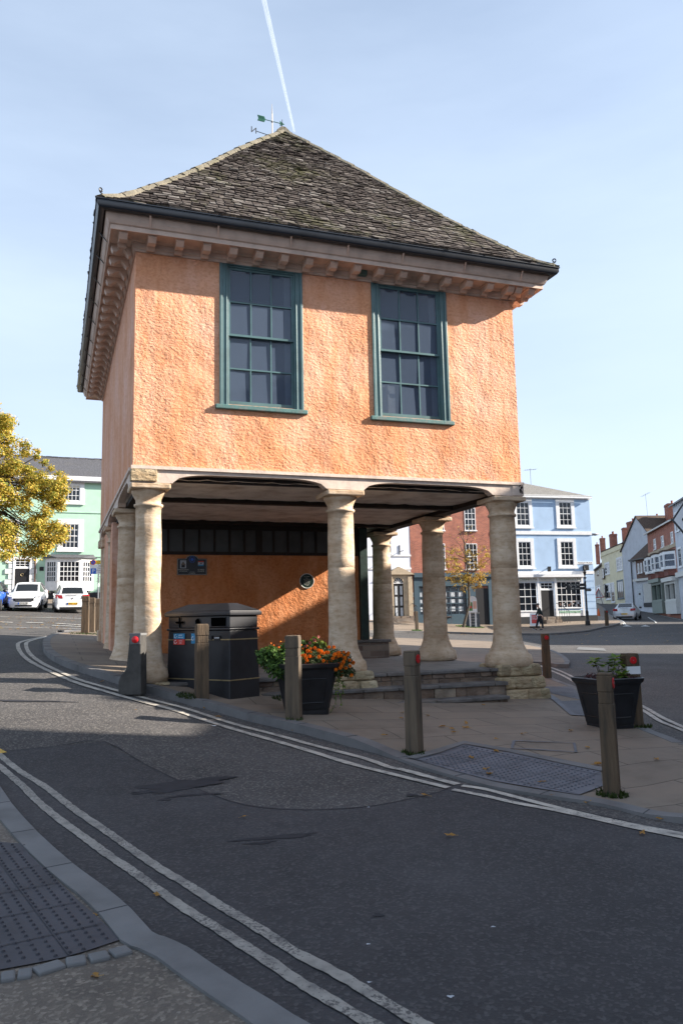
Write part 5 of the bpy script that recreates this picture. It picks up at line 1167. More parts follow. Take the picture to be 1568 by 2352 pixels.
for r6 in ((978, 975, 1060, 1185), (1068, 940, 1158, 1160), (1180, 905, 1285, 1130)): bay(br3, r6)
def front(h, r6, frame, gl='glass_d'):
    a, b, c, d = h.rect(*R6(*r6)); MB().box(a-.1, b+.1, -.55, 0, d, d+.35).build('shop_fascia', frame, h.root); h.window(0, 0, 0, 0, 2, 1, .18, mat=frame, loc_=(a, b, c+.5, d), y=-.3, glass_=gl, nm='shop_window', bar=.1); MB().box(a, b, -.33, 0, c-.6, c+.5).build('stall_riser', frame, h.root)
MT['sage'] = flat('sage_paint', (.20, .24, .21), .6); MT['maroon'] = flat('maroon_paint', (.16, .03, .06), .6)
front(br3, (1020, 1290, 1150, 1600), 'sage'); front(br3, (1190, 1275, 1330, 1600), 'frieze_w')
a, b, c, d = br3.rect(*R6(1155, 1350, 1185, 1600)); MB().box(a, b, -.05, 0, c, d).build('door', 'maroon', br3.root)
br3.chimney_px(*Z6(1012, 462), *Z6(1096, 600), 4.5, 'brick_d', 1, .9); br3.chimney_px(*Z6(1160, 296), *Z6(1330, 520), 4.2, 'brick', 1, 1.2)
aerial(br3, br3.loc(*Z6(1105, 480))[0], 4.5, br3.loc(*Z6(1105, 480), 4.5)[1], 1.9, 0, 6, .8)
wr = House('white_terrace', 'white painted terrace continuing the street past the right edge of the brick terrace', 'house', None, 0, None, 0, None, 8, 'whitewall_shade', 'brownroof', 'gable', 1.6, P0=br3.base+br3.d*(br3.L+.02), P1=br3.base+br3.d*(br3.L+6), zt=br3.base.z+9.0)
for i in range(2):
    for zz_ in (3.6, 6.6): wr.window(0, 0, 0, 0, 2, 2, .12, loc_=(.6+i*2.8, 2.0+i*2.8, zz_, zz_+1.7))
front_ = MB().box(.3, 5.6, -.3, 0, 2.8, 3.2).build('shop_fascia', 'frieze_w', wr.root)
# street furniture up there: leaning pole with lamp, second lamp
pA = at(*Z6(690, 1500)); pB = pt(*Z6(640, 760), pA.y)
pole = empty('wooden_pole', pA, 0, 'tall leaning dark wooden pole with a lamp arm in front of the yellow house', 'pole')
d_ = pB-pA; pm = MB().tube([(0, 0, -.2), d_*.5, d_], [.17, .15, .12], 8).build('shaft', 'darkwood', pole)
q = pt(*Z6(650, 937), pA.y)-pA; q2 = pt(*Z6(560, 925), pA.y-.5)-pA; MB().tube([q, q2], .04, 6).build('lamp_arm', 'grey_metal', pole); MB().beam(q2, q2+(q-q2)*.3, .22, .10).build('lamp_head', 'grey_metal', pole)
pA = at(*Z6(980, 1610)); ts_ = empty('traffic_signal', pA, 0, 'dark back of a traffic signal on a slim pole before the brick terrace', 'traffic signal')
z1_ = pt(*Z6(970, 1195), pA.y).z-pA.z; z0_ = pt(*Z6(970, 1360), pA.y).z-pA.z; MB().tube([(0, 0, -.1), (0, 0, z1_)], .05, 8).build('pole', 'grey_metal', ts_)
w_ = abs(pt(*Z6(945, 1300), pA.y).x-pt(*Z6(1008, 1300), pA.y).x)/2; bevel(MB().box(-w_, w_, -.08, -.052, z0_, z1_).build('backing_board', 'black', ts_), .01); MB().box(-w_*.5, w_*.5, -.051, .25, z0_+.15, z1_-.15).build('signal_head', 'black', ts_)
z1_ = pt(*Z6(970, 1450), pA.y).z-pA.z; z0_ = pt(*Z6(970, 1520), pA.y).z-pA.z; MB().box(-w_*.6, w_*.6, -.09, -.055, z0_, z1_).build('notice', 'card', ts_); MB().box(-w_*.5, w_*.5, -.094, -.0905, z1_-.18, z1_-.04).build('notice_band', 'red_l', ts_)

# ---- buildings beyond the right edge: they shade the road
def shade_house(lab, x, y0, y1, eave, ridge, z0, depth=7):
    h = House('side_house', lab, 'house', None, 0, None, 0, None, depth, 'brick_b', 'brownroof', 'gable', ridge-eave, P0=(x, y1, z0), P1=(x, y0, z0), zt=eave)
    n = max(2, int((y1-y0)/3))
    for i in range(n):
        for zz_ in (3.6, 6.8): h.window(0, 0, 0, 0, 3, 4, .12, loc_=(i*(y1-y0)/n+.9, i*(y1-y0)/n+2.0, zz_, zz_+1.7), bar=.03)
    return h
SH = [('tall brown brick house across the road on the near right corner', 14.2, -16, 10.05, 11.6, 15.4, 0, 7),
      ('narrow low brown house squeezed between two taller brick rows', 15.0, 10.07, 11.7, 8.6, 10.65, .1, 7),
      ('brown brick house row facing the market hall across the right hand road', 15.0, 11.72, 29.5, 9.4, 11.75, .1, 7)]
for a in SH: shade_house(*a)
sh3 = shade_house('brown brick row beside the road before the white terrace', 26.5, 36, 57, 9.4, 11.2, .6, 7)

# ================================================================ street furniture on the island
def ZA(x, y): return ((540+x/1.96)*.6125, (2250+y/1.96)*.6125)
def oak_bollard(px_, yt, yb, w_, rot, lab, mat='oak', refl=None, band=False, h=None, low=False, wear=.0, seed=0):
    p = at(px_, yb, KH); H_ = h or (pt(px_, yt, p.y).z-p.z); e = empty('wooden_bollard', p, R(rot), lab, 'bollard', 'square timber bollards')
    hw = w_/2; m_ = MB(); rr = random.Random(seed)
    def sq(z0, z1, a, b=None):
        b = b or a; m_.hexa([(-a, -a, z0), (a, -a, z0), (a, a, z0), (-a, a, z0), (-b, -b, z1), (b, -b, z1), (b, b, z1), (-b, b, z1)])
    sq(-.12, H_-.27, hw*1.04, hw); sq(H_-.2705, H_-.165, hw*.93); sq(H_-.1655, H_-.02, hw*1.0); sq(H_-.0205, H_, hw*1.0, hw*.9)
    o = m_.build('post', mat, e); bevel(o, .008); 
    if band: MB().box(-hw-.004, hw+.004, -hw-.004, hw+.004, H_-.27, H_-.17).build('white_band', 'white', e)
    if refl is not None:
        d_ = MB().lathe([(0, 0), (.048, 0), (.048, .008), (.040, .010), (0, .010)], 24); d_.v = [(x, -z, y) for x, y, z in d_.v]
        d2 = d_.build('reflector', 'red', e); d2.location = (0, -hw-.001, H_-.09) if refl == 0 else (hw+.001, 0, H_-.09); d2.rotation_euler = (0, 0, 0 if refl == 0 else math.pi/2)
        sc_ = MB().lathe([(0, 0), (.006, 0), (.006, .004), (0, .004)], 8); sc_.v = [(x, -z, y) for x, y, z in sc_.v]; s2 = sc_.build('screw', 'grey_metal', d2); s2.location = (0, -.0105, 0)
    return e
oak_bollard(1405, 1545, 1822, .132, -25, 'nearest weathered timber bollard with red reflector, in front of the shrub planter', refl=1, seed=1)
oak_bollard(952, 1494, 1728, .146, -30, 'timber bollard with red reflector standing alone in front of the stone steps', 'oak2', refl=1, seed=2)
oak_bollard(675, 1459, 1650, .185, -8, 'grey timber bollard directly in front of the marigold planter', 'oak2', seed=3)
oak_bollard(463, 1433, 1602, .175, 20, 'dark timber bollard in front of the black litter bin', 'oak', seed=4)
oak_bollard(1256, 1455, 1557, .15, 8, 'timber bollard with red reflector beside the road right of the corner column', 'oak', refl=0, seed=5)
oak_bollard(1455, 1500, 1668, .18, 10, 'timber bollard with white band and red reflector behind the shrub planter', 'oak', refl=0, band=True, seed=6)
oak_bollard(196, 1369, 1455, .20, 10, 'leftmost and nearest of the three timber bollards behind the hall', 'oak', seed=7)
oak_bollard(210, 1373, 1452, .20, 10, 'middle one of the three timber bollards behind the hall', 'oak2', seed=8)
oak_bollard(226, 1375, 1450, .20, 10, 'rearmost of the three timber bollards, beside the hall rear pier', 'oak2', seed=9)
oak_bollard(957, 1404, 1447, .17, 10, 'distant timber bollard with weeds at its foot before the white house', 'oak2', seed=10)
oak_bollard(1393, 1402, 1437, .19, 10, 'distant timber bollard with red top band near the blue shop corner', 'oak', refl=0, seed=11)
# concrete bollard with lamp-like reflector
p = at(305, 1579, KH); e = empty('concrete_bollard', p, R(-8), 'dark splayed concrete bollard with red reflector beside the left corner column', 'bollard'); H_ = pt(312, 1455, p.y).z-p.z
m_ = MB(); m_.prism_y([(-.17, -.1), (.17, -.1), (.17, .03), (.165, H_*.5), (.155, H_), (-.01, H_), (-.05, H_*.42), (-.07, H_*.32), (-.13, H_*.25), (-.17, H_*.12)], -.11, .11); bevel(m_.build('post', 'conc', e), .015)
b2 = MB().box(-.015, .158, -.115, .115, H_-.028, H_+.006); bevel(b2.build('cap', 'kerb_l', e), .004); MB().box(.004, .15, -.118, -.108, H_-.15, H_-.02).build('reflector_plate', 'kerb_l', e)
d_ = MB().lathe([(0, 0), (.050, 0), (.047, .020), (.028, .034), (0, .037)], 20); d_.v = [(x, -z, y) for x, y, z in d_.v]; o = d_.build('reflector', 'red', e, smooth='auto'); o.location = (.078, -.117, H_-.085)
# moss tufts at bollard feet
def grass_tuft(pp, r, n, lab, mat='moss', hgt=.05, seed=0):
    rr = random.Random(seed); mb = MB()
    for i in range(n):
        a = rr.uniform(0, 6.28); q = r*math.sqrt(rr.random()); x, y = pp.x+q*math.cos(a), pp.y+q*math.sin(a); z = float(zo([(x, y)], KH)[0]); hh_ = hgt*rr.uniform(.4, 1); b_ = rr.uniform(0, 6.28); w_ = .006+hh_*.15
        mb.add([(x-w_*math.cos(b_), y-w_*math.sin(b_), z), (x+w_*math.cos(b_), y+w_*math.sin(b_), z), (x+hh_*.5*math.cos(b_+1), y+hh_*.5*math.sin(b_+1), z+hh_)], [(0, 1, 2)])
    o = mb.build('moss', mat); o['kind'] = 'stuff'; o['label'] = lab; return o
for (x, y, r, n, s_) in ((1405, 1826, .14, 190, 1), (950, 1731, .13, 160, 2), (1460, 1668, .2, 260, 3), (430, 1600, .16, 150, 4), (196, 1456, .45, 200, 5), (225, 1452, .4, 120, 6), (675, 1653, .12, 60, 7), (655, 1606, .2, 120, 8)):
    grass_tuft(at(x, y, KH), r, n, 'green moss and weeds growing at the foot of a bollard', seed=s_)

# litter bin
C = at(528, 1606, KH); bn = empty('litter_bin', C, R(-36), 'large black double litter bin with gold bands and three different openings', 'litter bin'); BL, BD = 1.30, .60; zt = 1.19
def bx_(x0, x1, y0, y1, z0, z1, m_=None): return (m_ or MB()).box(x0, x1, y0, y1, z0, z1)
# local: x from -BL..0 along front, y 0..BD inward, base follows the slope
m_ = MB()
def ringbox(z0, z1, o0, o1, m_=m_): m_.hexa([(-BL-o0, -o0, z0), (o0, -o0, z0), (o0, BD+o0, z0), (-BL-o0, BD+o0, z0), (-BL-o1, -o1, z1), (o1, -o1, z1), (o1, BD+o1, z1), (-BL-o1, BD+o1, z1)])
ringbox(-.12, .975, .022, 0.0); ringbox(.976, 1.01, .022, .022); ringbox(1.011, zt, 0, 0)
o = m_.build('body', 'bin', bn); bevel(o, .014, 3)
m_ = MB(); ringbox(zt, zt+.055, .045, .05, m_); ringbox(zt+.056, zt+.075, .042, .028, m_)
m_.hexa([(-BL-.028, -.028, zt+.076), (.028, -.028, zt+.076), (.028, BD+.028, zt+.076), (-BL-.028, BD+.028, zt+.076), (-BL+.22, .20, zt+.185), (-.22, .20, zt+.185), (-.22, BD-.2, zt+.185), (-BL+.22, BD-.2, zt+.185)])
bevel(m_.build('lid', 'bin', bn), .012, 3)
for zz_ in (.255, .835):
    k = .022*(1-zz_/.975)+.003; m_ = MB().box(-BL-k-.004, k+.004, -k-.004, -k+.002, zz_, zz_+.016).box(k-.002, k+.004, -k, BD+k, zz_, zz_+.016).box(-BL-k-.004, -BL-k+.002, -k, BD+k, zz_, zz_+.016); m_.build('band', 'gold', bn)
def aper(x, kind):
    m_ = MB(); f = MB()
    if kind == 'q':
        pts = []
        for i in range(40): a = 2*math.pi*i/40; r_ = .062+.028*math.cos(4*a); pts.append((x+r_*math.cos(a)*1.15, 1.10+r_*math.sin(a)))
    elif kind == 'r': pts = [(x+.058*math.cos(2*math.pi*i/28), 1.10+.058*math.sin(2*math.pi*i/28)) for i in range(28)]
    else: pts = [(x-.15, 1.03), (x+.15, 1.03), (x+.15, 1.165), (x-.15, 1.165)]
    m_.prism_y(pts, -.006, .0); c = m_.build('aperture', 'void', bn)
    n = len(pts); f.tube([(p[0], -.004, p[1]) for p in pts]+[(pts[0][0], -.004, pts[0][1])], .006, 5); f.build('rim', 'bin', c)
aper(-BL*.80, 'q'); aper(-BL*.50, 'r'); aper(-BL*.17, 'x')
def label_(x, z, w_, h_, mat, ttl):
    e2 = MB().box(x-w_/2, x+w_/2, -.020, -.012, z-h_/2, z+h_/2).build('label', mat, bn)
    rg = MB(); n = 14; rg.tube([(x-w_*.32+.026*math.cos(2*math.pi*i/n), -.0215, z+.026*math.sin(2*math.pi*i/n)) for i in range(2, n+1)], .005, 5); rg.build('ring_mark', 'white', e2)
    for k, s in enumerate(ttl): text(s, .026, 'white', e2, (x+w_*.14, -.0206, z+.018-.032*k))
label_(-BL*.80, .895, .24, .082, 'blue_l', ('general', 'waste only')); label_(-BL*.80, .810, .24, .082, 'red_l', ('no hot', 'ashes'))
label_(-BL*.52, .86, .20, .15, 'blue_l', ('mixed', 'recycling'))
m_ = MB().box(-.40, -.34, -.028, -.006, .84, .90).box(-.30, -.18, -.022, -.006, .835, .90); m_.build('lock', 'black', bn); MB().box(-.29, -.19, -.0245, -.0225, .86, .875).build('lock_mark', 'card', bn)

# planters
def planter(loc, rot, top, bot, hgt, lab):
    e = empty('planter', loc, R(rot), lab, 'planter'); a, b = bot/2, top/2; m_ = MB(); ch = .16
    def oct_(r, c): return [(-r+c, -r), (r-c, -r), (r, -r+c), (r, r-c), (r-c, r), (-r+c, r), (-r, r-c), (-r, -r+c)]
    def lft(r0, z0, r1, z1, mm, inner=False):
        p0, p1 = oct_(r0, r0*ch), oct_(r1, r1*ch); n = 8
        mm.add([(*p, z0) for p in p0]+[(*p, z1) for p in p1], [(i, (i+1) % n, n+(i+1) % n, n+i) for i in range(n)])
    lft(a, -.06, a, .04, m_); lft(a*1.0, .04, a*1.03, .06, m_); lft(a*1.03, .06, b*.95, hgt-.09, m_); lft(b*.95, hgt-.09, b*1.05, hgt-.055, m_); lft(b*1.05, hgt-.055, b*1.08, hgt-.01, m_); lft(b*1.08, hgt-.01, b*1.0, hgt, m_); lft(b, hgt, b*.9, hgt-.05, m_)
    m_.add([(*p, hgt-.05) for p in oct_(b*.9, b*.9*ch)], [tuple(range(8))]); o = m_.build('pot', 'black_sat', e)
    pn_ = MB()
    for sd in range(4):
        for (x0, z0, x1, z1) in ((-.55, .16, .55, .16), (-.55, .72, .55, .72), (-.6, .22, -.6, .66), (.6, .22, .6, .66)):
            def P_(x, z):
                r_ = a*1.03+(b*.95-a*1.03)*z; v = Vector((x*r_, -r_-.003, z*(hgt-.1)+.05)); v.rotate(Matrix.Rotation(sd*math.pi/2, 3, 'Z')); return v
            pn_.tube([P_(x0, z0), P_(x1, z1)], .008, 5)
    pn_.build('panel_moulding', 'black_sat', e); MB().prism(oct_(b*.88, b*.14), hgt-.12, hgt-.045).build('soil', 'darkwood', e)
    return e
q = at(675, 1642, KH); rot = 20; c_, s_ = math.cos(R(rot)), math.sin(R(rot)); P1c = Vector((q.x+.25*c_-.25*s_, q.y+.25*s_+.25*c_, 0)); P1c.z = g(P1c.x, P1c.y)+KH
planter(P1c, rot, .74, .50, .66, 'black tapered planter full of marigolds standing beside the middle column')
q = at(1393, 1676, KH); P2c = Vector((q.x+.24*c_-.24*s_, q.y+.24*s_+.24*c_, 0)); P2c.z = g(P2c.x, P2c.y)+KH
planter(P2c, rot, .66, .45, .64, 'black tapered planter with a small shrub at the right of the pavement')
def leafcloud(mb, c, n, rx, ry, rz, size, rr, lobes=1, droop=0, shell=.5):
    for i in range(n):
        a = rr.uniform(0, 2*math.pi); zz_ = rr.uniform(-1, 1); q = (shell+(1-shell)*rr.random()) if rr.random() < .75 else rr.random()
        r_ = math.sqrt(1-zz_*zz_); p = Vector((c[0]+rx*q*r_*math.cos(a), c[1]+ry*q*r_*math.sin(a), c[2]+rz*q*zz_))
        s = size*rr.uniform(.6, 1.3); nrm = Vector((r_*math.cos(a)+rr.uniform(-.8, .8), r_*math.sin(a)+rr.uniform(-.8, .8), abs(zz_)+rr.uniform(-.3, .9))).normalized()
        t1 = nrm.orthogonal().normalized(); t1.rotate(Matrix.Rotation(rr.uniform(0, 6.28), 3, nrm)); t2 = nrm.cross(t1); t2z = nrm*(-.25*s)
        mb.add([p-t1*s, p-t2*s*.55+t2z*.4, p+t1*s+t2z, p+t2*s*.55+t2z*.4], [(0, 1, 2, 3)])
def stems(mb, base, tips, rad=.004):
    for t in tips: mb.tube([base, Vector(base).lerp(Vector(t), .5)+Vector((0, 0, .03)), t], [rad*1.4, rad, rad*.5], 4)
rr = random.Random(21)
def P1(x, y, z): return (P1c.x+x, P1c.y+y, P1c.z+.60+z)
# green geranium-like foliage at the left
mb = MB(); sm = MB()
for (x, y, z, r_) in ((-.30, .0, .10, .20), (-.46, .02, .06, .17), (-.18, .05, .16, .18), (-.55, 0, .12, .13), (-.36, -.1, -.03, .17), (-.60, .03, .20, .09), (-.25, .1, .26, .12), (-.08, .1, .30, .10), (-.48, -.02, .22, .11), (.04, .12, .28, .09), (-.22, -.15, .02, .15)):
    leafcloud(mb, P1(x, y, z), int(420*r_/.17), r_, r_, r_*.85, .030, rr)
stems(sm, P1(-.1, 0, -.1), [P1(x, y, z) for x, y, z in ((-.5, 0, .1), (-.3, 0, .15), (-.6, 0, .15), (-.1, .1, .3))])
pl_ = empty('leafy_plant', P1(-.2, 0, -.05), 0, 'bushy bright green leafy plant spilling over the left side of the marigold planter', 'plant')
for o in (mb.build('foliage', 'leaf_g'), sm.build('stem', 'leaf_dg')): o.parent = pl_; o.matrix_parent_inverse = Matrix.Translation(-pl_.location)
fl = MB()
for i in range(16): x, z = rr.uniform(-.5, .1), rr.uniform(.05, .38); leafcloud(fl, P1(x, -.05-.1*rr.random(), z), 10, .015, .015, .012, .012, rr)
o = fl.build('flower', 'petal'); o.parent = pl_; o.matrix_parent_inverse = Matrix.Translation(-pl_.location)
# marigolds at the right
mb = MB(); sm = MB(); fl = MB()
cl = [(.12, -.15, .10, .17), (.30, -.1, .06, .18), (.45, -.05, .02, .17), (.20, .05, .15, .18), (.38, .1, .14, .17), (.02, -.2, .06, .14), (.52, .05, .08, .14), (.58, -.05, -.08, .11), (.44, -.14, -.05, .12)]
for (x, y, z, r_) in cl: leafcloud(mb, P1(x, y, z), int(520*r_/.17), r_, r_, r_*.75, .019, rr)
for i in range(88):
    x, y, z, r_ = rr.choice(cl); a, b = rr.uniform(math.pi*.95, math.pi*2.05), rr.uniform(-.5, 1.15); r_ *= 1.02
    c = Vector(P1(x+r_*math.cos(a)*math.cos(b), y+r_*math.sin(a)*math.cos(b), z+r_*.8*math.sin(b)))
    for k in range(3):
        for j in range(9):
            t = j*.698+k*.3; q = (.029-.006*k)*rr.uniform(.85, 1.1); n_ = Vector((math.cos(t), -.35, math.sin(t)*.8+.25)).normalized(); w_ = n_.cross(Vector((0, 1, .3))).normalized()*.010
            o_ = Vector((0, -.004*k-.003, .003*k)); fl.add([c+o_, c+n_*q*.7+w_+o_, c+n_*q+o_*2, c+n_*q*.7-w_+o_], [(0, 1, 2, 3)])
stems(sm, P1(.2, 0, -.1), [P1(*q[:3]) for q in cl])
mg = empty('marigold_plant', P1(.25, 0, -.05), 0, 'mass of orange marigolds over dark foliage in the right half of the black planter', 'plant')
for o in (mb.build('foliage', 'leaf_dg'), sm.build('stem', 'leaf_dg'), fl.build('blossoms', 'petal')): o.parent = mg; o.matrix_parent_inverse = Matrix.Translation(-mg.location)
# purple grass and pale pink geranium behind, trailing vine
mb = MB()
for i in range(90):
    x = rr.uniform(.02, .3); b0 = Vector(P1(x, .1, .05)); t = b0+Vector((rr.uniform(-.12, .12), rr.uniform(-.05, .05), rr.uniform(.2, .36))); mb.tube([b0, b0.lerp(t, .6)+Vector((rr.uniform(-.02, .02), 0, .02)), t], [.003, .0025, .001], 3)
tag(mb.build('ornamental_grass', 'leaf_purple'), 'wispy purple grass rising behind the marigolds', 'plant')
mb = MB(); fl = MB()
for i in range(5): leafcloud(mb, P1(.02+.05*i, .12, .24+.05*(i % 3)), 60, .07, .05, .07, .035, rr)
for i in range(7): leafcloud(fl, P1(.0+.06*(i % 4), .04, .18+.04*i % .16+.1), 16, .025, .02, .022, .018, rr)
MT['pink'] = leafmat('pink_petal', [(0, (.45, .12, .12)), (1, (.65, .28, .25))]); e = empty('geranium', P1(.1, .1, 0), 0, 'pale leaved geranium with pink flowers at the back centre of the planter', 'plant')
for o in (mb.build('foliage', 'leaf_aucuba'), fl.build('flower', 'pink')): o.parent = e; o.matrix_parent_inverse = Matrix.Translation(-e.location)
vn = MB(); vl = MB()
for k, (x0_, xe_, ze_) in enumerate(((.44, .46, -.52), (.47, .36, -.58), (.42, .52, -.35))):
    pts = [Vector(P1(x0_+(xe_-x0_)*t+.02*math.sin(9*t+k), -.1-.04*math.sin(3*t), -.02+(ze_+.02)*t)) for t in np.linspace(0, 1, 12)]; vn.tube(pts, .0035, 4)
    for p in pts:
        for j in range(4): leafcloud(vl, p+Vector((rr.uniform(-.02, .02), 0, rr.uniform(-.02, .02))), 1, .01, .01, .01, .016, rr)
e = empty('trailing_vine', P1(.45, -.1, 0), 0, 'thin pale vine hanging from the right side of the marigold planter to the ground', 'plant')
for o in (vn.build('stem', 'leaf_g'), vl.build('foliage', 'leaf_aucuba')): o.parent = e; o.matrix_parent_inverse = Matrix.Translation(-e.location)
# shrub in the right planter
mb = MB(); sm = MB(); e = empty('shrub', (P2c.x, P2c.y, P2c.z+.55), 0, 'small shrub with yellow green pointed leaves growing in the right hand planter', 'plant')
for (x, y, z, n) in ((-.15, .0, .26, 15), (-.12, -.03, .20, 10), (.12, .0, .28, 18), (.05, .06, .20, 14), (.16, -.03, .20, 14), (.24, .02, .14, 12), (-.02, -.04, .10, 12), (.08, -.06, .12, 12), (.18, -.08, .06, 12), (.27, .05, .05, 8)):
    c = Vector((P2c.x+x, P2c.y+y, P2c.z+.60+z)); sm.tube([(P2c.x+x*.4, P2c.y+y*.5, P2c.z+.55), c-Vector((0, 0, .02))], [.008, .005], 5)
    for i in range(n):
        a = 2*math.pi*i/n+rr.uniform(-.3, .3); el = rr.uniform(-.3, .7); d_ = Vector((math.cos(a)*math.cos(el), math.sin(a)*math.cos(el), math.sin(el))); L = rr.uniform(.10, .15); w_ = d_.cross(Vector((0, 0, 1))).normalized()*L*.26; dn = Vector((0, 0, -.02))
        mb.add([c+d_*.01, c+d_*L*.45+w_, c+d_*L+dn, c+d_*L*.45-w_], [(0, 1, 2), (0, 2, 3)])
for o in (mb.build('foliage', 'leaf_aucuba'), sm.build('stem', 'bark')): o.parent = e; o.matrix_parent_inverse = Matrix.Translation(-e.location)
mb = MB(); leafcloud(mb, (P2c.x-.2, P2c.y-.08, P2c.z+.64), 120, .14, .12, .07, .022, rr); leafcloud(mb, (P2c.x+.27, P2c.y-.1, P2c.z+.64), 50, .08, .1, .06, .022, rr); tag(mb.build('heather', 'leaf_purple'), 'low heather growing at the edges of the right hand planter', 'plant')

# chevron sign at the right edge
_sx = pt(1541, 1192, 6.58).x+.33; sg = empty('chevron_sign', (_sx, 6.5, g(_sx, 6.5)), R(-14), 'black and white arrow shaped road sign pointing left, cut by the right edge', 'road sign')
sz = pt(1540, 1192, 6.5).z-sg.location.z; tipx = -.34
def arrow(o_, x1=.5): k = o_; return [(tipx+k*1.25, sz), (tipx+.165+k*.5, sz+.235-k), (x1-k, sz+.235-k), (x1-k, sz-.235+k), (tipx+.165+k*.5, sz-.235+k)]
MB().prism_y(arrow(0), 0, .012).build('backing', 'sign_black', sg); MB().prism_y(arrow(.014), -.003, -.0005).build('border', 'white', sg); MB().prism_y(arrow(.062), -.006, -.0035).build('face', 'sign_black', sg)
MB().tube([(.18, .06, -.1), (.18, .06, sz+.3)], .038, 12).build('pole', 'grey_metal', sg)

# parking sign on the far left pavement
p = at(225, 1376, KH); p = pt(225, 1381, 50.5); p.z = g(p.x, p.y)+.1
ps = empty('parking_sign', p, 0, 'grey pole with yellow and white parking restriction signs before the green house', 'road sign')
Zs = lambda y: pt(225, y, p.y).z-p.z
ptop = Zs(ZL(0, 1572)[1]); pmid = Zs(ZL(0, 1610)[1]); pbot = Zs(ZL(0, 1705)[1]); MB().tube([(0, .05, -.1), (0, .05, ptop)], .05, 8).build('pole', 'grey_metal', ps)
hw = .56; MB().box(-hw, hw, -.01, .01, pmid+.01, ptop).build('panel', 'sign_yellow', ps); wp = MB().box(-hw, hw, -.01, .01, pbot, pmid-.01).build('panel', 'white', ps)
mb = MB(); mb.prism_y([(-.33+.15*math.cos(2*math.pi*i/20), (ptop+pmid)/2+.15*math.sin(2*math.pi*i/20)) for i in range(20)], -.014, -.0105); mb.build('blue_roundel', 'sign_blue', ps)
mb = MB(); mb.tube([(-.33+.15*math.cos(2*math.pi*i/20), -.015, (ptop+pmid)/2+.15*math.sin(2*math.pi*i/20)) for i in range(21)], .018, 5); mb.beam((-.43, -.016, (ptop+pmid)/2+.1), (-.23, -.016, (ptop+pmid)/2-.1), .006, .03); mb.build('red_ring', 'red_l', ps)
text('Tuesday', .15, 'ink', ps, (.2, -.012, (ptop+pmid)/2+.09)); text('7am-4pm', .15, 'ink', ps, (.2, -.012, (ptop+pmid)/2-.09))
MB().box(-.48, -.14, -.014, -.0105, pmid-.62, pmid-.26).build('blue_square', 'sign_blue', ps); text('P', .34, 'white', ps, (-.31, -.016, pmid-.44))
for i, s in enumerate(('Monday', 'Wed - Sat', '8 am - 6 pm', 'Tuesday', '2 - 6 pm', '15 mins', 'No return', 'within 1 hour')): text(s, .125, 'ink', ps, (.2, -.012, pmid-.12-.135*i))
MB().tube([(0, .05, 1.0), (0, .05, 1.2)], .055, 8).build('pole_band', 'white', ps)

# fingerpost
p = at(1349, 1436, KH); fp_ = empty('fingerpost', p, R(4), 'tall slim black cast iron fingerpost with pointing arms at the blue shop corner', 'signpost'); Zf = lambda y: pt(1349, y, p.y).z-p.z
zt = Zf(1341); m_ = MB().lathe([(.17, -.1), (.17, .28), (.13, .32), (.10, .38), (.10, .95), (.075, 1.0), (.06, 1.1), (.055, zt+.1), (.09, zt+.12), (.05, zt+.18)], 12); m_.build('post', 'black', fp_)
MB().lathe([(.03, zt+.18), (.04, zt+.35), (.13, zt+.42), (.03, zt+.52), (.10, zt+.75), (.12, zt+.85), (.02, zt+.9), (.06, zt+1.0), (.01, zt+1.25)], 10).build('finial', 'black', fp_)
for (sx_, z0_, L_, rz, tx) in ((-1, zt-.06, 1.55, 0, 'Public Car Park'), (-1, zt-.30, 1.45, 0, 'Folly Tower'), (1, zt-.42, .42, 0, 'Library'), (1, zt-.12, .3, 60, 'Church')):
    m_ = MB().prism_y([(.05*sx_, z0_-.10), (sx_*(L_-.08), z0_-.10), (sx_*L_, z0_), (sx_*(L_-.08), z0_+.10), (.05*sx_, z0_+.10)][::1 if sx_ > 0 else -1], -.02, .02); a_ = m_.build('arm', 'black', fp_); a_.rotation_euler = (0, 0, R(rz))
    t_ = text(tx, .13, 'cream_ink', fp_, (sx_*(L_/2+.02), -.023, z0_)); t_.parent = a_

# far furniture between the columns
def bench(px_, py_, rz, lab):
    p = at(px_, py_, KH); e = empty('park_bench', p, R(rz), lab, 'bench', 'timber benches on the far pavement')
    for i in range(3): MB().box(-.8, .8, -.22+.15*i, -.10+.15*i, .43, .47).build('seat', 'orange_wood', e)
    for i in range(3): MB().box(-.8, .8, .24+.02*i, .27+.02*i, .52+.13*i, .62+.13*i).build('backrest', 'orange_wood', e)
    for sx_ in (-.74, .74):
        m_ = MB(); m_.tube([(sx_, -.22, -.02), (sx_, -.18, .43), (sx_, .24, .43), (sx_, .33, .9)], .03, 6); m_.tube([(sx_, .28, -.02), (sx_, .22, .43)], .03, 6); m_.tube([(sx_, -.22, .43), (sx_, -.24, .66), (sx_, .26, .66)], .025, 6); m_.build('frame', 'iron_blue', e)
MT['orange_wood'] = M('varnished_bench_wood', (.36, .17, .09), .6, .2, 6); MT['iron_blue'] = flat('dark_blue_iron', (.015, .028, .06), .5)
bench(1011, 1432, 0, 'timber bench with blue iron arms before the estate agent window, left of the blackboard'); bench(1137, 1434, 0, 'timber bench mostly hidden behind the right corner column, beside the dark doorway')
MT['chalk'] = M('slate_grey_chalkboard', (.06, .07, .085), .8, .2, 5)
p = at(1086, 1441, KH); bb = empty('blackboard', p, R(-3), 'grey chalk blackboard on the pavement beside the small tree', 'sign')
poly = [(-.48, 0), (.48, 0), (.42, 1.0), (.25, 1.18), (-.25, 1.18), (-.42, 1.0)]; MB().prism_y(poly, -.03, 0).build('board', 'chalk', bb)

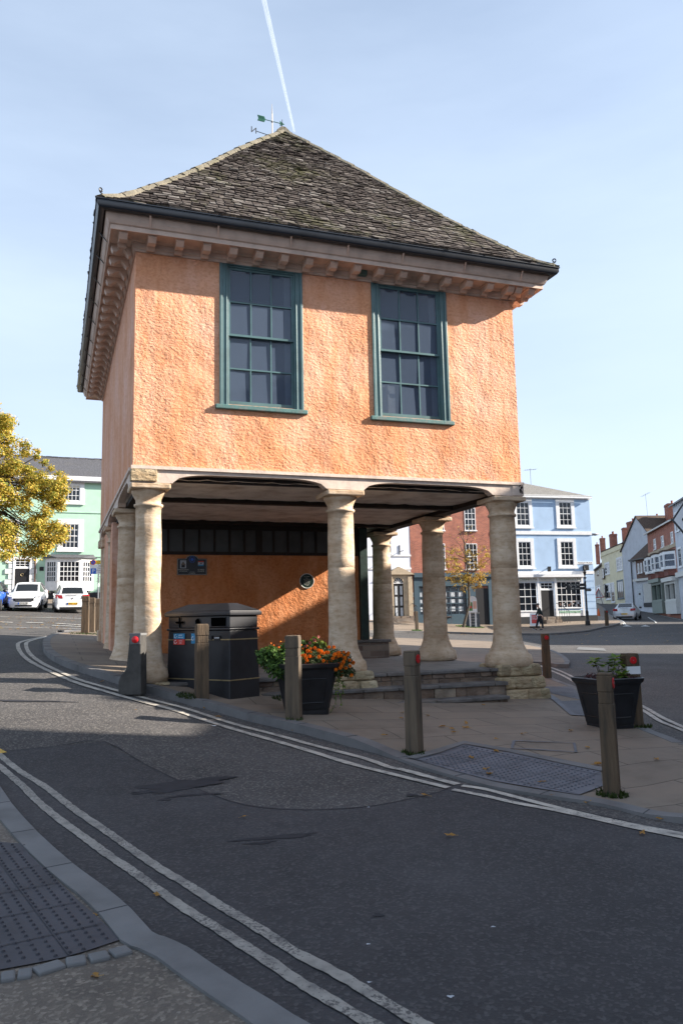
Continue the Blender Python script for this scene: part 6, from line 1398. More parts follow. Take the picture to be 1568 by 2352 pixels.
for i, s in enumerate(('SANDWICH', 'SALADS', 'hot drinks', 'and cakes', 'soups')): text(s, .17 if i == 0 else .13, 'cream_ink', bb, (0, -.033, .95-.18*i))
lg = MB().tube([(-.4, .35, 0), (-.35, 0, 1.0)], .02, 5).tube([(.4, .35, 0), (.35, 0, 1.0)], .02, 5); lg.build('strut', 'black', bb)
p = at(1086, 1434, KH); pp = pt(1086, 1430, 54.5); pp.z = g(pp.x, pp.y)+KH; Zt = lambda y: pt(1086, y, pp.y).z-pp.z
ib = empty('information_pillar', pp, 0, 'rounded top poster pillar with green and pink posters in front of the dark doorway', 'sign'); z1_, z0_ = Zt(1369), Zt(1407); hw = .29*1
w_ = (pt(1095.5, 1390, pp.y).x-pt(1076, 1390, pp.y).x)/2
pts = [(-w_, z0_), (w_, z0_), (w_, z1_-.28)]+[(w_*math.cos(a), z1_-.28+.28*math.sin(a)) for a in np.linspace(.1, 3.04, 9)]+[(-w_, z1_-.28)]
MB().prism_y(pts, -.09, .09).build('body', 'white', ib); MB().box(-w_+.03, -.02, -.096, -.0905, z0_+.12, z1_-.42).build('poster', 'leaf_poster', ib) if 'leaf_poster' in MT else None
MT['leaf_poster'] = flat('green_poster', (.10, .20, .06), .5); MT['pink_poster'] = flat('pink_poster', (.62, .36, .28), .5)
MB().box(-w_+.03, -.02, -.096, -.0905, z0_+.12, z1_-.42).build('poster', 'leaf_poster', ib); MB().box(.02, w_-.03, -.096, -.0905, z0_+.25, z1_-.35).build('poster', 'pink_poster', ib); MB().box(-w_*.75, -w_*.2, -.099, -.0965, z0_+.3, z0_+.45).build('poster_panel', 'red_l', ib)
lg = MB(); [lg.box(x-.05, x+.05, -.05, .05, -.1, z0_) for x in (-w_*.7, w_*.6)]; lg.build('leg', 'white', ib)
# barrel planter with orange flowers
p = at(925, 1426, KH); bp = empty('barrel_planter', p, 0, 'dark wooden half barrel planter standing before the white house door', 'planter'); w_ = (pt(946, 1415, p.y).x-pt(905, 1415, p.y).x)/2; hgt = pt(925, 1399, p.y).z-p.z
MB().lathe([(w_*.82, -.05), (w_*.9, .1), (w_*.97, hgt*.5), (w_, hgt), (w_*.93, hgt), (w_*.9, hgt-.08)], 20).build('tub', 'darkwood', bp, smooth='auto'); mb = MB()
for zz_ in (.15, hgt*.6): mb.lathe([(w_*.93+.03*zz_, zz_), (w_*.965+.03*zz_, zz_), (w_*.965+.03*zz_, zz_+.07), (w_*.93+.03*zz_, zz_+.07)], 20)
mb.build('hoop', 'black', bp)
e = empty('flower_clump', p+Vector((0, 0, hgt)), 0, 'orange and green flowers heaped in the half barrel before the white house', 'plant'); mb = MB(); fl = MB()
for i in range(12): leafcloud(mb, (rr.uniform(-.55, .55), rr.uniform(-.3, .3), rr.uniform(.0, .4)), 120, .25, .25, .2, .05, rr)
for i in range(80): leafcloud(fl, (rr.uniform(-.3, .75), rr.uniform(-.5, -.1), rr.uniform(-.35, .5)), 7, .05, .05, .05, .045, rr)
mb.build('foliage', 'leaf_g', e); fl.build('blossoms', 'petal', e)
# red notice A-board
p = at(1226, 1430, KH); pp = pt(1226, 1428, 56.2); pp.z = g(pp.x, pp.y)+KH; ab = empty('pavement_sign', pp, R(-8), 'white pavement sign with a red poster beside the walking person', 'sign')
MB().hexa([(-.33, -.3, .1), (.33, -.3, .1), (.33, -.27, .1), (-.33, -.27, .1), (-.28, -.08, .98), (.28, -.08, .98), (.28, -.05, .98), (-.28, -.05, .98)]).build('panel', 'white', ab)
def tl_(u, z): return (u, -.305+.22*(z-.1)/.88, z)
MB().hexa([tl_(-.2, .28), tl_(.2, .28), (.2, -.25, .28), (-.2, -.25, .28), tl_(-.18, .85), tl_(.18, .85), (.18, -.1, .85), (-.18, -.1, .85)]).build('poster', 'red_l', ab)
for i, z_ in enumerate((.72, .58)): t_ = text(('SHOP', 'OPEN')[i], .15, 'white', ab, (0, -.312+.22*(z_-.1)/.88, z_)); t_.rotation_euler = (math.pi/2-.245, 0, 0)
MB().box(-.36, .36, -.32, .1, 0, .08).build('base', 'black', ab)
# cone and triangular sign in the street
p = pt(1373, 1400, 72); p.z = g(p.x, p.y); cn = empty('traffic_cone', p, 0, 'orange traffic cone behind the corner of the blue shop', 'traffic cone'); MB().lathe([(.16, .04), (.04, .7), (.03, .75)], 14).build('cone', 'orange', cn); MB().box(-.22, .22, -.22, .22, 0, .04).build('base', 'orange', cn)
p = pt(*Z6(318, 1520), 95); gz = p.z; rw = empty('roadworks_sign', p, 0, 'small triangular roadworks warning sign on a frame beyond the blue shop', 'road sign'); hh_ = pt(*Z6(315, 1335), 95).z-p.z
mb = MB(); tube_p = [(-.55, -.02, hh_-1.35), (.55, -.02, hh_-1.35), (0, -.02, hh_-.3), (-.55, -.02, hh_-1.35)]; mb.tube(tube_p, .07, 6); mb.build('border', 'red_l', rw); MB().prism_y([(-.5, hh_-1.3), (.5, hh_-1.3), (0, hh_-.35)], -.01, .01).build('face', 'white', rw); MB().tube([(-.45, 0, -.6), (0, 0, hh_-.3)], .03, 5).build('leg', 'ink', rw); MB().tube([(.45, 0, -.6), (0, 0, hh_-.3)], .03, 5).build('leg', 'ink', rw)

# ================================================================ vehicles
def car(name, lab, paint, P, heading, L=3.95, Wd=1.72, Ht=1.47, face='front', plate='', grille=True, sedan=False):
    """local -x is forward; heading is the forward direction on the ground"""
    f = Vector((heading[0], heading[1], 0)).normalized(); a = Vector(P)+(f*(-L/2) if face == 'front' else f*(L/2)); z1_, z2_ = g(*(a+f*1.2)[:2]), g(*(a-f*1.2)[:2])
    X = (-(f*2.4+Vector((0, 0, z1_-z2_)))).normalized(); Yv = Vector((0, 0, 1)).cross(X).normalized(); Zv = X.cross(Yv); m = Matrix((X, Yv, Zv)).transposed().to_4x4(); m.translation = Vector((a.x, a.y, (z1_+z2_)/2))
    e = empty(name, (0, 0, 0), 0, lab, 'car'); e.rotation_euler = m.to_euler(); e.location = m.translation
    h = Wd/2; k = Ht/1.47
    #  x, low half width, mid half width, shoulder half width, z shoulder, roof half width, z top, crown
    if not sedan:
        S = [(-1.0, .62, .70, .60, .60, .45, .62, .02), (-.965, .74, .84, .74, .68, .55, .71, .02), (-.86, .80, .93, .84, .76, .62, .81, .03), (-.62, .83, .97, .90, .87, .70, .93, .03), (-.40, .84, .985, .93, .95, .76, 1.0, .03),
             (-.13, .85, .99, .935, .99, .70, 1.36, .03), (.0, .85, 1.0, .935, 1.0, .68, 1.44, .025), (.35, .85, 1.0, .935, 1.02, .67, 1.455, .02), (.72, .85, .99, .92, 1.03, .66, 1.41, .02), (.88, .85, .98, .90, 1.02, .64, 1.35, .015), (.965, .84, .95, .87, 1.0, .74, 1.02, .02), (.985, .82, .92, .85, .80, .70, .82, .0), (1.0, .78, .88, .80, .55, .60, .56, 0)]
        ws, rs = 4, 9
    else:
        S = [(-1.0, .62, .70, .60, .58, .45, .60, .02), (-.95, .76, .86, .78, .68, .6, .72, .02), (-.75, .82, .95, .88, .80, .68, .86, .03), (-.38, .84, .985, .92, .90, .76, .95, .03), (-.08, .85, .99, .92, .94, .66, 1.32, .03), (.1, .85, 1.0, .93, .95, .64, 1.40, .02), (.38, .85, 1.0, .93, .97, .63, 1.37, .02), (.68, .85, .98, .90, .98, .72, 1.05, .02), (.92, .84, .95, .87, .97, .74, 1.0, .02), (.97, .82, .93, .85, .86, .72, .88, 0), (1.0, .78, .88, .80, .55, .6, .56, 0)]
        ws, rs = 3, 6
    n = len(S); V = []; NP = 9
    for (x, wl, wm, wsd, zs, wr, zr, cr) in S:
        lift = .0 if abs(x) < .93 else .03
        half = [(0, .20+lift), (wl, .20+lift), (wm, .36), (wm, (.36+zs*k)/2+.04), (wsd, zs*k), (wr, zr*k), (wr*.86, (zr+cr*.7)*k), (wr*.45, (zr+cr)*k), (0, (zr+cr*1.1)*k)]
        V.append([(x*L/2, y*h, z) for y, z in half])
    body, glass_ = MB(), MB()
    for i in range(n-1):
        for j in range(NP-1):
            isg = (ws <= i < rs and j == 4 and i not in ()) or (i in (ws, rs) and 6 <= j <= 7) or (i in (ws, rs) and j == 5 and False)
            if i == ws and j == 4: isg = True
            for sg in (1, -1):
                q = [V[i][j], V[i+1][j], V[i+1][j+1], V[i][j+1]]; q = [(a_, b_*sg, c_) for a_, b_, c_ in q]
                (glass_ if isg else body).add(q if sg > 0 else q[::-1], [(0, 1, 2, 3)])
    for end, idx in ((0, 0), (1, n-1)):
        pts = [(a_, b_, c_) for a_, b_, c_ in V[idx]]+[(a_, -b_, c_) for a_, b_, c_ in V[idx][::-1][1:-1]]; body.add(pts, [tuple(range(len(pts)))[::1 if end else -1]])
    bo = body.build('body', paint, e)
    bm_ = bpy.data.meshes[bo.data.name]
    import bmesh
    for ob in (bo, glass_.build('window_glass', 'car_glass', e)):
        b_ = bmesh.new(); b_.from_mesh(ob.data); bmesh.ops.remove_doubles(b_, verts=b_.verts, dist=.0005); bmesh.ops.recalc_face_normals(b_, faces=b_.faces); b_.to_mesh(ob.data); b_.free(); ob.data.polygons.foreach_set('use_smooth', [True]*len(ob.data.polygons)); ob.data.set_sharp_from_angle(angle=R(38))
    for x in (-L/2+.72, L/2-.68):
        for sg in (-1, 1):
            m_ = MB().lathe([(.18, -.10), (.29, -.10), (.31, -.06), (.31, .06), (.29, .10), (.18, .10)], 22); m_.v = [(a_, c_, b_) for a_, b_, c_ in m_.v]; wv = m_.build('wheel', 'rubber', e, smooth='auto'); wv.location = (x, sg*(h-.10), .31)
            r_ = MB().lathe([(0, -.085), (.205, -.085), (.205, .085), (0, .085)], 22); r_.v = [(a_, c_, b_) for a_, b_, c_ in r_.v]; r_.build('rim', 'rubber', wv)
            sp_ = MB()
            for t in range(7): an = 2*math.pi*t/7; sp_.beam((0, sg*.092, 0), (.19*math.cos(an), sg*.092, .19*math.sin(an)), .02, .045, up=(0, 1, 0))
            sp_.build('spokes', 'rim', wv)
            ar_ = MB().lathe([(0, 0), (.345, 0), (.345, .01), (0, .01)], 22); ar_.v = [(a_, c_*1.0, b_) for a_, b_, c_ in ar_.v]
    for sg in (-1, 1):
        b_ = MB().lathe([(0, -.1), (.07, -.07), (.09, 0), (.06, .07), (0, .09)], 10); b_.v = [(z_*.7, x_*1.25, y_) for x_, y_, z_ in b_.v]; mo = b_.build('mirror', 'black' if paint != 'carwhite' or face != 'front' else paint, e, smooth=True); mo.location = (-L/2*.30, sg*(h+.07), 1.0*k)
    xf, xr_ = -L/2, L/2
    def strip_(z0, z1, y0, y1, x, mat, nm, sk=0, dx=.02):
        MB().hexa([(x, y0, z0), (x, y1, z0+sk), (x+dx, y1, z0+sk), (x+dx, y0, z0), (x, y0, z1), (x, y1, z1+sk), (x+dx, y1, z1+sk), (x+dx, y0, z1)]).build(nm, mat, e)
    # front
    MB().prism([(xf-.006, -.50), (xf-.006, .50), (xf+.1, .5), (xf+.1, -.5)], .56 if 1 else 0, .70).build('grille', 'black', e)
    gp = [(-.46, .66), (-.40, .52), (.40, .52), (.46, .66), (.38, .70), (-.38, .70)]
    MB().add([(xf-.012, y, z) for y, z in gp]+[(xf+.05, y, z) for y, z in gp], [(0, 1, 2, 3, 4, 5)[::-1], tuple(range(6, 12))]+[(i, (i+1) % 6, 6+(i+1) % 6, 6+i) for i in range(6)]).build('grille', 'ink', e)
    sl_ = MB(); [sl_.box(xf-.018, xf-.011, -.40, .40, .545+.035*i, .553+.035*i) for i in range(4)]; sl_.build('grille_bar', 'rim', e)
    strip_(.27, .35, -.42, .42, xf-.01, 'ink', 'intake', dx=.06)
    for sg in (-1, 1):
        q = [(xf+.05, sg*.56, .74), (xf+.16, sg*.80*h/.86, .80), (xf+.38, sg*.83*h/.86, .87), (xf+.26, sg*.62, .85)]; d_ = Vector((-.02, 0, .012))
        MB().hexa([Vector(v)-Vector((-.04, 0, .09)) for v in q]+[Vector(v)+d_ for v in q]).build('headlight', 'headlight', e)
        MB().hexa([(xf+.015, sg*.56, .34), (xf+.09, sg*.78, .32), (xf+.2, sg*.78, .32), (xf+.1, sg*.56, .34), (xf+.015, sg*.60, .42), (xf+.09, sg*.78, .46), (xf+.2, sg*.78, .46), (xf+.1, sg*.60, .42)]).build('fog_lamp', 'ink', e)
        # rear lamps
        q = [(xr_-.035, sg*.48, .80), (xr_-.10, sg*.80*h/.86, .82), (xr_-.34, sg*.84*h/.86, .90), (xr_-.2, sg*.55, .88)]
        MB().hexa([(xr_+.004, sg*.47, .80*k), (xr_+.004-.05, sg*.79*h/.86, .80*k), (xr_-.16, sg*.86*h/.86*.97, .82*k), (xr_-.12, sg*.5, .80*k), (xr_-.02, sg*.52, .97*k), (xr_-.07, sg*.78*h/.86, .99*k), (xr_-.18, sg*.84*h/.86, .99*k), (xr_-.14, sg*.5, .97*k)]).build('taillight', 'taillight', e)
    for (x, d_, mat, yw) in ((xf-.03, -1, 'plate_w', 0), (xr_+.005, 1, 'plate_y', 0)):
        zz_ = .44 if d_ < 0 else .52; pe = MB().box(min(x, x+.014*1), max(x, x+.014), -.26, .26, zz_-.055, zz_+.055).build('number_plate', mat, e)
        if plate and ((face == 'front') == (d_ < 0)):
            t_ = text(plate, .105, 'ink', e, (x-.002 if d_ < 0 else x+.016, 0, zz_), (math.pi/2, 0, -math.pi/2 if d_ < 0 else math.pi/2), sx=1.0); t_.parent = pe; MB().box(*((x-.003, x-.0005) if d_ < 0 else (x+.0145, x+.017)), (.21 if d_ < 0 else -.26), (.26 if d_ < 0 else -.21), zz_-.055, zz_+.055).build('blue_band', 'sign_blue', pe)
    strip_(.22, .34, -.62, .62, xr_-.03, 'ink', 'bumper_insert', dx=.04); strip_(.985*k, 1.0*k, -.3, .3, xr_-.028, 'ink', 'handle', dx=.03)
    b_ = MB().lathe([(0, 0), (.045, 0), (.045, .006), (0, .006)], 16); b_.v = [(c_, a_, d_) for a_, d_, c_ in b_.v]; o = b_.build('badge', 'rim', e); o.location = (xr_-.012, 0, .80*k)
    MB().tube([(.5, 0, Ht), (.62, 0, Ht+.14)], .008, 4).build('antenna', 'ink', e); MB().box(-L*.26, L*.2, -.55, .55, .45, .9).build('interior', 'ink', e)
    return e
def tocam(P, off=0):
    v = Vector((-P.x, -P.y, 0)).normalized(); v.rotate(Matrix.Rotation(R(off), 3, 'Z')); return v
P = at(54, 1405); car('parked_car', 'white hatchback parked nose out in front of the green house door', 'carwhite', P, tocam(P, -7), plate='VO14 LBL')
P = at(166, 1409); v = tocam(P, 3); car('parked_car', 'white hatchback parked tail out in front of the bow window', 'carwhite', P, -v, face='rear', plate='WM67 YOB', L=4.05, Wd=1.75, Ht=1.46)
P = at(-44, 1405); car('parked_car', 'bright blue car cut off by the left edge beside the white hatchback', 'carblue', P, tocam(P, -9), L=4.0)
P = at(1433, 1425); v = Vector((P.x+1.0, P.y-.2, 0)).normalized(); v = -tocam(P, 0); v.rotate(Matrix.Rotation(R(-7), 3, 'Z')); car('silver_car', 'silver saloon driving away up the street beyond the blue shop', 'carsilver', P, v, face='rear', L=4.45, Wd=1.78, Ht=1.41, sedan=True, plate='OV17')

# ================================================================ person
def skin(name, joints, edges, mat, parent, sub=2, root=0):
    me = bpy.data.meshes.new(name); me.from_pydata([j[0] for j in joints], edges, []); me.materials.append(MT[mat]); o = bpy.data.objects.new(name, me); col.objects.link(o); o.parent = parent
    s_ = o.modifiers.new('Skin', 'SKIN'); s_.use_smooth_shade = True
    for i, j in enumerate(joints): d_ = me.skin_vertices[0].data[i]; d_.radius = (j[1], j[1] if len(j) < 3 else j[2]); d_.use_root = i == root
    b_ = o.modifiers.new('Sub', 'SUBSURF'); b_.levels = sub; b_.render_levels = sub; return o
pf = at(1241, 1447, KH)
pe = empty('person', pf, 0, 'person in a dark green jacket and dark trousers walking left past the blue shop', 'person')
# walks towards -x; y is away from the camera
J = [((0, 0, .93), .125, .10), ((-.01, 0, 1.10), .12, .10), ((-.03, 0, 1.30), .15, .105), ((-.05, 0, 1.43), .10, .08), ((-.075, 0, 1.50), .05), ((-.11, 0, 1.585), .078, .085), ((-.115, 0, 1.68), .08, .09), ((-.11, 0, 1.74), .045),   # 0-7 spine, neck, head
     ((-.04, -.17, 1.41), .055), ((.06, -.23, 1.16), .043), ((.10, -.24, .94), .032), ((.10, -.24, .90), .030),                          # 8-11 near arm swings back
     ((-.05, .17, 1.41), .055), ((-.10, .22, 1.17), .043), ((-.24, .20, .97), .032), ((-.26, .20, .94), .030),                               # 12-15 far arm forward
     ((.0, -.09, .88), .095), ((.10, -.09, .50), .062), ((.13, -.09, .12), .045), ((.10, -.09, .045), .04), ((-.04, -.10, .03), .035),        # 16-20 near leg behind
     ((-.02, .09, .88), .095), ((-.17, .09, .52), .062), ((-.29, .09, .13), .045), ((-.30, .09, .07), .04), ((-.42, .09, .085), .035)]        # 21-25 far leg ahead, heel down
E_ = [(0, 1), (1, 2), (2, 3), (3, 4), (4, 5), (5, 6), (6, 7), (3, 8), (8, 9), (9, 10), (10, 11), (3, 12), (12, 13), (13, 14), (14, 15), (0, 16), (16, 17), (17, 18), (18, 19), (19, 20), (0, 21), (21, 22), (22, 23), (23, 24), (24, 25)]
def hand(bi):
    b0 = Vector(J[bi][0]); i0 = len(J)
    J.append((tuple(b0+Vector((-.01, 0, -.05))), .030, .016)); E_.append((bi, i0))
    for k in range(4):
        q = b0+Vector((-.028+.018*k, 0, -.07)); i1 = len(J); ln = (.062, .072, .068, .052)[k]
        J.append((tuple(q), .0085)); J.append((tuple(q+Vector((-.006, .012, -ln*.5))), .008)); J.append((tuple(q+Vector((-.018, .026, -ln))), .007)); E_.extend([(i0, i1), (i1, i1+1), (i1+1, i1+2)])
    i1 = len(J); J.append((tuple(b0+Vector((-.034, -.005, -.045))), .010)); J.append((tuple(b0+Vector((-.05, -.012, -.08))), .009)); E_.extend([(i0, i1), (i1, i1+1)])
hand(11); hand(15); skin('body', J, E_, 'skin', pe)
JK = [((0, 0, .90), .150, .13), ((-.01, 0, 1.10), .145, .125), ((-.03, 0, 1.30), .172, .13), ((-.05, 0, 1.43), .12, .10), ((-.07, 0, 1.495), .07), ((-.04, -.18, 1.41), .07), ((.06, -.235, 1.16), .060), ((.10, -.24, .95), .048), ((-.05, .18, 1.41), .07), ((-.10, .225, 1.17), .060), ((-.235, .205, .985), .048)]
skin('jacket', JK, [(0, 1), (1, 2), (2, 3), (3, 4), (3, 5), (5, 6), (6, 7), (3, 8), (8, 9), (9, 10)], 'jacket', pe)
JT = [((0, 0, .95), .14, .12), ((.0, -.09, .86), .115), ((.10, -.09, .50), .082), ((.13, -.09, .10), .062), ((-.02, .09, .86), .115), ((-.17, .09, .52), .082), ((-.29, .09, .12), .062)]
skin('trousers', JT, [(0, 1), (1, 2), (2, 3), (0, 4), (4, 5), (5, 6)], 'trousers', pe)
for (x, y, z, a) in ((.04, -.095, .035, -12), (-.36, .09, .06, 14)):
    m_ = MB().prism([(-.16, -.03), (-.11, -.05), (.05, -.042), (.12, -.035), (.12, .035), (.05, .042), (-.11, .05), (-.16, .03)], 0, .06); o = m_.build('shoe', 'ink', pe); o.location = (x, y, z-.025); o.rotation_euler = (0, R(a), 0); bevel(o, .012)
    m_ = MB().prism([(-.165, -.035), (.125, -.04), (.125, .04), (-.165, .035)], -.018, 0.0005); m_.build('sole', 'white', o)
hr = MB().lathe([(.03, 1.665), (.092, 1.67), (.096, 1.72), (.082, 1.765), (.04, 1.79), (.0, 1.795)], 14, (-.095, 0)); hr.build('hair', 'ink', pe, smooth=True)
fc = MB(); fc.prism_y([(-.205, 1.60), (-.185, 1.645), (-.19, 1.585)], -.012, .012); fc.build('nose', 'skin', pe)
for sg in (-1, 1): MB().lathe([(0, 1.60), (.012, 1.615), (.014, 1.635), (0, 1.65)], 8, (-.10, sg*.088)).build('ear', 'skin', pe, smooth=True); MB().lathe([(0, 1.635), (.008, 1.641), (0, 1.647)], 8, (-.185, sg*.032)).build('eye', 'ink', pe)
MB().box(-.19, -.175, -.022, .022, 1.562, 1.568).build('mouth', 'red_l', pe)

# ================================================================ trees
def branch(mb, a, b, r0_, r1_, rr, k=5, wob=.06):
    a, b = Vector(a), Vector(b); L = (b-a).length; pts = [a.lerp(b, t/k)+Vector((rr.uniform(-1, 1), rr.uniform(-1, 1), rr.uniform(-.6, 1)))*wob*L*(0 if t in (0, k) else 1) for t in range(k+1)]; mb.tube(pts, [r0_+(r1_-r0_)*t/k for t in range(k+1)], 6); return pts
rr = random.Random(33)
TY = 37.0; tp_ = pt(-150, 1430, TY); base = Vector((tp_.x, TY, g(tp_.x, TY)))
ty = empty('autumn_tree', base, 0, 'large tree with dense golden yellow autumn leaves at the left edge', 'tree'); wd_ = MB(); lf = MB()
edge_x = [(950, 8), (965, 30), (990, 30), (1005, 20), (1020, 62), (1030, 92), (1055, 92), (1062, 110), (1085, 135), (1092, 155), (1112, 148), (1125, 160), (1135, 140), (1165, 152), (1175, 122), (1190, 105), (1200, 130), (1215, 150), (1235, 153), (1250, 130), (1262, 120), (1272, 100), (1280, 70), (1292, 30)]
def xmax(y):
    for (y0, x0_), (y1, x1_) in zip(edge_x[:-1], edge_x[1:]):
        if y0 <= y <= y1: return x0_+(x1_-x0_)*(y-y0)/(y1-y0)
    return 0
top = base+Vector((0, 0, 9.5)); crot = base+Vector((0, 0, 3.2)); branch(wd_, base-Vector((0, 0, .3)), crot, .30, .24, rr, 5, .01); branch(wd_, crot, top, .24, .05, rr, 7, .02)
cl = []
for i in range(700):
    y = rr.uniform(880, 1284) if rr.random() < .8 else rr.uniform(790, 900); xm = xmax(max(y, 950)) if y > 950 else 8-(950-y)*1.1; u = rr.random(); x = xm-10-(xm+360)*u**1.25
    if y < 1000 and x < -280: continue
    d_ = rr.uniform(-1, 1)*min(3.4, .6+(xm-x)/48*.9); c = pt(x, y, TY+d_)
    cl.append((c, rr.uniform(.32, .62)))
for y in range(958, 1282, 13): c = pt(xmax(y)-7, y, TY+rr.uniform(-1.5, 1.5)); cl.append((c, .27))
for c, r_ in cl:
    leafcloud(lf, c, int(170*r_/.4), r_, r_, r_*.75, .064, rr, shell=.25)
for c, r_ in cl[::5]:
    t = rr.uniform(.05, .75); s_ = crot.lerp(top, t); md = s_.lerp(c, .55)+Vector((0, 0, rr.uniform(-.2, .5))); wd_.tube([s_, md, c], [.06*(1-t*.5), .035, .012], 5)
    for k in range(2): wd_.tube([md, c+Vector((rr.uniform(-.6, .6), rr.uniform(-.6, .6), rr.uniform(-.3, .5)))], [.018, .006], 4)
for o in (wd_.build('trunk', 'bark'), lf.build('crown', 'leaf_y')): o.parent = ty; o.matrix_parent_inverse = Matrix.Translation(-ty.location)
# small young tree between the columns
base = at(1063, 1441, KH); st_ = empty('young_tree', base, 0, 'slender young tree with thinning yellow leaves and bare top twigs before the brick shop', 'tree'); Y0 = base.y
wd_ = MB(); lf = MB(); Q = lambda x, y, d_=0: pt(*(lambda a_: a_)((Z5(x, y))), Y0+d_)
tr_ = [base, Q(660, 900), Q(656, 780), Q(645, 640), Q(632, 520), Q(615, 430)]; wd_.tube(tr_, [.10, .085, .075, .055, .035, .012], 8)
ends = []
for (sx_, sy_, ex, ey) in ((656, 780, 520, 740), (656, 780, 790, 720), (652, 720, 490, 640), (652, 720, 800, 600), (645, 640, 500, 560), (645, 640, 760, 540), (640, 600, 560, 470), (640, 600, 700, 430), (632, 520, 590, 400), (632, 520, 660, 400), (650, 700, 600, 800), (650, 700, 730, 790), (648, 680, 560, 650), (648, 680, 720, 650), (640, 600, 470, 500), (640, 610, 810, 510)):
    dd_ = rr.uniform(-1.3, 1.3); a, b = Q(sx_, sy_), Q(ex, ey, dd_); pts = branch(wd_, a, b, .030, .008, rr, 5, .05)
    for p in pts[2:]:
        for k in range(3): q = p+Vector((rr.uniform(-.4, .4), rr.uniform(-.4, .4), rr.uniform(-.15, .4))); wd_.tube([p, q], [.008, .003], 3); ends.append((q, ey))
for q, ey in ends:
    y_img = q.z; dens = 17 if ey > 600 else (7 if ey > 520 else 1); leafcloud(lf, q, dens, .22, .22, .2, .06, rr, shell=.1)
for i in range(52):
    c = Q(rr.uniform(470, 805), rr.uniform(540, 765), rr.uniform(-1.0, 1.0)); leafcloud(lf, c, 26, .28, .28, .22, .062, rr, shell=.2)
for i in range(10): c = Q(rr.uniform(640, 730), rr.uniform(700, 800), rr.uniform(-.8, .6)); leafcloud(lf, c, 30, .2, .2, .25, .062, rr, shell=.2)
for o in (wd_.build('trunk', 'bark'), lf.build('crown', 'leaf_y2')): o.parent = st_; o.matrix_parent_inverse = Matrix.Translation(-st_.location)
for x in (641, 657): p = at(*Z5(x, 1038), KH); tag(MB().box(p.x-.035, p.x+.035, p.y-.2, p.y-.13, p.z-.1, pt(*Z5(x, 860), p.y).z).build('tree_stake', 'black'), 'left dark stake beside the young tree' if x == 641 else 'right dark stake touching the young tree trunk', 'stake')
grass_tuft(at(*Z5(665, 1047), KH), 1.0, 700, 'patch of short grass and weeds at the foot of the young tree', 'leaf_g', .10, 31)
grass_tuft(at(957, 1449, KH), .3, 150, 'weeds at the foot of the distant timber bollard', 'leaf_g', .12, 32)

# ================================================================ fallen leaves
def leaf_mesh(k):
    rr = random.Random(k); mb = MB(); n = 9; pts = []
    for i in range(n): a = 2*math.pi*i/n; r_ = (.038 if i % 2 == 0 else .020)*rr.uniform(.8, 1.2); pts.append((r_*math.cos(a)*1.25, r_*math.sin(a)*.8, rr.uniform(.004, .022)))
    mb.add([(0, 0, .006)]+pts, [(0, 1+i, 1+(i+1) % n) for i in range(n)]); mb.tube([(.03, 0, .008), (.07, .01, .012)], .0015, 3)
    return mb
protos = []
Lp = Z3([(368,452),(556,466),(397,588),(405,605),(466,583),(468,560),(620,638),(622,703),(493,735),(566,794),(588,818),(1083,683),(997,597),(758,613),(347,577),(145,533),(275,520),(58,620),(148,505),(1432,743),(847,858),(1130,770),(1145,768),(476,402),(103,343),(555,338)])
Lr = Z3([(1445,1045),(890,926),(386,1130),(1360,1118),(1080,960),(258,925)])
Lq = [ZA(x, y) for x, y in ((448,795),(668,850),(683,848),(770,882),(812,892),(540,860),(935,868),(1095,960),(838,803),(1230,790),(60,680))]+Z2([(1305,235),(590,712),(505,768),(150,352),(508,1093),(840,655)])+Z1([(840,496),(793,440),(670,447),(889,633)])
def where(nm, x, y):
    if nm == 'pavement':
        if x < 985: return 'small curled brown leaf on the paving left of the bollard that stands before the steps'
        if y < 1640: return 'small curled brown leaf on the paving just in front of the stone steps'
        if y > 1700 and x < 1330 and x > 1060: return 'small dead leaf lying on or beside the grey blister paving by the kerb'
        return 'small dry leaf on open paving between the steps bollard and the shrub planter'
    if y > 2050: return 'tiny dead leaf lying by the pale kerb and grit at the lower left'
    if x > 820: return 'dry tan leaf lying on the road outside the double lines at the right'
    return 'small orange brown leaf on the kerb below the litter bin and marigold planter'
k = 0; pr_ = []
for nm, off, lst in (('pavement', KH+.004, Lp), ('road', .012, Lr+Lq)):
    for i, (x, y) in enumerate(lst):
        p = at(x, y, off); k += 1
        if k <= 5: o = leaf_mesh(k).build('fallen_leaf', 'deadleaf'); pr_.append(o)
        else: o = pr_[k % 5].copy(); col.objects.link(o)
        lb = where(nm, x, y); tag(o, lb, 'leaf', 'fallen leaves: '+lb.split(' leaf ')[1])
        o.location = (p.x, p.y, p.z+.002); o.rotation_euler = (rnd.uniform(-.2, .2), rnd.uniform(-.2, .2), rnd.uniform(0, 6.28)); s_ = rnd.uniform(.8, 1.3) if nm == 'pavement' else rnd.uniform(.6, 1.0); o.scale = (s_, s_, s_)
mb = MB()
for i in range(420):
    t = rnd.random()
    if t < .5: x, y = rnd.uniform(0, 240), rnd.uniform(1412, 1446); off = .03
    elif t < .75: x, y = rnd.uniform(960, 1350), 1458-(max(0, rnd.random()))*3; off = .03
    else: x, y = rnd.uniform(1240, 1560), rnd.uniform(1440, 1480); off = .03
    p = at(x, y, off); a = rnd.uniform(0, 6.28); s_ = rnd.uniform(.03, .07); mb.add([(p.x+s_*math.cos(a+q), p.y+s_*math.sin(a+q), p.z+.01*(q > 2)) for q in (0, 1.5, 3.1, 4.7)], [(0, 1, 2, 3)])
o = mb.build('leaf_litter', 'deadleaf'); o['kind'] = 'stuff'; o['label'] = 'scattered tiny fallen leaves on the distant road and gutter'

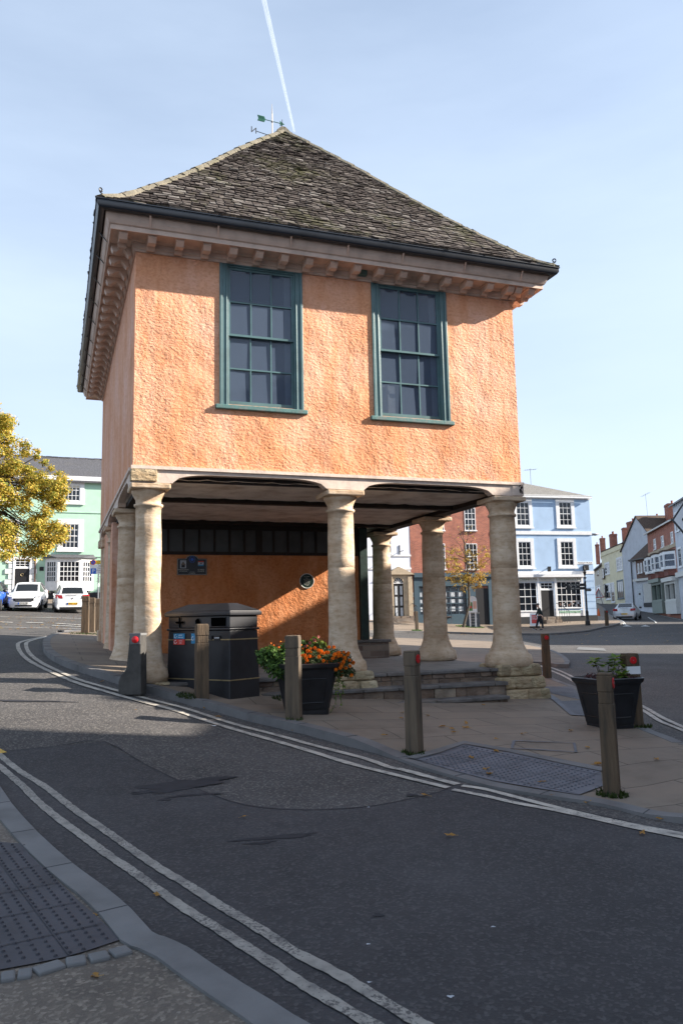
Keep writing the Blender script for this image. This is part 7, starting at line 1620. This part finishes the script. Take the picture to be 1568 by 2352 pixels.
# wet stains and tar marks on the near road
mb = MB(); rs = random.Random(9)
def blot(cx_, cy_, rx, ry, rot, n=26, s=0):
    c = at(cx_, cy_, 0); pts = []
    for i in range(n):
        a = 2*math.pi*i/n; r_ = 1+.28*math.sin(3*a+s)+.16*math.sin(7*a+s*2)+rs.uniform(-.1, .1); x, y = rx*r_*math.cos(a), ry*r_*math.sin(a); pts.append((c.x+x*math.cos(rot)-y*math.sin(rot), c.y+x*math.sin(rot)+y*math.cos(rot)))
    z = zo(pts, .0085); mb.add([(*p, zz) for p, zz in zip(pts, z)]+[(c.x, c.y, g(c.x, c.y)+.0085)], [(i, (i+1) % n, n) for i in range(n)])
for i, (x, y, rx, ry, rot) in enumerate(((455,1797,.30,.07,.35),(400,1809,.32,.08,.3),(350,1820,.20,.035,.3),(445,1828,.22,.025,.25),(380,1838,.05,.03,0),(640,1925,.28,.035,.25),(600,1938,.10,.02,.3),(60,1611,.5,.03,.1),(945,1828,.05,.03,0),(868,2105,.03,.02,0))): blot(x, y, rx*1.05, ry*(1.9 if ry > .04 else 1.3), rot, s=i)
struct(mb.build('road_stain', 'stain'))
mb = MB(); [blot(x, y, r_, r_*.7, 0, 12, i) for i, (x, y, r_) in enumerate(((1034,2293,.016),(848,2260,.010),(845,2172,.010),(1132,2132,.012),(846,1856,.012),(492,1668,.03)))]; struct(mb.build('chewing_gum', 'card'))

# aircraft trail high in the sky
a, b = pt(604, -8, 5200), pt(634, 130, 5600); D1, D2 = ray(601, -25), ray(676, 303); pA, pB = CAM+D1*5200, CAM+D2*6200; mb = MB()
pts = [pA.lerp(pB, t/30) for t in range(31)]; rw_ = [7.5-3.5*t/30+rnd.uniform(-.9, .9) for t in range(31)]; 
for off_, kk in ((-7.5, 1), (7.5, .8)): mb.tube([p+Vector((off_*(1-i/60), 0, 0)) for i, p in enumerate(pts)], [r_*kk for r_ in rw_], 12)
ct, t_, b_ = newmat('ice_trail'); b_.inputs['Base Color'].default_value = (.95, .96, 1, 1); b_.inputs['Roughness'].default_value = 1; b_.inputs['Specular IOR Level'].default_value = 0
lw = t_.nodes.new('ShaderNodeLayerWeight'); lw.inputs[0].default_value = .35; tr2 = t_.nodes.new('ShaderNodeBsdfTransparent'); ms = t_.nodes.new('ShaderNodeMixShader'); tl2 = t_.nodes.new('ShaderNodeBsdfTranslucent'); tl2.inputs[0].default_value = (.95, .96, 1, 1); ad = t_.nodes.new('ShaderNodeMixShader'); ad.inputs[0].default_value = .5
mrr = ramp(t_, lw.outputs['Facing'], [(.0, (.22, .22, .22)), (.6, (.10, .10, .10)), (1, (0, 0, 0))]); t_.links.new(b_.outputs[0], ad.inputs[1]); t_.links.new(tl2.outputs[0], ad.inputs[2]); t_.links.new(mrr.outputs[0], ms.inputs[0]); t_.links.new(tr2.outputs[0], ms.inputs[1]); t_.links.new(ad.outputs[0], ms.inputs[2]); t_.links.new(ms.outputs[0], t_.nodes['Material Output'].inputs[0])
o = mb.build('vapour_trail', ct, smooth=True); tag(o, 'straight white vapour trail crossing the sky above the roof', 'vapour trail'); o.visible_shadow = True
